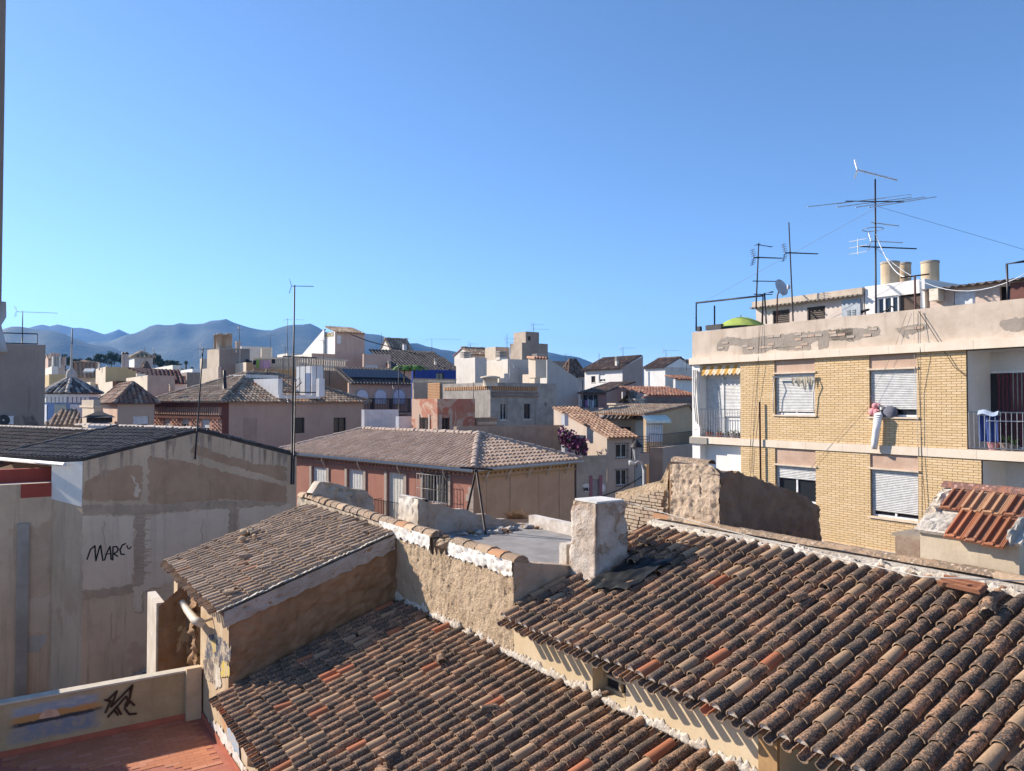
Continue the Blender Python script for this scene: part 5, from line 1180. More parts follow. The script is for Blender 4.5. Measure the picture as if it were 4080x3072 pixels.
mb.add(vs, [(i * 6 + j, (i + 1) * 6 + j, (i + 1) * 6 + j + 1, i * 6 + j + 1) for i in range(8) for j in range(5)], True); tag(mb.build('folded_cloth', plain((.30, .36, .48), .8)), 'pale blue plastic cloth draped over the right balcony railing', 'cloth')
dr = thing('drying_rack', 'white wire drying rack clipped to the right balcony railing', 'drying rack', bf.pt(s6 + 1.2, zft + .8, .1)); a = bf.hit(3945, 1680, .15)[0]; mb = M()
for k in range(4): mb.tube([bf.pt(a, zft + .78, .05 + .09 * k), bf.pt(a + .75, zft + .78, .05 + .09 * k)], .008, 5)
for aa in (a, a + .75): mb.tube([bf.pt(aa, zft + .78, .03), bf.pt(aa, zft + .78, .34)], .009, 5)
mb.build('rack', plain((.7, .7, .7), .5), dr)
# cables down the front
for k, (pp, r_, c, lb) in enumerate((([(3024, 1295), (3022, 1400), (3010, 1480), (2995, 1640), (2985, 1880)], .010, (.20, .15, .10), 'thin brown cable hanging down left brick pier'), ([(3030, 1290), (3020, 1440), (3018, 1600), (2998, 1770), (2990, 1900)], .010, (.06, .05, .05), 'dark cable hanging beside brown one on left pier'),
    ([(3640, 1240), (3642, 1400), (3650, 1580), (3658, 1750), (3660, 2080)], .011, (.6, .55, .48), 'pale cable running down beside the second window column'), ([(3667, 1238), (3666, 1410), (3668, 1560), (3670, 1800), (3690, 2050)], .011, (.05, .05, .05), 'black cable running down the third brick pier'),
    ([(3660, 1240), (3700, 1300), (3800, 1460), (3850, 1500)], .016, (.05, .05, .05), 'black cable slanting across the parapet to the right balcony'), ([(3615, 1240), (3560, 1400), (3460, 1600), (3200, 1900)], .006, (.1, .09, .09), 'thin wire slanting from the roof across the facade to lower left'))):
    ds_ = .16
    cable('facade_cable', lb, [onb(x, y, .15 if 1400 < y < 1460 else .06) for x, y in pp], r_ * .6, plain(c, .7))
cable('roof_cable', 'white cable sagging from the tall mast to the right border', sag(mh(985), onb(4100, 1082, -1.0), .9), .012, plain((.7, .72, .75), .5)); cable('roof_cable', 'white cable drooping from the tall mast to the clothes pole', sag(mh(930), onb(3645, 1098, -.4), .5), .014, plain((.75, .76, .78), .5))
cable('guy_wire', 'thin guy wire from the tall mast down to the right', [mh(820), onb(4100, 1000, -1.5)], .005, plain((.15, .17, .2), .5)); cable('guy_wire', 'thin guy wire from the tall mast down to the left parapet', [mh(830), onb(2800, 1205, -1.0)], .005, plain((.15, .17, .2), .5))
pl = [bf.pt(sx(3036), zs(3036, 1601), .12), bf.pt(sx(3038), zs(3038, 1960), .12)]
tag(M().tube(pl, .032, 8).build('rusty_pole', plain((.12, .06, .045), .7)), 'rusty vertical pipe standing before the left brick pier', 'pole')
# ------------------------------------------------------------------ middle distance
REG = {'R1': (0, 1100, 2.082), 'R2': (700, 1100, 2.082), 'R3': (1500, 1200, 2.38), 'R4': (2200, 1250, 2.2214), 'A2': (0, 1350, 4.164), 'A3': (300, 1350, 3.687), 'S': (0, 0, 1.0), 'Q': (1100, 1650, 1.7015), 'Y1': (0, 1700, 1.666)}
def px(reg, x, y): o = REG[reg]; return (o[0] + x / o[2], o[1] + y / o[2])
def H(name, label, reg, cx, yt, lx, rx, D, wm, azl=-36, azr=54, wins=(), **kw):
    a = px(reg, cx, yt); ws = [(w[0],) + px(reg, w[1], w[2]) + px(reg, w[3], w[4]) + (w[5] if len(w) > 5 else {},) for w in wins]
    return House(name, label, a[0], a[1], D, azl, px(reg, lx, 0)[0], azr, px(reg, rx, 0)[0], wm, wins=ws, **kw)
def pl(c, c2=None, **k): return plaster(c, c2, k.pop('scale', .7), k.pop('bump', .2), k.pop('streak', .3), **k)
CRM = pl((.66, .56, .44), (.58, .48, .37)); OFFW = pl((.74, .68, .60), (.66, .60, .52)); BEI = pl((.56, .45, .34), (.50, .39, .29)); BRN = pl((.50, .36, .27), (.44, .31, .23)); OCH = pl((.56, .42, .23), (.50, .37, .20)); WHI = pl((.76, .74, .72), (.70, .67, .64)); PNK = pl((.58, .41, .32), (.53, .36, .28)); GRY = pl((.42, .375, .33), (.33, .295, .26), scale=1.4, streak=.4)
def patch_on(par, fc, pts, mat, off, seed=0, name='render_patch', jag=.03, th=.004):
    rr = random.Random(seed); q = [fc.hit(x, y) for x, y in pts]; n = len(q); out = []
    for i in range(n):
        (a, za), (b, zb) = q[i], q[(i + 1) % n]; k = max(2, int(math.hypot(b - a, zb - za) / (jag * 3)))
        for j in range(k): t = j / k; out.append((a + (b - a) * t + rr.gauss(0, jag), za + (zb - za) * t + rr.gauss(0, jag)))
    return M().prism([fc.pt(a, z, off) for a, z in out], fc.n * th).build(name, mat, par)
# ---- party wall house with the graffiti
QM = 31.4
mbd = thing('party_wall_house', 'house with big bare grey party wall, graffiti on it and dark tiled roof', 'house', G(6, QM, 0))
gA = on_q(793, 1722, QM); gL = on_q(332, 1838, QM); gR = on_q(1182, 1820, QM)
pL, pA, pR = gL.dot(U), gA.dot(U), gR.dot(U)
gf = Face(G(0, QM, 0), U, -V, 12)
P2 = on_plane(208, 1900, G(0, 33.0, 0), V); pC = P2.dot(U)
m_ = M(); m_.poly([G(pL, QM, 0), G(pR, QM, 0), gR, gA, gL]); m_.quad(G(pL, QM, 0), G(pC, 33, 0), G(pC, 33, gL.z - .15), gL)
m_.build('party_wall', GREYW, mbd)
M().quad(G(pL - .02, QM + .02, on_q(330, 2020, QM).z), G(pC - .02, 33, on_q(330, 2000, QM).z), G(pC - .02, 33, gL.z - .12), gL - U * .02).build('white_flank', WHITE(), mbd)
lwz = on_q(100, 1928, 33.).z
m_ = M(); m_.gbox(-9, pC, 33.0, 33.3, 0, lwz); m_.build('side_wall', GREYW, mbd)
M().gbox(-9, pC, 33.28, 33.5, lwz - .15, lwz + .004).build('ledge', WHITE(), mbd)
RED = pl((.36, .075, .05), (.30, .06, .045), key='redwall')
M().gbox(-9, pC + .6, 34.0, 34.3, lwz - 1.0, on_q(100, 1868, 34.).z).build('red_wall', RED, mbd)
zc1 = on_q(200, 1975, 33.).z
fl3 = Face(G(-9, 33.0, 0), U, -V, 9 + pC)
o = M(); a0, z0 = fl3.hit(82, 1985); a1, z1 = fl3.hit(208, 1935); fl3.box(o, a0, a1, z0, lwz, .002, .012); o.build('red_patch', RED, mbd)
o = M(); a0, _ = fl3.hit(64, 2400); a1, _ = fl3.hit(112, 2400); fl3.box(o, a0, a1, .5, fl3.hit(90, 2085)[1], .002, .12); o.build('pilaster', CONC, mbd)
LG_ = pl((.65, .525, .40), (.57, .455, .345), scale=.9, key='lgrey'); BRP = pl((.44, .295, .195), (.36, .235, .15), scale=1.2, key='brplaster', bump=.4); DKP = pl((.38, .29, .21), (.46, .345, .25), scale=2.0, key='dkp', bump=.6)
def Y1(*a): return [px('Y1', x, y) for x, y in a]
patch_on(mbd, gf, Y1((555, 370), (680, 300), (900, 250), (945, 270), (940, 490), (780, 490), (600, 490), (550, 480)), BRP, .004, 1)
patch_on(mbd, gf, Y1((985, 190), (1290, 240), (1500, 300), (1540, 310), (1900, 400), (1900, 500), (1720, 500), (1500, 480), (1100, 530), (985, 500)), BRP, .004, 2)
patch_on(mbd, gf, Y1((1300, 120), (1500, 190), (1700, 240), (1900, 265), (1905, 370), (1700, 300), (1500, 250), (1380, 210), (1260, 170)), BRP, .005, 3)
patch_on(mbd, gf, Y1((545, 590), (890, 590), (885, 820), (880, 1050), (700, 1080), (545, 1090)), LG_, .004, 4)
patch_on(mbd, gf, Y1((975, 590), (1500, 540), (1522, 560), (1520, 740), (1400, 900), (1100, 1040), (955, 1050), (965, 650)), LG_, .004, 5)
patch_on(mbd, gf, Y1((1585, 550), (1700, 500), (1780, 520), (1925, 500), (1960, 620), (1585, 800)), LG_, .004, 6)
patch_on(mbd, gf, Y1((540, 520), (900, 520), (1500, 490), (1900, 500), (1900, 520), (1500, 540), (960, 580), (545, 590)), DKP, .006, 7)
for x0, x1, y0, y1 in ((897, 960, 580, 1240), (1522, 1580, 550, 740)): patch_on(mbd, gf, Y1((x0, y0), (x1, y0), (x1 - 8, y1), (x0 - 8, y1)), DKP, .008, 8, 'bare_column')
patch_on(mbd, gf, Y1((540, 1095), (900, 1050), (1080, 1040), (1070, 1075), (880, 1110), (550, 1150)), DKP, .007, 9)
patch_on(mbd, gf, Y1((885, 1060), (1080, 1020), (1080, 1060), (950, 1090), (940, 1230), (885, 1230)), LG_, .011, 10)
patch_on(mbd, gf, Y1((870, 320), (890, 330), (925, 420), (918, 470), (890, 470), (905, 420)), LG_, .01, 11)
patch_on(mbd, fl3, Y1((180, 1140), (325, 1130), (328, 1360), (178, 1370)), LG_, .004, 12)
patch_on(mbd, fl3, Y1((340, 1130), (450, 1120), (455, 1280), (420, 1310), (345, 1300)), pl((.52, .49, .45), key='whp'), .004, 13)
patch_on(mbd, fl3, Y1((180, 1385), (320, 1390), (300, 1440), (240, 1500), (180, 1490)), pl((.52, .49, .45), key='whp'), .004, 14)
for k in range(26):                                     # courses of bare brick in the columns
    y = 800 + k * 15 if k < 9 else 590 + (k - 9) * 24
    o = M(); x0 = 905; a0, z0 = gf.hit(*px('Y1', x0 + (k * 37) % 13, y)); gf.box(o, a0, a0 + .22 + .12 * ((k * 5) % 3), z0 - .04, z0, .012, .03); o.build('brick', pl((.52, .39, .29), key='brk'), mbd)
rdp = random.Random(17)
def verge_z(p): return gL.z + (gA.z - gL.z) * (p - pL) / (pA - pL) if p < pA else gA.z + (gR.z - gA.z) * (p - pA) / (pR - pA)
for k in range(34):
    p = rdp.uniform(pL + .1, pR - .1); L = rdp.uniform(.2, .9); w = rdp.uniform(.03, .08); z1 = verge_z(p) - .02
    M().prism([G(p - w, QM - .016, z1), G(p + w, QM - .016, z1 + .0), G(p + w * .4, QM - .016, z1 - L * .8), G(p, QM - .016, z1 - L), G(p - w * .5, QM - .016, z1 - L * .7)], -V * .002).build('rain_streak', pl((.44, .34, .255), (.36, .275, .205), key='drip', scale=6.), mbd)
for k in range(4):
    p, z = rdp.uniform(pL + .5, pR - 1), rdp.uniform(3, 8); pts = [G(p, QM, z)]
    for j in range(9): p += rdp.gauss(.0, .035); z -= rdp.uniform(.05, .25); pts.append(G(p, QM, z))
    cr = M(); ribbon(cr, pts, .012, -V, .014); cr.build('crack', plain((.30, .23, .17), .9), mbd)
ink = M()
for st in ([(578, 880), (600, 815), (630, 790), (632, 840), (636, 890), (660, 800), (668, 788), (675, 840), (683, 888)], [(693, 886), (712, 830), (730, 795), (735, 840), (737, 882)], [(700, 846), (738, 842)], [(748, 885), (750, 798), (772, 795), (785, 812), (775, 832), (754, 842), (780, 860)], [(833, 776), (812, 785), (796, 818), (803, 846), (826, 848)], [(842, 788), (848, 806), (860, 811), (871, 796)]):
    ribbon(ink, [Vector(on_plane(*px('Y1', x, y), gf.O, V)) for x, y in st], .05 if len(st) % 2 else .038, -V, .012)
ink.build('graffiti', plain((.02, .018, .018), .8), mbd)
# its roof: dark interlocking tiles, ridge running left and away
rd = azv(-56.5); RLn = 5.6
DT = T_DARK()
tile_plane(mbd, [gL + rd * RLn + Z * .1 + (gL - gA).normalized() * .3, gL + Z * .1 + (gL - gA).normalized() * .02, gA + Z * .1, gA + rd * RLn + Z * .1], DT, .30, .42, thick=.16, undermat=plain((.05, .045, .045), .8), rl=.09)
tile_plane(mbd, [gR + Z * .1, gR + rd * RLn + Z * .1, gA + rd * RLn + Z * .1, gA + Z * .1], DT, .30, .42, thick=.1)
ridge_caps(mbd, gA + Z * .14, gA + rd * 9 + Z * .14, plain((.45, .38, .33), .9), .10, .4)
ridge_caps(mbd, gL + rd * RLn + Z * .16, gA + rd * RLn + Z * .16, DT, .12, .4); ridge_caps(mbd, gL + Z * .12 - V * .02, gA + Z * .12 - V * .02, DT, .07, .4); ridge_caps(mbd, gA + Z * .12 - V * .02, gR + Z * .12 - V * .02, DT, .07, .4)
M().tube([gL + rd * .4 - Z * .02 + (gL - gA).normalized() * .4, gL + rd * RLn - Z * .02 + (gL - gA).normalized() * .4], .07, 8).build('gutter', plain((.62, .62, .62), .5), mbd)
b2 = thing('dark_roof_house', 'house with large dark tiled roof mostly in shade, left of the party wall house', 'house', Vector((gL.x - 10, gL.y + 5, 0)))
o_ = gL + rd * RLn - Z * .25 + (gL - gA).normalized() * .8; o2_ = gA + rd * RLn - Z * .1
tile_plane(b2, [o_ + rd * 12, o_, o2_, o2_ + rd * 12], T_BROWN() if False else tiles_mat('darkb', (.10, .075, .065), (.13, .085, .07), (.05, .045, .042), (.14, .11, .1), .4, .05, .2, 9.), .30, .42, thick=.16)
ridge_caps(b2, o2_ + Z * .05, o2_ + rd * 12 + Z * .05, plain((.45, .38, .33), .9), .1, .4)
m_ = M(); back = azv(33.5); m_.poly([o2_ - Z * .2, o2_ + rd * 12 - Z * .2, o2_ + rd * 12 - Z * 9.5, o2_ - Z * 9.5]); m_.build('wall', BRN, b2)
m_ = M(); m_.quad(o_ - Z * .2, o_ + rd * 12 - Z * .2, o_ + rd * 12 - Z * 8.5, o_ - Z * 8.5); m_.build('wall', BRN, b2)
# rubble in the empty lot
rubble = M(); rl_ = random.Random(8)
def heap(p, q): return 2.0 * max(0., min(1., (p - 2.6) / 4.0)) * max(0., 1 - abs(q - 31.0) / 5.0) + .18 * noise.noise(Vector((p * 1.3, q * 1.3, 1))) + .1
hp = M(); vs = [G(-6 + .4 * i, 22.6 + .4 * j, heap(-6 + .4 * i, 22.6 + .4 * j)) for i in range(42) for j in range(23)]
hp.add(vs, [(i * 23 + j, (i + 1) * 23 + j, (i + 1) * 23 + j + 1, i * 23 + j + 1) for i in range(41) for j in range(22)], True)
structure(hp.build('rubble_heap_ground', plaster((.36, .30, .24), (.26, .21, .16), 2., .5, 0, key='rub')))
for k in range(700):
    p, q = rl_.uniform(1.5, 9), 31.3 - abs(rl_.gauss(0, 2.2)); s = rl_.uniform(.05, .2); rubble.rock(G(p, q, heap(p, q) + s * .3), s, .7, k)
rubble.build('rubble', plaster((.42, .35, .28), (.32, .26, .2), 3., .4, 0, key='rub2'), None, 'stuff')
wd_ = M()
for k in range(1500):
    p, q = rl_.uniform(-5, 3.2), 32.8 - abs(rl_.gauss(0, 1.3)); b = G(p, q, .05); d = Vector((rl_.gauss(0, .3), rl_.gauss(0, .3), 1)).normalized(); L = rl_.uniform(.15, .6); sd = d.cross(Vector((rl_.gauss(0, 1), rl_.gauss(0, 1), 0))).normalized() * .06; wd_.quad(b - sd, b + sd, b + d * L + sd * .3, b + d * L - sd * .3)
wd_.build('weeds', plain((.035, .055, .02), .9), None, 'stuff')
# poles on the party wall
mast('thin leaning antenna pole with reddish aerial, on the party wall gable', on_q(777, 1830, QM - .15), on_q(809, 1386, QM - .15), .034, ((.99, 95, 1.6, 3, .5, 0, plain((.5, .42, .36), .5), False, .016, True),))
t_ = mast('very tall black antenna mast at the right end of party wall', on_q(1161, 1930, QM - .2), on_q(1174, 1136, QM - .2), .042, ((.995, 85, .9, 12, .18, 0, DARKM(), True, .014), (.41, 85, 1.25, 16, .2, 0, STEEL(), True, .012)))
M().tube([on_q(1170, 1930, QM - .3), on_q(1176, 1520, QM - .3), on_q(1195, 1505, QM - .3), on_q(1200, 1525, QM - .3), on_q(1180, 1545, QM - .3)], .035, 6, .018).build('cable_loop', DARKM(), t_)
# ---- the red house with the pale hipped roof
rh = House('red_house', 'red walled house with pale hipped clay roof, white shutters and tan blind side wall', 1888, 1862, 38.0, -45, 1120, 43, 2288, pl((.40, .18, .13), (.34, .15, .105), streak=.4, key='rhred'), wmr=pl((.54, .36, .235), (.48, .31, .2), scale=1.2, streak=.15, key='rhtan', bump=.35),
    wins=[('L', 1244, 1862, 1304, 2010, {'style': 'panel', 'sill': False, 'shut': plain((.56, .55, .52), .7)}), ('L', 1385, 1871, 1450, 2020, {'style': 'panel', 'sill': False, 'shut': plain((.56, .55, .52), .7)}), ('L', 1544, 1884, 1611, 2070, {'style': 'panel', 'sill': False, 'shut': plain((.60, .57, .50), .7)}), ('L', 1690, 1888, 1785, 2005, {'style': 'grille', 'sill': False})])
rh.hip(1.38, T_RH(), ov=.30, pitch=.33, step=.42, capmat=plaster((.42, .33, .27), (.36, .27, .22), 3., .5, 0, key='hipcap'), inset=3.9, capr=.2, seg=6, rl=.15)
STO = plaster((.44, .36, .30), (.38, .30, .24), 1.5, .3, .2, key='stone')
for fc, r, st in rh.w:
    for nm, bx in (('door_jamb', (r[0] - .24, r[0] - .01, r[2], r[3] + .02)), ('door_jamb', (r[1] + .01, r[1] + .24, r[2], r[3] + .02))):
        o = M(); fc.box(o, *bx, .002, .07); o.build(nm, STO, rh.t)
    for k in range(5):                      # boards of the shutters
        x = r[0] + (r[1] - r[0]) * (k + 1) / 6; o = M(); fc.box(o, x - .012, x + .012, r[2] + .05, r[3] - .05, -.10, -.085); o.build('shutter_board', plain((.50, .49, .46), .7), rh.t)
zt = rh.zt
for fc, L in ((rh.Lf, rh.ll), (rh.Rf, rh.lr)):
    tan = fc is rh.Rf; cm = pl((.30, .19, .15), (.26, .16, .12), key='rhcor') if not tan else pl((.46, .32, .15), (.40, .27, .12), key='rhcor2')
    for k, (z0, z1, d) in enumerate(((zt - .16, zt - .02, .22), (zt - .30, zt - .165, .14), (zt - .62, zt - .55, .07))): o = M(); fc.box(o, -.05 if not tan else 0, L + (.0 if not tan else .05), z0, z1, .002, d); o.build('cornice', cm, rh.t)
    kx = .1
    while kx < L - .1:
        o = M(); fc.box(o, kx, kx + .09, zt - .40, zt - .305, .002, .14); o.build('dentil', cm, rh.t); kx += .34
    M().tube([fc.pt(-.3, zt - .1, .40), fc.pt(L + .3, zt - .13, .40)], .075, 8).build('gutter', plain((.56, .53, .50), .5), rh.t)
    for k in range(5): a = L * (k + .5) / 5; M().tube([fc.pt(a, zt - .12, .38), fc.pt(a - .1, zt - .35, .3), fc.pt(a - .1, zt - .75, .08)], .035, 6).build('gutter_bracket', plain((.6, .56, .52), .6), rh.t)
for k in range(9):
    z_ = zt - 1.0 - k * .36; w = .55 if k % 2 else .38; o = M(); rh.Lf.box(o, rh.ll - w, rh.ll + .02, z_ - .34, z_, .002, .05); o.build('quoin', STO, rh.t); o = M(); rh.Rf.box(o, .0, w, z_ - .34, z_, .002, .012); o.build('quoin', pl((.40, .26, .17), key='q2'), rh.t)
for x0, x1, y0, y1 in ((2026, 2030, 1888, 2060), (2222, 2226, 1870, 2065)):
    r = rh.Rf.rect(x0, y0, x1, y1); o = M(); rh.Rf.box(o, r[0] - 1.6, r[1], r[2], r[3], .002, .02); o.build('blind_panel', pl((.53, .35, .23), (.47, .30, .195), scale=1.2, streak=.15, key='rhtan3', bump=.35), rh.t)
    o = M(); rh.Rf.box(o, r[1], r[1] + .05, r[2], r[3], .002, .06); o.build('blind_panel_edge', BRN, rh.t)
# balcony railing and wrought iron window cage
r = rh.w[2][1]; railing('balcony_railing', rh.t, [rh.Lf.pt(r[0] - .5, r[2] + .1, .05), rh.Lf.pt(r[0] - .5, r[2] + .1, .6), rh.Lf.pt(r[1] + .5, r[2] + .1, .6), rh.Lf.pt(r[1] + .5, r[2] + .1, .05)], .95, .1, .01, DARKM())
r = rh.w[3][1]; cg = M()
for k in range(10): a = r[0] - .1 + (r[1] - r[0] + .2) * k / 9; cg.tube([rh.Lf.pt(a, r[2] - .2, .42), rh.Lf.pt(a, r[3] - .02, .42), rh.Lf.pt(a, r[3] + .12, .25), rh.Lf.pt(a, r[3] + .12, 0)], .011, 4, cap=False)
for z_ in (r[2] - .2, (r[2] + r[3]) / 2, r[3] - .02): cg.tube([rh.Lf.pt(r[0] - .1, z_, 0), rh.Lf.pt(r[0] - .1, z_, .42), rh.Lf.pt(r[1] + .1, z_, .42), rh.Lf.pt(r[1] + .1, z_, 0)], .013, 4)
cg.build('window_cage', plain((.30, .28, .26), .5, .3), rh.t)
# tripod of dark poles on the flat roof
tp = thing('pole_tripod', 'dark iron pole tripod with crossbar standing on the flat roof', 'pole', on_z(1890, 2120, ZF))
ap = on_z(1935, 2128, ZF); apx = at(1898, 1868, ap.y + .2); f2 = on_z(1850, 2105, ZF)
IR = plain((.035, .025, .025), .6, .3)
M().tube([ap, apx], .035, 6).build('leg', IR, tp); M().tube([f2, f2 + (apx - f2) * .3 + Vector((-.02, 0, 0)), apx], .035, 6).build('leg', IR, tp)
M().tube([at(1832, 1863, ap.y), at(1962, 1871, ap.y + .6)], .03, 6).build('crossbar', IR, tp)
# dry bush before the tan wall
bu = M(); rbx = random.Random(4); c = at(2055, 2068, 27)
for k in range(260):
    d = Vector((rbx.gauss(0, 1), rbx.gauss(0, .6), abs(rbx.gauss(0, .8)) + .15)).normalized(); a = c + Vector((rbx.uniform(-.25, .25), 0, 0)); L = rbx.uniform(.15, .42); bu.tube([a, a + d * L * .6, a + d * L + Vector((rbx.gauss(0, .05), 0, rbx.gauss(0, .05)))], .007, 3, .003, cap=False)
tag(bu.build('dry_bush', plain((.28, .16, .08), .9)), 'dry brown twiggy bush at the foot of the tan wall', 'bush')
# ---- red tower house and long brown wall
rt = H('red_tower_house', 'small worn red house with two grille doors, above the pale hipped roof', 'R3', 578, 925, 335, 935, 48, plaster((.40, .135, .085), (.40, .21, .145), 1.3, .4, .4, key='rtr', dark=(.2, .1, .07), patch=(.46, .32, .24), pth=(.47, .56)), wins=[('L', 412, 1103, 495, 1290, {'sill': False, 'frame': plain((.25, .17, .12), .8)}), ('R', 618, 1105, 690, 1290, {'sill': False, 'frame': plain((.25, .17, .12), .8)})])
rt.flat(.3)
for fc, r, st in rt.w:
    for a, b in ((r[0] - .2, r[0] - .01), (r[1] + .01, r[1] + .2)): o = M(); fc.box(o, a, b, r[2], r[3] + .2, .002, .05); o.build('door_jamb', STO, rt.t)
    o = M()
    for k in range(7):
        z_ = r[2] + (r[3] - r[2]) * k / 7; h = (r[3] - r[2]) / 7
        for j in range(3): a = r[0] + (r[1] - r[0]) * j / 3; w = (r[1] - r[0]) / 3; o.tube([fc.pt(a, z_, -.02), fc.pt(a + w, z_ + h, -.02)], .012, 4); o.tube([fc.pt(a + w, z_, -.02), fc.pt(a, z_ + h, -.02)], .012, 4)
    o.build('grille', DARKM(), rt.t)
bwl = H('brown_wall_house', 'long low brown windowless wall right of the red tower house', 'R3', 760, 1190, 740, 1740, 45.5, plaster((.37, .28, .215), (.29, .215, .165), 1.2, .5, .3, key='bwl'), azl=-40, azr=62); bwl.flat(.05)
# ---- grey house with perforated brick parapet
gh = H('grey_brick_house', 'grey rendered old house with perforated brick parapet, behind the red tower house', 'R3', 1080, 770, 500, 1700, 58, pl((.36, .325, .29), (.25, .225, .20), scale=1.6, streak=.5, key='ghw', bump=.4), azl=-36, azr=54, wins=[('R', 1175, 965, 1240, 1125, {'frame': plain((.5, .5, .48), .6)}), ('R', 1398, 972, 1458, 1115, {'frame': plain((.06, .05, .05), .6)}), ('R', 1590, 958, 1612, 1005, {'sill': False})])
gh.flat(.5)
BO = pl((.52, .30, .16), (.46, .25, .13), key='bo')
for fc, x0, x1, y0, y1, n in ((gh.Rf, 1095, 1525, 808, 850, 26), (gh.Lf, 640, 1055, 812, 842, 24)):
    r = fc.rect(*px('R3', x0, y0), *px('R3', x1, y1)); o = M(); fc.box(o, r[0], r[1], r[2], r[3], .002, .004); o.build('dark_gap_strip', plain((.06, .045, .035), .9), gh.t)  # flat dark strip, shade of the gaps between bricks put in as colour
    for k in range(n): a = r[0] + (r[1] - r[0]) * (k + .25) / n; o = M(); fc.box(o, a, a + (r[1] - r[0]) / n * .55, r[2], r[3], .005, .05); o.build('parapet_brick', BO, gh.t)
for y0, y1, d in ((862, 878, .1), (893, 908, .16)): r = gh.Rf.rect(*px('R3', 1090, y0), *px('R3', 1530, y1)); o = M(); gh.Rf.box(o, r[0], r[1], r[2], r[3], .002, d); o.build('cornice', pl((.24, .17, .14), key='ghc'), gh.t)
r = gh.Lf.rect(*px('R3', 500, 775), *px('R3', 615, 940)); o = M(); gh.Lf.box(o, r[0], r[1] , r[2], r[3], .002, .12); pier = o.build('brick_pier', pl((.40, .26, .16), key='pier'), gh.t)
for k in range(11): z_ = r[2] + (r[3] - r[2]) * k / 11; o = M(); gh.Lf.box(o, r[0] - .01 + .05 * (k % 2), r[1] - .05 * ((k + 1) % 2), z_, z_ + (r[3] - r[2]) / 11 * .75, .121, .15); o.build('brick', BO, pier)
for k, (x, y, lb) in enumerate(((1080, 745, 'squat round chimney on the corner of grey house parapet'),)): c = at(*px('R3', x, y), 58.3); tag(M().lathe(c - Z * .5, [(.55, 0), (.55, .6), (.75, .62), (.75, .72), (.3, .8)], 14).build('round_chimney', CRM), lb, 'chimney')
cc = H('cream_chimney', 'cream chimney with tiled cap behind the grey house parapet', 'R3', 1500, 690, 1385, 1552, 61, CRM); cc.flat(.05); c = at(*px('R3', 1527, 650), 61.5); m_ = M(); m_.cbox(c + Z * .1, azv(54) * .55, azv(-36) * .45, Z * .75); m_.build('stack', CRM, cc.t)
for k in range(5): M().tube([c + azv(54) * (-.6 + .3 * k) + Z * .9 - azv(-36) * .5, c + azv(54) * (-.6 + .3 * k) + Z * 1.0 + azv(-36) * .5], .12, 6).build('cap_tile', T_RED(), cc.t)
low = H('low_brick_parapet', 'short perforated brick parapet right of red tower house', 'R3', 945, 1105, 935, 1140, 50, pl((.32, .22, .15), key='lbp'), azl=-36, azr=50, cat='parapet'); low.flat(.05)
for k in range(9): r = low.Rf.rect(*px('R3', 950, 1142), *px('R3', 1130, 1170)); a = r[0] + (r[1] - r[0]) * (k + .2) / 9; o = M(); low.Rf.box(o, a, a + .2, r[2], r[3], .002, .05); o.build('parapet_brick', pl((.58, .42, .3), key='lbq'), low.t)
# ---- brick house with the brown side wall
bh = H('brick_house', 'ornate red brick front house with wide plain brown side wall and hipped roof', 'S', 884, 1593, 612, 1449, 58, pl((.54, .31, .225), (.47, .26, .19), scale=2.5, key='bhb'), azl=-52, azr=38, wmr=pl((.52, .365, .28), (.47, .325, .25), key='bhr', streak=.15),
    wins=[('L', 649, 1660, 677, 1735, {'sill': False, 'style': 'shutter', 'down': .6}), ('L', 722, 1660, 752, 1735, {'sill': False, 'style': 'shutter', 'down': .4}), ('L', 802, 1661, 834, 1735, {'sill': False, 'style': 'shutter', 'down': .6}), ('R', 1163, 1664, 1214, 1726, {'frame': DARKM(), 'bars': 1, 'sill': False}), ('R', 1329, 1664, 1379, 1722, {'frame': DARKM(), 'sill': False})])
bh.hip(2.3, T_MID(), ov=.5, pitch=.34, step=.45, inset=5.5, capr=.2)
DB = pl((.17, .065, .05), (.14, .05, .04), key='db')
zt = bh.zt
for k, (z0, z1, d) in enumerate(((zt - .22, zt - .02, .42), (zt - .5, zt - .23, .3), (zt - 1.45, zt - 1.2, .12))): o = M(); bh.Lf.box(o, -.1, bh.ll + .02, z0, z1, .002, d); o.build('cornice', (WHI, DB, DB)[k], bh.t)
n = 34
for k in range(n): a = bh.ll * (k + .2) / n; o = M(); bh.Lf.box(o, a, a + bh.ll / n * .5, zt - 1.15, zt - .55, .002, .18); o.build('dentil', pl((.46, .28, .21), key='dent'), bh.t)
for xa, xb in ((1160, 1258), (1420, 1522), (1705, 1808), (2005, 2122)):
    r = bh.Lf.rect(*px('A3', xa, 1070), *px('A3', xb, 1340))
    for i in range(4):
        for j in range(10):
            if (i + j) % 2: continue
            o = M(); w = (r[1] - r[0]) / 4; h = (r[3] - r[2]) / 10; bh.Lf.box(o, r[0] + w * i, r[0] + w * (i + .62), r[2] + h * j, r[2] + h * (j + .8), .002, .10); o.build('relief_brick', pl((.56, .33, .24), key='rlf'), bh.t)
o = M(); bh.Rf.box(o, 0.0, .55, 0, zt - .1, .002, .06); o.build('corner_pier', DB, bh.t)
r = bh.Rf.rect(970, 1666, 1025, 1770); o = M(); bh.Rf.box(o, r[0], r[1], r[2], r[3], .002, .03); o.build('blind_window', pl((.47, .33, .25), key='blindw'), bh.t)
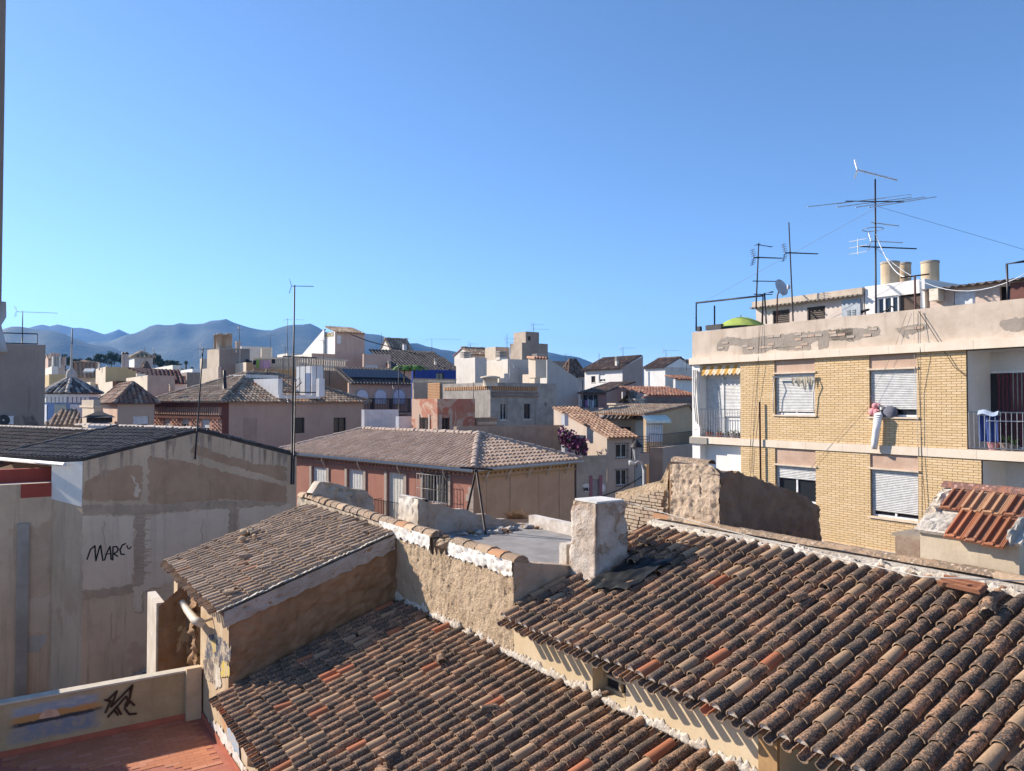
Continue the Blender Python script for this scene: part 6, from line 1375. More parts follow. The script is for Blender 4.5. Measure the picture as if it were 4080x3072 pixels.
# white roof terrace cut into that roof
wt = thing('roof_terrace', 'white walled roof terrace let into the brown house roof, with stair hut and railing', 'terrace', at(1200, 1580, 60))
o = House('x', 'x', *px('R2', 845, 850), 62, -52, px('R2', 650, 0)[0], 38, px('R2', 1170, 0)[0], WHI); bpy.data.objects.remove(o.t)
def wbox(par, nm, reg, cx, yt, lx, rx, D, mat, yb=None, azl=-52, azr=38):
    a = at(*px(reg, cx, yt), D); el, er = azv(azl), azv(azr)
    def ln(dv, p): x = (px(reg, p, 0)[0] - CX) / F; return (x * a.y - a.x) / (dv.x - x * dv.y)
    zb = at(*px(reg, cx, yb), D).z if yb else 0; b = M(); b.pbox(Vector((a.x, a.y, zb)), el * ln(el, lx), er * ln(er, rx), Z * (a.z - zb)); return b.build(nm, mat, par)
wbox(wt, 'terrace_wall', 'R2', 850, 850, 640, 890, 61.6, WHI, 1010); wbox(wt, 'low_wall', 'R2', 858, 985, 850, 1200, 61, WHI, 1015); wbox(wt, 'high_wall', 'R2', 580, 815, 440, 850, 64, pl((.66, .63, .60), key='hw'), 900)
hutw = wbox(wt, 'stair_hut', 'R2', 1130, 745, 1000, 1230, 63.5, WHI, 990); wbox(wt, 'end_wall', 'R2', 1190, 850, 1165, 1235, 61.2, WHI, 1000)
a = at(*px('R2', 1072, 985), 63.0); b = at(*px('R2', 1120, 805), 63.0); o = M(); o.pbox(Vector((a.x, a.y, a.z)), azv(38) * .05 + Vector((b.x - a.x, 0, 0)), Vector((0, .05, 0)), Z * (b.z - a.z)); o.build('door', plain((.62, .66, .74), .6), wt)
p0, p1 = at(*px('R2', 888, 980), 60.9), at(*px('R2', 1165, 985), 62.5); railing('railing', wt, [p0, p1], 3.0, .42, .03, plain((.08, .07, .07), .6))
mast('black stove pipe on the brick house roof', at(*px('R1', 1865, 935), 60), at(*px('R1', 1862, 782), 60), .16, (), cat='flue', name='stove_pipe'); mast('slim dark flue pipe above the white terrace', at(*px('R2', 755, 860), 66), at(*px('R2', 755, 770), 66), .08, (), cat='flue', name='stove_pipe')
# small houses between
a_ = H('white_yard_wall', 'white rough yard wall right of the brown house', 'R2', 1565, 1108, 1555, 1850, 52, pl((.60, .60, .62), key='wyw'), azl=-50, azr=75, cat='wall'); a_.flat(.05); a_ = H('white_shed', 'small bluish white shed with flat roof beside the red tower house', 'R2', 1850, 1165, 1835, 1960, 51, pl((.62, .63, .66), key='wsh'), azl=-50, azr=60, cat='shed'); a_.flat(.05)
# ------------------------------------------------------------------ right of centre: the street
SHT = {'style': 'shutter', 'down': .7}
WD = lambda **k: dict({'frame': plain((.10, .07, .05), .6)}, **k)
# white house with high shaded flank
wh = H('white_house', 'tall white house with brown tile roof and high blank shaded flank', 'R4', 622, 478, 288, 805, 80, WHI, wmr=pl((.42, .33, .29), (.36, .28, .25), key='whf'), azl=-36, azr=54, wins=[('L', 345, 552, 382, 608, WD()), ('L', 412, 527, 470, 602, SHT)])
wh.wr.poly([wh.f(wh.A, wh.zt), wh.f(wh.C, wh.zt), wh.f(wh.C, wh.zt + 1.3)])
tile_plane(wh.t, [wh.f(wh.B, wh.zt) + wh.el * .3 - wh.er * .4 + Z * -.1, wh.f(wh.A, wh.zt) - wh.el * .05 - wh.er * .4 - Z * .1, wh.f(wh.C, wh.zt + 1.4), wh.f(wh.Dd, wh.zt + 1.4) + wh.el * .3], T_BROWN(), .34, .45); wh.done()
fr_ = H('enclosed_balcony_house', 'pinkish house with closed balcony of hanging laundry under a tile canopy', 'R4', 480, 690, 250, 615, 74, pl((.40, .22, .18), (.36, .19, .16), key='ebh'), azl=-36, azr=54, wmr=pl((.40, .32, .28), key='ebr'), wins=[('L', 262, 712, 402, 828, {'sill': False, 'frame': plain((.5, .42, .36), .7), 'bars': 3})])
e0, e1 = fr_.f(fr_.B, fr_.zt), fr_.f(fr_.A, fr_.zt)
tile_plane(fr_.t, [e0 - fr_.er * .4 - Z * .12, e1 - fr_.er * .4 - Z * .12, e1 + fr_.er * 4.0 + Z * 1.0, e0 + fr_.er * 4.0 + Z * 1.0], T_BROWN(), .34, .45); fr_.wr.poly([e1, e1 + fr_.er * 4.0, e1 + fr_.er * 4.0 + Z * .95]); fr_.done()
r = fr_.w[0][1]; o = M(); fr_.Lf.box(o, r[0] - .4, fr_.ll + .3, r[2] - 2.0, r[2] - .05, .0, .7); o.build('balcony_front', pl((.50, .38, .31), key='ebf'), fr_.t)
for k in range(7):
    a = r[0] + (r[1] - r[0]) * (k + .5) / 7; o = M(); o.pbox(fr_.Lf.pt(a - .14, r[3] - 1.2 - .3 * (k % 3), .12), fr_.Lf.e * .26, fr_.Lf.n * .03, Z * (.7 + .25 * (k % 3))); tag(o.build('hanging_laundry', plain(((.6, .6, .6), (.08, .08, .1), (.4, .15, .3), (.5, .5, .52), (.3, .32, .34), (.55, .55, .55), (.15, .2, .2))[k], .9)), ('white cloth, leftmost on the line in the pinkish balcony', 'black garment, second on the line in the pinkish balcony', 'purple garment, third on the line in the pinkish balcony', 'pale cloth, middle of the line in the pinkish balcony', 'grey garment on the line in the pinkish balcony', 'white garment, second from right in the pinkish balcony', 'dark green garment, rightmost in the pinkish balcony')[k], 'laundry', 'laundry in the pinkish balcony')
# far right pair
w2 = H('white_gable_house', 'far white house with small chimney beside the yellow block', 'R4', 1000, 470, 815, 1262, 96, WHI, wmr=pl((.62, .56, .5), key='w2r'), wins=[('R', 1140, 615, 1215, 650, SHT)]); w2.gable('L', 1.2, T_BROWN(), pitch=.36, step=.45)
t_ = H('roof_chimney', 'white chimney on far white house by the yellow block', 'R4', 850, 512, 832, 860, 95, WHI, z0=12, cat='chimney'); t_.flat(.05)
rw2 = H('red_tile_house', 'low pink walled house with bright red tile roof left of the yellow block', 'R4', 830, 722, 805, 1270, 72, pl((.46, .22, .18), (.42, .2, .16), key='rwp'), azl=-50, azr=62)
tile_plane(rw2.t, [rw2.f(rw2.A, rw2.zt) - rw2.el * .5, rw2.f(rw2.C, rw2.zt) - rw2.el * .5, rw2.f(rw2.C, rw2.zt + .85) + rw2.el * 3, rw2.f(rw2.A, rw2.zt + .85) + rw2.el * 3], T_RED(), .36, .48); rw2.done()
rw3 = H('small_white_block', 'small white block with red tile canopy, far right behind', 'R4', 1090, 580, 1080, 1270, 84, WHI, azr=60); tile_plane(rw3.t, [rw3.f(rw3.A, rw3.zt) - rw3.el * .5, rw3.f(rw3.C, rw3.zt) - rw3.el * .5, rw3.f(rw3.C, rw3.zt + .45) + rw3.el * 1.6, rw3.f(rw3.A, rw3.zt + .45) + rw3.el * 1.6], T_RED(), .36, .48); rw3.done()
dk = H('dark_brick_shed', 'dark brick flank with sloping top below the red tile roof', 'R4', 812, 735, 805, 1260, 66, plaster((.16, .115, .10), (.21, .16, .14), 3., .4, .2, key='dkb'), azr=66); dk.flat(.05)
oh = H('old_tile_house', 'low shaded house with hipped dark tile roof and two stub chimneys', 'R4', 735, 915, 488, 905, 60, pl((.40, .35, .30), key='ohw'), azl=-60, azr=30, wins=[('L', 570, 1000, 695, 1110, WD(sill=False))]); oh.hip(1.9, tiles_mat('oh', (.20, .165, .14), (.25, .18, .14), (.10, .09, .08), (.40, .36, .32), .5, .03, .25, 9.), .4, .36, .46, inset=3.0)
for k, (x, y0, y1) in enumerate(((572, 805, 880), (742, 765, 830))): c = at(*px('R4', x, y1), 62); d = at(*px('R4', x, y0), 62); o = M(); o.pbox(c - azv(54) * .5 - azv(-36) * .4, azv(54) * 1.0, azv(-36) * .8, Z * (d.z - c.z)); o.pbox(c - azv(54) * .6 - azv(-36) * .5 + Z * (d.z - c.z), azv(54) * 1.2, azv(-36) * 1.0, Z * .12); tag(o.build('stub_chimney', CRM if k == 0 else GRY), ('cream stub chimney with flat cap on old dark roof', 'ragged grey stub chimney at the top of old dark roof')[k], 'chimney')
# cream gable house with awning
cg_ = H('cream_gable_house', 'cream gabled house with white folding shutters and striped awning', 'R4', 832, 905, 822, 1252, 53, pl((.52, .40, .26), (.46, .34, .22), key='cgh'), azl=-30, azr=62, wins=[('R', 838, 980, 965, 1135, {'sill': False, 'bars': 3})])
ap_ = at(*px('R4', 1012, 822), 57); mid = cg_.A + cg_.er * ((ap_ - cg_.A).dot(cg_.er)); za = at(*px('R4', 1012, 818), mid.y).z
cg_.wr.poly([cg_.f(cg_.A, cg_.zt), cg_.f(cg_.C, cg_.zt), cg_.f(mid, za)]); bk_ = azv(-28) * 7
tile_plane(cg_.t, [cg_.f(cg_.C, cg_.zt + .1) + cg_.er * .3 - azv(-28) * .15, cg_.f(cg_.C, cg_.zt + .1) + cg_.er * .3 + bk_, cg_.f(mid, za + .1) + bk_, cg_.f(mid, za + .1) - azv(-28) * .15], T_MID(), .3, .42); tile_plane(cg_.t, [cg_.f(cg_.A, cg_.zt + .1) - cg_.er * .2 + bk_, cg_.f(cg_.A, cg_.zt + .1) - cg_.er * .2 - azv(-28) * .15, cg_.f(mid, za + .1) - azv(-28) * .15, cg_.f(mid, za + .1) + bk_], T_MID(), .3, .42); cg_.done()
r = cg_.w[0][1]; o = M()
n = 14
for k in range(n): a = r[0] - .1 + (r[1] - r[0] + .2) * k / n; cg_.Rf.box(o, a, a + (r[1] - r[0]) / n * .9, r[2], r[3], .02 + .02 * (k % 2), .05 + .02 * (k % 2))
o.build('folding_shutter', plain((.55, .60, .66), .6), cg_.t)
o = M(); o.add([cg_.Rf.pt(r[0] - .5, r[3] + .65, .05), cg_.Rf.pt(r[1] + .4, r[3] + .65, .05), cg_.Rf.pt(r[1] + .4, r[3] + .3, .6), cg_.Rf.pt(r[0] - .5, r[3] + .3, .6), cg_.Rf.pt(r[1] + .4, r[3] + .1, .6), cg_.Rf.pt(r[0] - .5, r[3] + .1, .6)], [(0, 1, 2, 3), (3, 2, 4, 5)]); o.build('awning', plain((.62, .68, .62), .8), cg_.t)
tw2 = H('terrace_wall_house', 'brown walled yard with iron railing on top, in front of cream gable house', 'R4', 980, 1185, 855, 1248, 49, pl((.40, .30, .23), (.35, .26, .20), key='twh'), azl=-65, azr=30); tw2.flat(.05)
railing('railing', tw2.t, [tw2.f(tw2.B, tw2.zt), tw2.f(tw2.A, tw2.zt), tw2.f(tw2.C, tw2.zt)], .85, .14, .012, DARKM())
# street house with grilles
shh = H('street_house', 'plastered street corner house with barred windows and red tile roof', 'R4', 485, 1090, 300, 722, 45, pl((.54, .44, .36), (.48, .39, .32), key='shl'), azl=-28, azr=68, wmr=pl((.46, .38, .33), (.41, .34, .29), key='shr'), wins=[('R', 565, 1150, 668, 1275, {'style': 'grille'}), ('R', 565, 1378, 668, 1520, {'style': 'grille'})])
tile_plane(shh.t, [shh.f(shh.A, shh.zt) - shh.el * .35 - shh.er * .1 - Z * .05, shh.f(shh.C, shh.zt) - shh.el * .35 + shh.er * .2 - Z * .05, shh.f(shh.C, shh.zt + 1.7) + shh.el * 6, shh.f(shh.A, shh.zt + 1.7) + shh.el * 6 - shh.er * .1], tiles_mat('sht', (.37, .23, .16), (.40, .24, .15), (.25, .15, .1), (.46, .3, .2), .3, .05, .25, 9.), .27, .4)
shh.wall.poly([shh.f(shh.A, shh.zt), shh.f(shh.A, shh.zt) + shh.el * 6, shh.f(shh.A, shh.zt + 1.65) + shh.el * 6]); shh.done()
r = shh.Rf.rect(*px('R4', 725, 1085), *px('R4', 860, 1335)); zb_ = r[2] + .42 * (r[3] - r[2]); bl_ = M(); shh.Rf.box(bl_, shh.lr + .02, r[1], r[2], zb_, -1.2, .0); bl_.build('balcony_front', pl((.46, .36, .31), key='sbf'), shh.t)
railing('balcony_screen', shh.t, [shh.Rf.pt(shh.lr + .05, zb_, 0), shh.Rf.pt(r[1], zb_, 0)], r[3] - zb_, .12, .009, DARKM(), (0, .16, .32, .48, .64, .8, 1.))
o = M(); shh.Rf.box(o, shh.lr - .05, shh.lr + 1.1, .05, 2.6, .003, .03); o.build('street_door', plain((.5, .5, .52), .6), shh.t)
M().quad(shh.Rf.pt(shh.lr, 0, -.3), shh.Rf.pt(shh.lr + 6, 0, -.3), shh.Rf.pt(shh.lr + 6, 6, -.3), shh.Rf.pt(shh.lr, 6, -.3)).build('wall', pl((.30, .31, .36), key='shb'), shh.t)
lg_ = H('low_grey_house', 'low grey street house with graffiti and purple framed door', 'R4', 215, 1262, 200, 482, 44, GRY, azl=-30, azr=66, wins=[('R', 355, 1462, 415, 1640, {'sill': False, 'bars': 1, 'style': 'panel', 'shut': plain((.28, .27, .29), .7)})]); lg_.flat(.1)
r = lg_.w[0][1]
for a, b, c, d in ((r[0] - .2, r[0], r[2], r[3] + .2), (r[1], r[1] + .2, r[2], r[3] + .2)): o = M(); lg_.Rf.box(o, a, b, c, d, .003, .03); o.build('door_jamb', plain((.26, .12, .15), .8), lg_.t)
o = M(); lg_.Rf.box(o, -.02, lg_.lr, lg_.zt - .12, lg_.zt + .02, .003, .06); o.build('ledge', CONC, lg_.t)
patch_on(lg_.t, lg_.Rf, [px('R4', x, y) for x, y in ((272, 1520), (300, 1500), (340, 1510), (345, 1560), (320, 1580), (280, 1575))], plain((.6, .6, .62), .8), .004, 3, 'paint_splash', .02); patch_on(lg_.t, lg_.Rf, [px('R4', x, y) for x, y in ((430, 1520), (455, 1505), (470, 1530), (462, 1570), (435, 1575))], plain((.6, .6, .62), .8), .004, 4, 'paint_splash', .02)
o = M()
for st in ([(284, 1542), (277, 1540), (275, 1548), (284, 1556), (282, 1566), (274, 1566)], [(288, 1568), (290, 1542), (295, 1556), (300, 1542), (303, 1568)], [(308, 1542), (309, 1566)], [(314, 1540), (315, 1564), (322, 1563)], [(335, 1542), (327, 1543), (328, 1564), (337, 1562)], [(328, 1553), (335, 1552)]): ribbon(o, [on_plane(*px('R4', x, y), lg_.Rf.O, lg_.Rf.n) for x, y in st], .05, lg_.Rf.n, .01)
o.build('graffiti', plain((.03, .03, .035), .8), lg_.t)
yw = H('white_yard_house', 'shaded blue grey yard wall behind the bougainvillea with stepped white coping', 'R4', 110, 960, 95, 470, 50, pl((.52, .52, .55), key='ywh'), azl=-40, azr=64); yw.flat(.05)
for k in range(9): p = yw.Rf.pt(yw.lr * (.35 + .07 * k), yw.zt - .4 - .42 * k, .02); o = M(); o.pbox(p, yw.er * .32, yw.Rf.n * .12, Z * .5); o.build('coping_step', WHI, yw.t)
# street furniture
sl_ = thing('street_lamp', 'grey curved street lamp post in front of the street house', 'street lamp', at(*px('R4', 812, 1600), 36))
base = at(*px('R4', 812, 1640), 36); b0 = Vector((base.x, base.y, 3)); t0 = at(*px('R4', 810, 1380), 36); h0 = at(*px('R4', 735, 1330), 36)
M().tube([b0, t0], .06, 8, .05).build('post', plain((.45, .46, .47), .5), sl_); M().tube([t0 - Z * .1, t0 + (h0 - t0) * .3 + Z * .28, t0 + (h0 - t0) * .7 + Z * .3 * .7, h0], .04, 6).build('arm', plain((.45, .46, .47), .5), sl_)
hd = at(*px('R4', 680, 1320), 36); M().tube([h0, (h0 + hd) / 2 + Z * .04, hd], .06, 8, .11).build('head', plain((.6, .6, .58), .4), sl_)
ln_ = thing('wall_lantern', 'black wrought iron lantern on bracket, on the street house corner', 'lantern', at(*px('R4', 690, 1330), 43.0)); c = at(*px('R4', 748, 1300), 43.0)
M().lathe(c, [(.12, 0), (.26, .75)], 6).build('glass', plain((.25, .26, .27), .3), ln_); M().lathe(c + Z * .75, [(.38, 0), (.3, .15), (.15, .28), (.05, .4)], 8).build('hood', DARKM(), ln_); a = at(*px('R4', 690, 1300), 43.3); M().tube([a, a + Vector((.3, 0, -.15)), c - Z * .35, c], .04, 6).build('bracket', DARKM(), ln_)
cable('street_cable', 'thick black cable bundle sagging along the grey street house', sag(lg_.Rf.pt(-.5, lg_.zt - 2.55, .15), lg_.Rf.pt(lg_.lr + 2.5, lg_.zt - 1.2, .15), .35), .035)
# bougainvillea
bo = thing('bougainvillea', 'magenta bougainvillea bush spilling over the yard wall', 'bush', at(*px('R4', 180, 1240), 45.5))
lv = {0: M(), 1: M(), 2: M()}; rb2 = random.Random(9)
for k in range(2600):
    t = rb2.random(); x = 75 + 215 * t; yc = 1075 + 120 * t; w = at(*px('R4', x + rb2.gauss(0, 16), yc + rb2.gauss(0, 32)), 45 + rb2.gauss(0, .5)); s = rb2.uniform(.06, .12)
    d1_ = Vector((rb2.gauss(0, 1), rb2.gauss(0, 1), rb2.gauss(0, 1))).normalized() * s; d2_ = d1_.cross(Vector((rb2.gauss(0, 1), rb2.gauss(0, 1), rb2.gauss(0, 1)))).normalized() * s * .7
    lv[0 if rb2.random() < .5 else (1 if rb2.random() < .6 else 2)].quad(w - d1_, w + d2_, w + d1_, w - d2_)
for k, c in enumerate(((.16, .03, .10), (.08, .02, .06), (.035, .055, .018))): lv[k].build(('blossom', 'dark_blossom', 'leaves')[k], plain(c, .7), bo, 'stuff')
# ------------------------------------------------------------------ white complex in the centre
def sim(name, label, reg, cx, yt, lx, rx, D, wm, wmr=None, roof='flat', **kw):
    h = H(name, label, reg, cx, yt, lx, rx, D, wm, wmr=wmr, **kw)
    return h.flat(.3) if roof == 'flat' else h
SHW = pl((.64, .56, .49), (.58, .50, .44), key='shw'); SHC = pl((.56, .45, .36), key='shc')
for k, (cx, yt, lx, rx, lb) in enumerate(((935, 533, 755, 1045, 'cream white blank house block left of centre complex'), (1245, 548, 1045, 1440, 'cream white blank block with downpipe in the middle of the complex'))): sim('white_block', lb, 'R3', cx, yt, lx, rx, 78 + k, OFFW, SHW)
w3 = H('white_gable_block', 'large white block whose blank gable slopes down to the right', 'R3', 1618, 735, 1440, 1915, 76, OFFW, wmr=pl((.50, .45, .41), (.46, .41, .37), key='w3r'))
zap = at(*px('R3', 1618, 537), 76).z; zen = w3.Rf.hit(*px('R3', 1905, 745))[1]; w3.wr.poly([w3.f(w3.A, w3.zt), w3.f(w3.C, w3.zt), w3.f(w3.C, max(zen, w3.zt + .05)), w3.f(w3.A, zap)]); w3.wall.quad(w3.f(w3.B, w3.zt), w3.f(w3.A, w3.zt), w3.f(w3.A, zap), w3.f(w3.B, zap)); w3.wall.quad(w3.f(w3.A, zap), w3.f(w3.C, max(zen, w3.zt + .05)), w3.f(w3.Dd, max(zen, w3.zt + .05)), w3.f(w3.B, zap)); w3.done()
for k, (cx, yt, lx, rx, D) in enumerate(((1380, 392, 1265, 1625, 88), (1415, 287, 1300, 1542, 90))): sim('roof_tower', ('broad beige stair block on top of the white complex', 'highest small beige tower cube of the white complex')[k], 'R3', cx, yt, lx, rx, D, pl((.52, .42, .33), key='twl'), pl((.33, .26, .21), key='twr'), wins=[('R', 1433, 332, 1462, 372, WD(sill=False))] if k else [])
sim('cream_block', 'low cream block behind the white complex, left of the towers', 'R3', 1130, 432, 1030, 1262, 92, CRM, SHC)
lw_ = H('tile_roof_cottage', 'small white house with shallow pale tile roof, left in white complex', 'R3', 890, 500, 738, 1140, 94, OFFW, wmr=SHW); lw_.gable('R', .8, T_MID(), .3, .4, .5)
for k, (x, y, lb) in enumerate(((832, 485, 'left'), (1170, 480, 'middle'), (1522, 505, 'right'))):
    c = at(*px('R3', x, y + 75), 80); d = at(*px('R3', x, y), 80); t_ = thing('louvred_chimney', 'square chimney with slatted top, %s one on the white complex' % lb, 'chimney', c, 'slatted chimneys'); o = M(); o.pbox(c, azv(54) * .95, azv(-36) * .75, Z * (d.z - c.z - .55)); o.build('shaft', OFFW, t_)
    for j in range(4): o = M(); o.pbox(c + Z * (d.z - c.z - .5 + .16 * j) - azv(54) * .05 - azv(-36) * .05, azv(54) * 1.05, azv(-36) * .85, Z * .09); o.build('slat', GRY, t_)
dg = sim('dark_flat_house', 'dark flat topped house behind the sloping white gable', 'R3', 1640, 565, 1630, 1898, 110, pl((.24, .20, .17), key='dfh'), azr=60); th_ = H('turret_house', 'small house with pointed dark tile roof right of the white gable', 'R4', 150, 515, 80, 285, 92, WHI, wmr=pl((.45, .42, .4), key='thr'), wins=[('R', 195, 540, 232, 572, WD())]); th_.hip(1.5, T_BROWN(), .3, .36, .46)
# blue patio house, solar house, pharmacy
bp = sim('blue_patio_house', 'bright cobalt blue patio wall with awning and white balustrade', 'R3', 345, 645, 335, 755, 74, pl((.03, .06, .26), (.025, .05, .22), key='cobalt'), azl=-36, azr=55, wins=[('R', 565, 680, 640, 750, WD(sill=False))])
bal = bp.Rf.rect(*px('R3', 350, 745), *px('R3', 755, 778), 3.0); nb_ = 30
for k in range(nb_): M().lathe(bp.Rf.pt(bal[0] + (bal[1] - bal[0]) * k / nb_, bal[2], 3.0), [(.06, 0), (.11, .3 * (bal[3] - bal[2])), (.06, .6 * (bal[3] - bal[2])), (.09, bal[3] - bal[2])], 6).build('baluster', CRM, bp.t)
o = M(); bp.Rf.box(o, bal[0], bal[1], bal[3], bal[3] + .1, 2.9, 3.1); bp.Rf.box(o, bal[0], bal[1], 0, bal[2], 2.8, 3.1); o.build('terrace_wall', pl((.42, .33, .26), key='bpw'), bp.t)
for k in range(2):
    t_ = thing('potted_palm', ('leafy green potted palm left on the blue patio', 'taller green potted palm right on the blue patio')[k], 'plant', bp.Rf.pt(1.0 + 2.2 * k, bal[2], 2.2)); o = M(); c = at(*px('R3', 265 + 95 * k, 640), 71)
    M().tube([Vector((c.x, c.y, bal[2])), c], .06, 6).build('stem', plain((.12, .08, .04), .9), t_)
    for j in range(26):
        ph = j * 2.4; e = Vector((math.cos(ph), math.sin(ph), .0)); L = .9 + .25 * (j % 3); pts = [c + e * (L * t) + Z * (1.1 * t * (1.15 - 1.3 * t)) for t in (0, .25, .5, .75, 1)]
        for q0, q1 in zip(pts[:-1], pts[1:]): s_d = e.cross(Z) * .13; o.quad(q0 - s_d, q0 + s_d, q1 + s_d * .7, q1 - s_d * .7)
    o.build('fronds', plain((.10, .20, .03), .7), t_)
so = H('solar_house', 'salmon house with three arched white shutters and rooftop solar panels', 'R2', 1437, 885, 1430, 1965, 75, PNK, azl=-36, azr=55)
a0, a1 = so.f(so.A, so.zt), so.f(so.C, so.zt); tile_plane(so.t, [a0 - so.el * .5 - Z * .1, a1 - so.el * .5 - Z * .1, a1 + so.el * 4 + Z * 1.7, a0 + so.el * 4 + Z * 1.7], T_DARK(), .34, .46); so.done()
sd_ = (so.el * 4 + Z * 1.7).normalized(); sn = so.er.cross(sd_); sn = sn if sn.z > 0 else -sn
for k in range(7):
    t_ = M(); o_ = a0 + so.er * (so.lr * (.03 + .134 * k)) + sd_ * .7 + sn * .3; t_.pbox(o_, so.er * (so.lr * .128), sd_ * 2.2, sn * .05); t_.build('solar_panel', plain((.02, .026, .045), .4, 0, .1, spec=.25), so.t)
def arch(par, fc, x, w, y0, y1, reg, mat, off=.01, nm='arched_shutter', ex=0):
    r = fc.rect(*px(reg, x - w / 2, y0), *px(reg, x + w / 2, y1)); c = (r[0] + r[1]) / 2; h = (r[1] - r[0]) / 2 + ex; zc = r[3] - h; pts = [fc.pt(c - h, r[2], off), fc.pt(c + h, r[2], off)] + [fc.pt(c + h * math.cos(t), zc + h * math.sin(t), off) for t in [math.pi * k / 12 for k in range(13)]]
    M().prism(pts, fc.n * .05).build(nm, mat, par); return r
for x in (1545, 1697, 1850):
    arch(so.t, so.Rf, x, 105, 930, 1060, 'R2', pl((.50, .42, .38), key='archs'), .005, 'arch_surround', .12); r = arch(so.t, so.Rf, x, 92, 945, 1060, 'R2', plain((.60, .64, .74), .6), .06); p_ = so.Rf
    railing('balcony_railing', so.t, [p_.pt(r[0] - .35, r[2] - .9, .1), p_.pt(r[0] - .35, r[2] - .9, .7), p_.pt(r[1] + .35, r[2] - .9, .7), p_.pt(r[1] + .35, r[2] - .9, .1)], 1.4, .16, .025, DARKM())
    o = M(); p_.box(o, r[0] - .4, r[1] + .4, r[2] - 1.05, r[2] - .9, .0, .75); o.build('balcony_slab', PNK, so.t)
fa_ = H('pharmacy_building', 'tall white and salmon building with FARMACIA lettering and outside stair', 'R2', 1322, 458, 1232, 1565, 90, WHI, wmr=PNK, wins=[('R', 1337, 488, 1380, 560, {'sill': False, 'frame': plain((.7, .68, .66), .6), 'style': 'panel', 'shut': plain((.7, .66, .62), .6)})]); 
tile_plane(fa_.t, [fa_.f(fa_.A, fa_.zt - .1) - fa_.el * .3, fa_.f(fa_.C, fa_.zt - .1) - fa_.el * .3, fa_.f(fa_.Dd, fa_.zt + .8), fa_.f(fa_.B, fa_.zt + .8)], T_MID(), .4, .5); fa_.done()
tc = bpy.data.curves.new('lettering', 'FONT'); tc.body = 'FARMACIA'; tc.size = 1.0; tc.extrude = .01; tc.materials.append(plain((.40, .30, .12), .7))
to = bpy.data.objects.new('lettering', tc); COL.objects.link(to); r = fa_.Lf.rect(*px('R2', 1240, 478), *px('R2', 1312, 505)); bpy.context.view_layer.update(); wdt = max(to.dimensions.x, .1); s_ = (r[1] - r[0]) / wdt
dg_ = bpy.context.evaluated_depsgraph_get(); tm_ = bpy.data.meshes.new_from_object(to.evaluated_get(dg_)); bpy.data.objects.remove(to); tm_.materials.clear(); tm_.materials.append(plain((.40, .30, .12), .7)); child('lettering', tm_, fa_.t, frame(fa_.Lf.e, Z, fa_.Lf.n, fa_.Lf.pt(r[0], r[2], .03)) @ Matrix.Diagonal((s_, s_ * 1.35, 1, 1)))
stp = [at(*px('R2', x, y), 88) for x, y in ((1345, 625), (1400, 650), (1410, 745), (1465, 705))]
for k in range(9): p = fa_.Rf.pt(1.2 + .55 * k, fa_.zt - 6.4 - .42 * k, .0); o = M(); o.pbox(p, fa_.er * .55, fa_.Rf.n * 1.2, Z * .42); o.build('stair_step', PNK, fa_.t)
railing('stair_railing', fa_.t, [fa_.Rf.pt(.2, fa_.zt - 6.0, 1.2), fa_.Rf.pt(1.5, fa_.zt - 6.0, 1.2), fa_.Rf.pt(6.0, fa_.zt - 9.6, 1.2)], 1.2, .22, .03, plain((.62, .58, .55), .6))
fl_ = H('long_cream_wing', 'long low cream wing left of the pharmacy with white balustrade', 'R2', 1128, 640, 828, 1325, 86, OFFW, wmr=BRN, wins=[('L', 1093, 672, 1118, 735, WD(sill=False)), ('L', 985, 680, 1000, 740, WD(sill=False)), ('L', 900, 690, 920, 745, WD(sill=False))]); fl_.flat(.2)
sg = H('sloped_white_wing', 'white wing with sloping top between cream wing and pharmacy', 'R2', 1230, 640, 1035, 1236, 92, WHI); sg.wall.poly([sg.f(sg.B, sg.zt), sg.f(sg.A, sg.zt), sg.f(sg.A, sg.zt + 2.9)]); sg.wall.poly([sg.f(sg.A, sg.zt + 2.9), sg.f(sg.C, sg.zt + 2.9), sg.f(sg.Dd, sg.zt), sg.f(sg.B, sg.zt)]); sg.done()
tb_ = H('brick_terrace_house', 'yellow brick parapet house with white balusters below the cream wing', 'R2', 1050, 772, 640, 1432, 78, pl((.42, .28, .14), (.37, .24, .12), key='ybr'), wmr=pl((.36, .26, .18), key='ybr2'), azl=-62, azr=28); tb_.flat(.2)
for fc, L, n in ((tb_.Lf, tb_.ll, 26), (tb_.Rf, tb_.lr, 20)):
    for k in range(n): M().lathe(fc.pt(L * k / n, tb_.zt, -.15), [(.09, 0), (.15, .4), (.09, .8), (.12, 1.15)], 6).build('baluster', CRM, tb_.t)
    o = M(); fc.box(o, 0, L, tb_.zt + 1.15, tb_.zt + 1.3, -.25, -.05); o.build('handrail', CRM, tb_.t)
cw2 = H('cream_wall_house', 'cream plain walled house right of the concrete tower', 'R2', 585, 715, 365, 640, 74, CRM, wmr=pl((.40, .27, .15), key='cw2r')); cw2.flat(.2); sim('white_peak_block', 'white block with peaked shoulder behind the concrete tower', 'R2', 545, 582, 533, 800, 98, WHI, OFFW, azr=66); sim('small_cream_box', 'small cream box on the white block', 'R2', 712, 597, 708, 785, 97, CRM, azr=62)
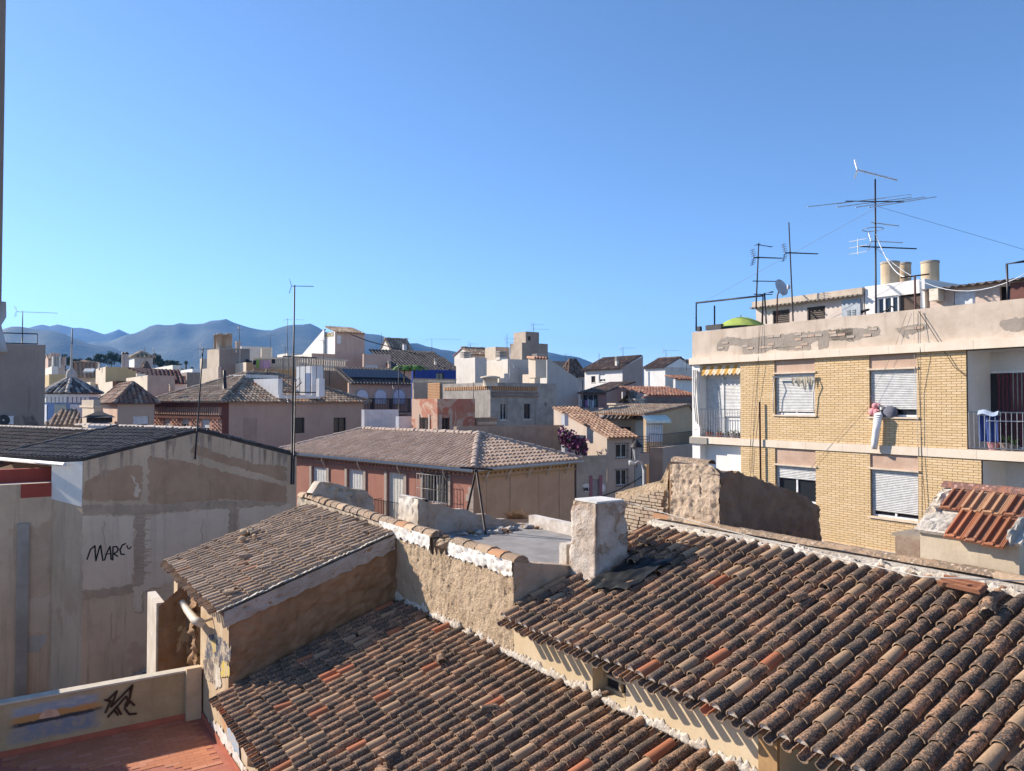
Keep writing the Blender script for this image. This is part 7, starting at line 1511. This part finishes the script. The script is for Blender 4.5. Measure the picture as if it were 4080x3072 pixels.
for k, (x, c, w, h) in enumerate(((595, (.03, .03, .035), 30, 60), (655, (.02, .02, .03), 26, 45), (685, (.30, .48, .10), 32, 70), (740, (.58, .33, .40), 95, 75), (812, (.03, .03, .04), 30, 35), (615, (.05, .05, .06), 40, 30))):
    a = at(*px('R2', x - w / 2, 690 + (k % 2) * 10), 77); b = at(*px('R2', x + w / 2, 690 + (k % 2) * 10), 77); d = at(*px('R2', x, 690 + h), 77); o = M(); vs = []
    for i in range(9):
        for j in range(4): p = a + (b - a) * (i / 8); vs.append(Vector((p.x, p.y + .08 * math.sin(i * 1.3), p.z + (d.z - p.z) * j / 3)))
    o.add(vs, [(i * 4 + j, (i + 1) * 4 + j, (i + 1) * 4 + j + 1, i * 4 + j + 1) for i in range(8) for j in range(3)], True); tag(o.build('hanging_laundry', plain(c, .9)), ('black garment first on the terrace line', 'black garment beside the green one on the terrace line', 'lime green garment on the terrace line', 'wide pink sheet on the terrace line', 'black garment right of the pink sheet', 'small dark cloth on the terrace line')[k], 'laundry', 'laundry on the brick terrace')
for k, (cx, yt, lx, rx, D, lb) in enumerate(((1775, 660, 1555, 1790, 84, 'salmon block with white canopy between pharmacy and blue patio'),)): sim('salmon_block', lb, 'R2', 1560, 645, 1555, 1785, D, PNK, azr=60, wins=[('R', 1570, 735, 1682, 805, SHT)])
dt = H('dark_tile_house', 'low house with broad dark tile roof behind the blue patio', 'R3', 150, 655, 135, 800, 84, PNK, azl=-36, azr=58); a0, a1 = dt.f(dt.A, dt.zt), dt.f(dt.C, dt.zt); tile_plane(dt.t, [a0 - dt.el * .5, a1 - dt.el * .5, a1 + dt.el * 6 + Z * 2.6, a0 + dt.el * 6 + Z * 2.6], T_DARK(), .4, .5); dt.done()
wl = H('white_tile_house', 'white house with pale tile roof and rooftop box, behind the dark tile roof', 'R3', 140, 470, 25, 345, 98, OFFW, wmr=pl((.60, .57, .55), key='wlr')); wl.gable('R', 1.6, T_MID(), .3, .4, .5)
# ------------------------------------------------------------------ left side
ac = H('shaded_tower_house', 'tall blank shaded building with dark damp stains at left border', 'R1', -40, 560, -60, 372, 42, plaster((.33, .27, .23), (.27, .22, .185), .5, .3, .35, key='actower', dark=(.06, .05, .05), patch=(.06, .055, .055), pth=(.6, .66)), azl=-40, azr=66); ac.flat(.3)
railing('roof_railing', ac.t, [ac.Rf.pt(.2, ac.zt, -.3), ac.Rf.pt(ac.lr * .82, ac.zt, -.3)], .62, 2.2, .02, PIPE, (0.1, 1.0)); r = ac.Rf.rect(0, 1657, 57, 1690)
an = thing('air_conditioner', 'white air conditioner unit with round fan on the shaded tower wall', 'air conditioner', ac.Rf.pt(r[0], r[2], .2)); o = M(); ac.Rf.box(o, r[0] - .4, r[1], r[2], r[3], .05, .4); o.build('case', plain((.62, .63, .65), .5), an); cc_ = ac.Rf.pt((r[0] + r[1]) / 2 - .1, (r[2] + r[3]) / 2, .4); o = M(); o.lathe(cc_, [(.0, .01), (.30, .01), (.30, .02)], 20, ac.er, Z, ac.Rf.n); o.build('fan_guard', plain((.03, .03, .03), .5), an); o = M(); o.lathe(cc_, [(.05, .02), (.04, .05)], 12, ac.er, Z, ac.Rf.n); o.build('fan_hub', plain((.5, .5, .5), .5), an)
mast('roof aerial on the shaded tower with horizontal bars', ac.Rf.pt(ac.lr * .5, ac.zt, -.5), ac.Rf.pt(ac.lr * .5, ac.zt + 1.9, -.5), .03, ((.97, 70, 2.0, 5, .5),))
# blue turret
bt = thing('blue_turret_house', 'blue polygonal turret with pointed tile roof and finial', 'house', at(283, 1690, 62)); cD = 64.0; c0 = at(283, 1568, cD); rt_ = (396 - 173) / 2 / F * cD; n8 = 8
bl_ = plain((.20, .30, .52), .8); zl_ = at(283, 1700, cD).z; ang = [R(22.5 + 45 * k) for k in range(8)]
ring = lambda r, z: [Vector((c0.x + r * math.cos(a), c0.y + r * math.sin(a), z)) for a in ang]
M().prism(ring(rt_ * .86, 0), Z * (c0.z - .25)).build('wall', bl_, bt); M().prism(ring(rt_ * .95, c0.z - .3), Z * .22).build('cornice', WHI, bt)
apx_ = Vector((c0.x, c0.y, at(283, 1520, cD).z + .4)); rg = ring(rt_ * 1.03, c0.z)
for k in range(8): tile_plane(bt, [rg[k - 1], rg[k], apx_], tiles_mat('turret', (.16, .13, .12), (.2, .15, .13), (.07, .065, .065), (.42, .38, .34), .4, .02, .3, 8.), .36, .42); ridge_caps(bt, rg[k] + Z * .05, apx_ + Z * .02, plain((.42, .36, .31), .9), .15, .45)
M().lathe(apx_ - Z * .3, [(.36, 0), (.4, .35), (.34, .75), (.2, .9), (.1, 1.0), (.06, 3.0)], 12).build('finial', plain((.46, .40, .34), .9), bt)
for k in (4, 5, 6):
    a, b = ring(rt_ * .87, 0)[k], ring(rt_ * .87, 0)[(k + 1) % 8]; fcT = Face(a, (b - a).normalized(), Vector(((b - a).y, -(b - a).x, 0)).normalized(), (b - a).length)
    if k == 5:
        o = M(); fcT.box(o, fcT.L * .35, fcT.L * .98, c0.z - 3.4, c0.z - .9, .02, .06); o.build('shutter', plain((.38, .40, .36), .7), bt)
    else: o = M(); fcT.box(o, .2, fcT.L - .2, c0.z - 3.3, c0.z - .9, .02, .05); o.build('window_frame', plain((.6, .62, .66), .6), bt)
    for j in range(5): o = M(); fcT.box(o, fcT.L * (.05 + .2 * j), fcT.L * (.05 + .2 * j) + .22, c0.z - .75, c0.z - .3, .0, .15); o.build('corbel', WHI, bt)
tl = H('turret_lower_house', 'low house with mottled tile roof below the blue turret', 'R1', 352, 1240, 340, 700, 57, BEI, azl=-36, azr=66); a0, a1 = tl.f(tl.A, tl.zt), tl.f(tl.C, tl.zt); tile_plane(tl.t, [a0 - tl.el * .3, a1 - tl.el * .3, a1 + tl.el * 4.2 + Z * 1.15, a0 + tl.el * 4.2 + tl.er * 1.6 + Z * 1.15], T_MID(), .31, .42, seg=5); tl.done()
mast('tall thin whip pole behind the blue turret', at(284, 1500, 66), at(288, 1310, 66), .06, (), cat='pole', name='flag_pole')
# beige house
bg = H('beige_house', 'beige house with hipped brown tile roof and roller shutter window', 'A3', 620, 900, 372, 1165, 56, pl((.60, .43, .34), key='bgl'), wmr=pl((.50, .375, .29), (.46, .34, .265), key='bgr', streak=.12), azl=-36, azr=50, wins=[('R', 850, 1132, 1078, 1318, {'style': 'shutter', 'down': .66})]); bg.hip(1.25, tiles_mat('bgt', (.30, .17, .12), (.36, .2, .13), (.10, .08, .07), (.42, .30, .23), .35, .1, .3, 9.), .3, .34, .45)
wbx = thing('chimney_stack', 'wide rendered chimney stack with ledge beside the beige house', 'chimney', at(*px('A3', 230, 1330), 53)); wbox(wbx, 'shaft', 'A3', 272, 1005, 105, 372, 53, BEI, azl=-36, azr=50); wbox(wbx, 'ledge', 'A3', 262, 982, 62, 380, 52.8, BEI, 1012, -36, 54); wbox(wbx, 'cap', 'A3', 268, 895, 95, 372, 53, pl((.46, .38, .30), key='ccap'), 984, -36, 54)
vt = thing('roof_ventilator', 'dark slatted ventilator cowl on white box before the beige house', 'ventilator', at(*px('A3', 310, 1330), 50)); c = at(*px('A3', 310, 1320), 50)
o = M(); o.pbox(Vector((c.x - .55, c.y, 0)), Vector((1.05, .2, 0)), Vector((-.2, 1.0, 0)), Z * at(*px('A3', 310, 1240), 50).z); o.build('box', plain((.45, .48, .55), .7), vt)
for k in range(5): z_ = at(*px('A3', 310, 1235 - 19 * k), 50).z; o = M(); o.pbox(Vector((c.x - .62, c.y - .05, z_)), Vector((1.2, .2, 0)), Vector((-.2, 1.1, 0)), Z * .15); o.build('slat', plain((.05, .045, .045), .6), vt)
o = M(); z_ = at(*px('A3', 310, 1158), 50).z; o.add([Vector((c.x - .9, c.y - .2, z_)), Vector((c.x + .9, c.y, z_)), Vector((c.x + .6, c.y + 1.3, z_)), Vector((c.x - 1.1, c.y + 1.1, z_)), Vector((c.x - .1, c.y + .5, z_ + .45))], [(0, 1, 4), (1, 2, 4), (2, 3, 4), (3, 0, 4), (3, 2, 1, 0)]); o.build('cowl', plain((.05, .045, .045), .6), vt)
# cream buildings further back
c1 = sim('cream_corner_house', 'cream corner building with recessed red balcony, left middle distance', 'A3', 445, 410, 297, 890, 84, CRM, OCH, azl=-36, azr=55)
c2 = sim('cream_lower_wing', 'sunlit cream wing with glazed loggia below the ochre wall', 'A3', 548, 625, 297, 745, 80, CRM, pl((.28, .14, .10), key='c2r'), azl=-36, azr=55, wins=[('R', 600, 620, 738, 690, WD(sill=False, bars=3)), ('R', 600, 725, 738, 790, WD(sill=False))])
c3 = H('cream_gable_wing', 'cream blank gable house right of the red balcony', 'A3', 1060, 535, 745, 1460, 72, CRM, wmr=pl((.44, .36, .29), key='c3r')); c3.flat(.2)
for k, (cx, yt, lx, rx, D, lb) in enumerate(((900, 560, 880, 1545, 84, 'low cream flat wall carrying dish and tanks'),)): c4 = sim('tank_roof_house', lb, 'A3', 905, 510, 885, 1545, D, CRM, OFFW, azr=62)
c = at(*px('A3', 1270, 485), 83); o = M(); o.lathe(c, [(.02, 0), (.15, .015), (.26, .05), (.31, .08)], 18, azv(60), Z, -azv(-30)); tag(o.build('satellite_dish', plain((.46, .34, .16), .7)), 'round ochre satellite dish on the cream flat roof', 'satellite dish')
for k, x in enumerate((1345, 1465)): c = at(*px('A3', x, 515), 85); tag(M().lathe(c, [(.33, 0), (.35, .22), (.37, .24), (.37, .28), (.15, .33)], 16).build('water_tank', plain((.52, .52, .48), .6)), ('pale round water tank just right of the ochre dish', 'second pale round water tank, further right of the dish')[k], 'water tank', 'tanks behind the dish')
dh = H('dark_red_tile_house', 'dark red tile roof house with red chimney, in front of concrete tower', 'A3', 1445, 655, 1435, 1625, 74, OFFW, azr=60); a0, a1 = dh.f(dh.A, dh.zt), dh.f(dh.C, dh.zt); tile_plane(dh.t, [a0 - dh.el * .3, a1 - dh.el * .3, a1 + dh.el * 3 + Z * 1.4, a0 + dh.el * 3 - dh.er * 3.5 + Z * 1.6], tiles_mat('drt', (.12, .05, .045), (.15, .06, .05), (.07, .04, .04), (.2, .12, .1), .3, .05, .2, 9.), .36, .45); dh.done()
wbox(dh.t, 'chimney', 'A3', 1590, 545, 1568, 1620, 76, pl((.36, .16, .11), key='rch'), 640)
wp = H('white_cube_house', 'white stair cube with small pyramid roof on the skyline', 'A3', 868, 262, 785, 1135, 110, WHI, wmr=pl((.50, .45, .42), key='wpr'), azl=-36, azr=55); wp.hip(.7, pl((.42, .34, .24), key='wpp'), .2, .6, .8)
for k, x in enumerate((710, 750)): c = at(*px('A3', x, 420), 108); d = at(*px('A3', x, 225), 108); t_ = thing('twin_chimney', ('left of two tall pinkish round chimneys by the white cube', 'right of two tall pinkish round chimneys by the white cube')[k], 'chimney', c); M().lathe(Vector((c.x, c.y, 8)), [(.26, 0), (.26, d.z - 8)], 12).build('shaft', pl((.55, .44, .40), key='twc'), t_); M().lathe(Vector((c.x, c.y, d.z)), [(.33, 0), (.3, .15), (.06, .3)], 12).build('cap', DARKM(), t_)
py = H('little_pavilion', 'small grey pyramid tile roof before the white cube', 'A3', 985, 490, 928, 1122, 92, OFFW, azl=-36, azr=48); py.hip(1.2, T_BROWN(), .3, .4, .5)
# concrete tower with tanks
tw_a = sim('concrete_tower', 'grey concrete stair tower carrying round tanks', 'A3', 2115, 130, 1932, 2560, 76, pl((.50, .42, .33), key='cta'), pl((.30, .25, .21), key='ctb'), wins=[('R', 2270, 0 + 0, 2271, 1, {})][:0])
sim('concrete_annex', 'lower cream shoulder of the concrete tower', 'A3', 2100, 412, 1838, 2120, 75.6, pl((.52, .44, .35), key='ctc'), SHC)
sim('concrete_fin', 'narrow concrete fin on the right side of the tank tower', 'R2', 503, 540, 497, 535, 77, SHC, azr=60)
for k, (x, w) in enumerate(((327, 26), (365, 52), (402, 26), (440, 52))): c = at(*px('R2', x, 600), 78 + (k % 2) * -1.0); d = at(*px('R2', x, 497), 78); r_ = w / 2 / 2.082 / F * 78; tag(M().lathe(c, [(r_, 0), (r_, d.z - c.z), (r_ * 1.08, d.z - c.z), (r_ * 1.08, d.z - c.z + .12), (r_ * .3, d.z - c.z + .2)], 14).build('water_tank', pl((.46, .37, .28), key='tk2')), ('leftmost narrow tank on the concrete tower', 'front left tank with painted letters on the concrete tower', 'narrow tank between the two big ones on the tower', 'front right big tank on the concrete tower')[k], 'water tank', 'tanks on the concrete tower')
# small things on the far roofs
def block_on(reg, x, y0, y1, w, D, mat, name, label, cat, slats=0):
    a, b = at(*px(reg, x - w / 2, y1), D), at(*px(reg, x + w / 2, y0), D); t = thing(name, label, cat, a); W_ = b.x - a.x; e, f_ = azv(54), azv(-36); zt_ = b.z - (.13 * slats)
    o = M(); o.pbox(Vector((a.x + W_ * .4, a.y, a.z - .4)), e * W_ * .55, f_ * W_ * .6, Z * (zt_ - a.z + .4)); o.build('body', mat, t)
    for j in range(max(1, slats)): o = M(); o.pbox(Vector((a.x + W_ * .38, a.y - .04, zt_ + .13 * j + .03)), e * W_ * .62, f_ * W_ * .66, Z * .07); o.build('slat' if slats else 'lid', GRY, t)
block_on('R4', 575, 375, 430, 38, 81, OFFW, 'louvred_chimney', 'slatted white chimney on tall white house roof', 'chimney', 4)
block_on('R4', 1052, 440, 485, 34, 97, OFFW, 'louvred_chimney', 'slatted chimney on far white house', 'chimney', 3)
block_on('R3', 558, 540, 570, 30, 88, OFFW, 'louvred_chimney', 'small slatted chimney on the dark tile roof', 'chimney', 3)
block_on('R2', 1898, 568, 595, 46, 97, plain((.5, .5, .5), .6), 'air_conditioner', 'grey air conditioner on the white tile house roof', 'air conditioner')
block_on('R2', 1772, 700, 800, 36, 82, PNK, 'louvred_chimney', 'salmon chimney beside the dark tile roof', 'chimney', 3)
block_on('A2', 1640, 385, 460, 46, 86, OFFW, 'roof_vent', 'left of two capped vents on cream corner house', 'vent', 1); block_on('A2', 1770, 425, 460, 46, 86, OFFW, 'roof_vent', 'right of two capped vents on cream corner house', 'vent', 1)
block_on('R1', 1415, 893, 915, 50, 62, BRN, 'ridge_chimney', 'low brown chimney on the beige house ridge', 'chimney', 1)
block_on('R4', 118, 878, 935, 80, 47, pl((.55, .55, .58), key='tnk'), 'white_cistern', 'white box cistern at the foot of the white gable', 'cistern', 1)
st_ = thing('solar_heater', 'row of slanted solar tubes on the beige house behind the turret', 'solar heater', at(*px('A2', 1480, 560), 108))
for k in range(8): a, b = at(*px('A2', 1390 + 20 * k, 555), 108), at(*px('A2', 1420 + 20 * k, 505), 109.5); M().tube([a, b], .14, 6).build('tube', plain((.45, .47, .5), .3, .3), st_)
for k, (reg, pts, D, lb) in enumerate((('R2', ((1455, 485), (1600, 540), (1750, 580), (2080, 670)), 84, 'black cable sagging from pharmacy towards the blue patio'), ('R4', ((720, 1100), (705, 1180), (700, 1290)), 44.5, 'black cable down the street house corner'), ('R4', ((270, 590), (268, 700), (265, 880)), 73, 'thin pole before the laundry balcony'), ('R3', ((1265, 605), (1262, 690), (1260, 780)), 75.5, 'white downpipe on the white block'))): cable('house_cable', lb, [at(*px(reg, x, y), D) for x, y in pts], .05 if k == 0 else .04, plain((.06, .055, .05), .7) if k < 3 else plain((.6, .58, .55), .6))
# antennas over the roofs
for k, (reg, x, y0, y1, D, ya, lb) in enumerate((('R2', 928, 350, 690, 80, ((.97, 85, 2.0, 8, .3),), 'thin antenna mast left of the very tall mast'), ('R2', 908, 585, 690, 80, ((.95, 85, 1.2, 8, .3),), 'short antenna mast below the thin one'), ('R2', 528, 408, 545, 78, ((.8, 40, .6, 4, .4),), 'mast on the concrete fin'), ('R2', 785, 490, 600, 98, ((.98, 85, 1.2, 6, .4),), 'faint antenna on small cream box'),
    ('R2', 1708, 470, 570, 100, (), 'bare whip antenna over the white tile house'), ('R2', 1225, 530, 960, 63, ((.99, -60, .5, 3, .4),), 'dark mast beside the white stair hut'), ('R2', 1275, 700, 880, 64, (), 'thick dark pole right of the white stair hut'),
    ('R3', 525, 355, 540, 100, ((.98, 80, 4.4, 9, .5),), 'wide flat antenna over the dark tile roof'), ('R3', 890, 400, 470, 96, ((.95, 60, 1.4, 6, .5),), 'small bushy antenna over the tile cottage'), ('R3', 1238, 310, 450, 90, ((.72, 80, 1.4, 7, .4), (.5, 80, 1.4, 6, .4)), 'double antenna left of the beige tower'), ('R3', 1490, 215, 290, 91, ((.97, 70, 1.6, 6, .5), (.5, 70, 2.4, 7, .4)), 'antenna on top of highest beige cube'),
    ('R3', 1350, 630, 780, 70, ((.97, 80, 3.2, 16, .25),), 'leaning antenna behind the grey parapet'), ('R3', 210, 620, 1060, 60, ((.98, 70, .5, 3, .4), (.55, 65, 2.9, 12, .3)), 'tall antenna mast before the solar house'), ('R3', 920, 770, 1100, 56, (), 'thin pole on the corner of grey house'),
    ('R4', 627, 300, 410, 82, ((.98, 80, 1.6, 8, .4),), 'antenna on the tall white house ridge'), ('R4', 1008, 320, 460, 92, ((.98, 75, 2.0, 9, .4),), 'antenna on the far white house'), ('R4', 415, 350, 430, 84, ((.3, 80, 1.4, 6, .3),), 'whip antenna on the tall white house'), ('R4', 120, 355, 400, 105, ((.96, 80, 1.4, 5, .4),), 'small antenna over the dark flat house'), ('R4', 1188, 405, 480, 96, ((.9, 80, 1.2, 6, .4), (.4, 80, 1.2, 5, .4)), 'faint antenna nearest the yellow block'),
    ('R1', 1200, 575, 635, 112, (), 'whip on the white cube house'), ('R1', 1280, 605, 800, 90, ((.97, 85, .9, 5, .5),), 'antenna right of the white cube house'))):
    b_ = at(*px(reg, x, y1), D); t_ = at(*px(reg, x, y0), D); mast(lb, b_ - Z * .3, t_, .035, tuple(tuple(y) for y in ya))
# ------------------------------------------------------------------ far roofs, trees, hills
rf = random.Random(12)
far = [('A2', 815, 585, 735, 1120, 105, OCH, 'ochre flat house right of the shaded tower'), ('A2', 1250, 570, 1225, 1580, 110, BEI, 'beige house with solar tubes behind the turret'), ('A2', 1500, 715, 1395, 1580, 88, CRM, 'small sunlit cream block beside cream corner house'), ('A2', 860, 455, 740, 960, 150, OFFW, 'pale block with white awning far left'), ('A2', 960, 425, 740, 1070, 190, PNK, 'brick red block on the far left skyline'), ('A2', 1550, 400, 1200, 1640, 200, BEI, 'brown gabled block before the pine trees'), ('A2', 800, 340, 735, 1000, 230, PNK, 'reddish far block with roof chimneys on left skyline'),
       ('A3', 1430, 385, 1130, 1545, 150, OFFW, 'long low white wall before the far trees'), ('A3', 1720, 440, 1545, 1850, 180, WHI, 'far white block by the palm tree'), ('A3', 1860, 290, 1825, 1930, 240, BEI, 'slim far tower left of concrete tower'), ('A3', 1640, 490, 1520, 1850, 130, pl((.28, .22, .18), key='fbr'), 'brown flat wall before the far white block'), ('R2', 930, 640, 840, 1050, 150, OFFW, 'pale far block between antennas'), ('R4', 370, 435, 350, 500, 130, WHI, 'white far box behind the tall white house'), ('R4', 1190, 490, 1080, 1262, 130, CRM, 'far cream house with tile roof next to the yellow block')]
for k, (reg, cx, yt, lx, rx, D, m, lb) in enumerate(far):
    h = H('far_house', lb, reg, cx, yt, lx, rx, D, m, azl=-36, azr=52)
    if k in (1, 5, 6, 13): h.gable('R', 1.5, T_MID(), .3, .5, .6)
    else: h.flat(.3)
    if k in (3, 4, 6): 
        for j in range(3): o = M(); p = h.Rf.pt(h.lr * (.2 + .28 * j), h.zt - .2, -1.0); o.pbox(p, h.er * .8, -h.Rf.n * .8, Z * 2.2); o.build('chimney', m, h.t)
ORD = ('first', 'second', 'third', 'fourth', 'fifth', 'sixth', 'seventh', 'eighth', 'ninth', 'tenth', 'eleventh', 'twelfth', 'thirteenth')
for side, (n_, xa, xb, ya, yb) in enumerate(((13, 160, 1240, 1470, 1500), (9, 1900, 2760, 1512, 1545))):     # scattered roofs towards the hills
    for k in range(n_):
        x = xa + (xb - xa) * (k + rf.uniform(.2, .8)) / n_; D = rf.uniform(170, 420); w = rf.uniform(35, 80)
        h = House('distant_house', 'tiny distant %s block, %s from the left among far roofs %s' % (('white', 'cream', 'ochre', 'brick', 'salmon')[k % 5], ORD[k], ('below the left hills', 'behind the centre roofs')[side]), x, rf.uniform(ya, yb), D, -36, x - w * .45, 50, x + w, (WHI, CRM, OCH, BRN, PNK)[k % 5], group='distant houses')
        if k % 3: h.flat(.3)
        else: h.hip(1.8, T_MID(), .4, .7, .8)
def leaf_tree(label, cx, cy, D, rx_px, ry_px, n, cols, group, seed, name='pine_tree'):
    rr = random.Random(seed); c = at(cx, cy, D); rx = rx_px / F * D; rz = ry_px / F * D; t = thing(name, label, 'tree', Vector((c.x, c.y, 0)), group)
    tr = M(); tr.tube([Vector((c.x, c.y, 0)), Vector((c.x + rx * .05, c.y, c.z * .6)), c], rx * .09, 7, rx * .04)
    for k in range(6): a = rr.uniform(0, 6.28); tr.tube([c - Z * rz * .6, c + Vector((math.cos(a) * rx * .6, math.sin(a) * rx * .6, rz * rr.uniform(-.2, .5)))], rx * .04, 5, rx * .01)
    tr.build('trunk', plain((.07, .05, .035), .9), t); ms = [M() for _ in cols]; cl = []
    for _ in range(26):
        v = Vector((rr.gauss(0, 1), rr.gauss(0, 1), rr.gauss(0, .8))).normalized() * rr.uniform(.35, .85); cl.append(Vector((v.x * rx, v.y * rx, v.z * rz)))
    for i in range(n):
        q = cl[rr.randrange(26)]; v = Vector((rr.gauss(0, 1), rr.gauss(0, 1), rr.gauss(0, 1))).normalized() * (rr.random() ** .4); p = c + q + Vector((v.x * rx * .32, v.y * rx * .32, v.z * rz * .30)); s = rx * rr.uniform(.05, .1); a = Vector((rr.gauss(0, 1), rr.gauss(0, 1), rr.gauss(0, 1))).normalized() * s; b = a.cross(Vector((rr.gauss(0, 1), rr.gauss(0, 1), rr.gauss(0, 1)))).normalized() * s * .7
        ms[rr.randrange(len(cols))].quad(p - a, p + b, p + a, p - b)
    for m_, cc_ in zip(ms, cols): m_.build('crown', plain(cc_, .85), t, 'stuff')
PC = ((.035, .06, .03), (.05, .08, .035), (.025, .045, .028))
for k, (x, y, rx_, ry_) in enumerate(((262, 1440, 28, 24), (300, 1446, 26, 20), (400, 1432, 24, 20), (444, 1428, 26, 24), (487, 1436, 22, 20), (365, 1444, 26, 14), (620, 1432, 24, 20), (650, 1448, 34, 14), (690, 1452, 28, 12), (600, 1440, 20, 20))): leaf_tree(('leftmost dark pine beyond the turret finial', 'second low dark pine, right of the leftmost', 'dark pine left of the twin chimneys', 'tallest dark pine left of the white cube', 'dark pine partly behind twin chimneys', 'low dark pine behind brown gabled block', 'dark pine just right of the white cube', 'low wide pine towards the palm', 'lowest pine nearest the palm', 'dark pine half behind the white cube')[k], x, y - 3, 240 + 8 * (k % 4), rx_ * 1.15, ry_ * 1.25, 1700, PC, 'pine trees below the hills', 60 + k)
def palm(label, cx, ytop, D, r_px, seed):
    rr = random.Random(seed); c = at(cx, ytop, D); t = thing('palm_tree', label, 'palm', Vector((c.x, c.y, 0)), 'palms'); M().tube([Vector((c.x, c.y, 0)), c], .35, 7, .25).build('trunk', plain((.10, .08, .06), .9), t); o = M(); r_ = r_px / F * D
    for j in range(46):
        ph = rr.uniform(0, 6.28); up = rr.uniform(-.3, 1.2); e = Vector((math.cos(ph), math.sin(ph), 0)); pts = [c + e * (r_ * t_) + Z * (r_ * (up * t_ - 1.1 * t_ * t_)) for t_ in (0, .3, .6, 1.0)]
        for q0, q1 in zip(pts[:-1], pts[1:]): sd_ = e.cross(Z) * r_ * .07; o.quad(q0 - sd_, q0 + sd_, q1 + sd_ * .6, q1 - sd_ * .6)
    o.build('crown', plain((.04, .06, .03), .85), t)
palm('tall palm on the skyline left of concrete tower', 741, 1440, 230, 11, 1); palm('short palm left of the tall palm', 712, 1458, 240, 9, 2); palm('low palm right of the tall palm', 765, 1464, 240, 9, 3)
# hills
HM, ht, hb = nmat('hillside'); N = NT(ht); P = N.pos()
col = N.mix(N.ramp(N.noise(P, .006, 7, .7), .4, .62), (.03, .055, .03), (.075, .085, .05)); col = N.mix(N.ramp(N.noise(P, .03, 5, .7), .5, .7), col, (.035, .05, .03)); ht.links.new(col, hb.inputs['Base Color']); N.bump(N.noise(P, .02, 6, .7), .6, 12., hb)
def hill(prof, D, name, seed, x0=-900, x1=4900):
    mb = M(); nx = 190; nr = 22; vs = []; pr = sorted(prof)
    def py_(x):
        if x <= pr[0][0]: return pr[0][1]
        for (a, ya), (b, yb) in zip(pr[:-1], pr[1:]):
            if x <= b: return ya + (yb - ya) * (x - a) / (b - a)
        return pr[-1][1]
    for i in range(nx + 1):
        x = x0 + (x1 - x0) * i / nx; y = py_(x) + 2.5 * noise.noise(Vector((x * .02, seed, 0))) + 2.0 * noise.noise(Vector((x * .06, seed, 3))); top = at(x, y, D); hz = max(1, top.z)
        for j in range(nr + 1):
            t = j / nr; d = .55 + .65 * t; k = t / .69 if t < .69 else 1 - (t - .69) / .31; k = max(0, k); k = k * k * (3 - 2 * k); w = Vector((top.x * d / 1.0, D * d, 0)); r_ = noise.ridged_multi_fractal(Vector((w.x * .0016, w.y * .0016, seed)), 1.0, 2.1, 5, 1.0, 2.0)
            zz = hz * (k if t < .69 else k) * (1 - .28 * (1 - abs(2 * k - 1)) + .0) * (1 + (.16 * (r_ - 1.0) if k < .985 else 0)); vs.append(Vector((w.x, w.y, max(-2, zz))))
    mb.add(vs, [(i * (nr + 1) + j, (i + 1) * (nr + 1) + j, (i + 1) * (nr + 1) + j + 1, i * (nr + 1) + j + 1) for i in range(nx) for j in range(nr)], True); return structure(mb.build(name, HM))
h1 = [px('R1', *p) for p in ((-400, 560), (-100, 500), (60, 462), (200, 465), (430, 470), (530, 500), (600, 535), (720, 575), (900, 625), (1150, 700), (1400, 800), (9000, 900))]
h2 = [px('R1', *p) for p in ((-2000, 520), (-100, 520), (250, 460), (370, 437), (500, 428), (620, 440), (800, 465), (850, 485), (1000, 490), (1200, 560), (1700, 700), (9000, 900))]
h3 = [px('R1', *p) for p in ((300, 800), (600, 640), (700, 560), (780, 540), (900, 545), (1060, 495), (1300, 440), (1420, 412), (1600, 412), (1690, 398), (1720, 388), (1870, 402), (2010, 437), (2160, 480), (2290, 490), (2400, 462), (2590, 438), (2690, 466))] + [px('R2', *p) for p in ((1380, 470), (1560, 480), (1700, 490), (1820, 548), (1900, 548), (2060, 600))] + [px('R3', *p) for p in ((560, 460), (700, 490), (900, 560), (1300, 560), (1630, 520), (1820, 552), (1900, 572))] + [px('R4', *p) for p in ((330, 465), (500, 520), (805, 500), (890, 495), (1000, 560), (9000, 620))]
hill(h2, 5600, 'far_hill', 2.2); hill(h3, 4100, 'hill', 5.1); hill(h1, 3100, 'near_hill', 8.4)
# air between here and the hills
hz_ = M(); hz_.pbox((-8000, -400, -1.5), Vector((16000, 0, 0)), Vector((0, 7600, 0)), Z * 580); ho_ = hz_.build('haze', bpy.data.materials.new('haze_air'), None, 'stuff')
hm = ho_.data.materials[0]; hm.use_nodes = True; hm.node_tree.nodes.clear(); pv = hm.node_tree.nodes.new('ShaderNodeVolumePrincipled'); pv.inputs['Color'].default_value = (.13, .38, .90, 1); pv.inputs['Density'].default_value = 1.1e-4; pv.inputs['Anisotropy'].default_value = .2; mo_ = hm.node_tree.nodes.new('ShaderNodeOutputMaterial'); hm.node_tree.links.new(pv.outputs[0], mo_.inputs['Volume'])
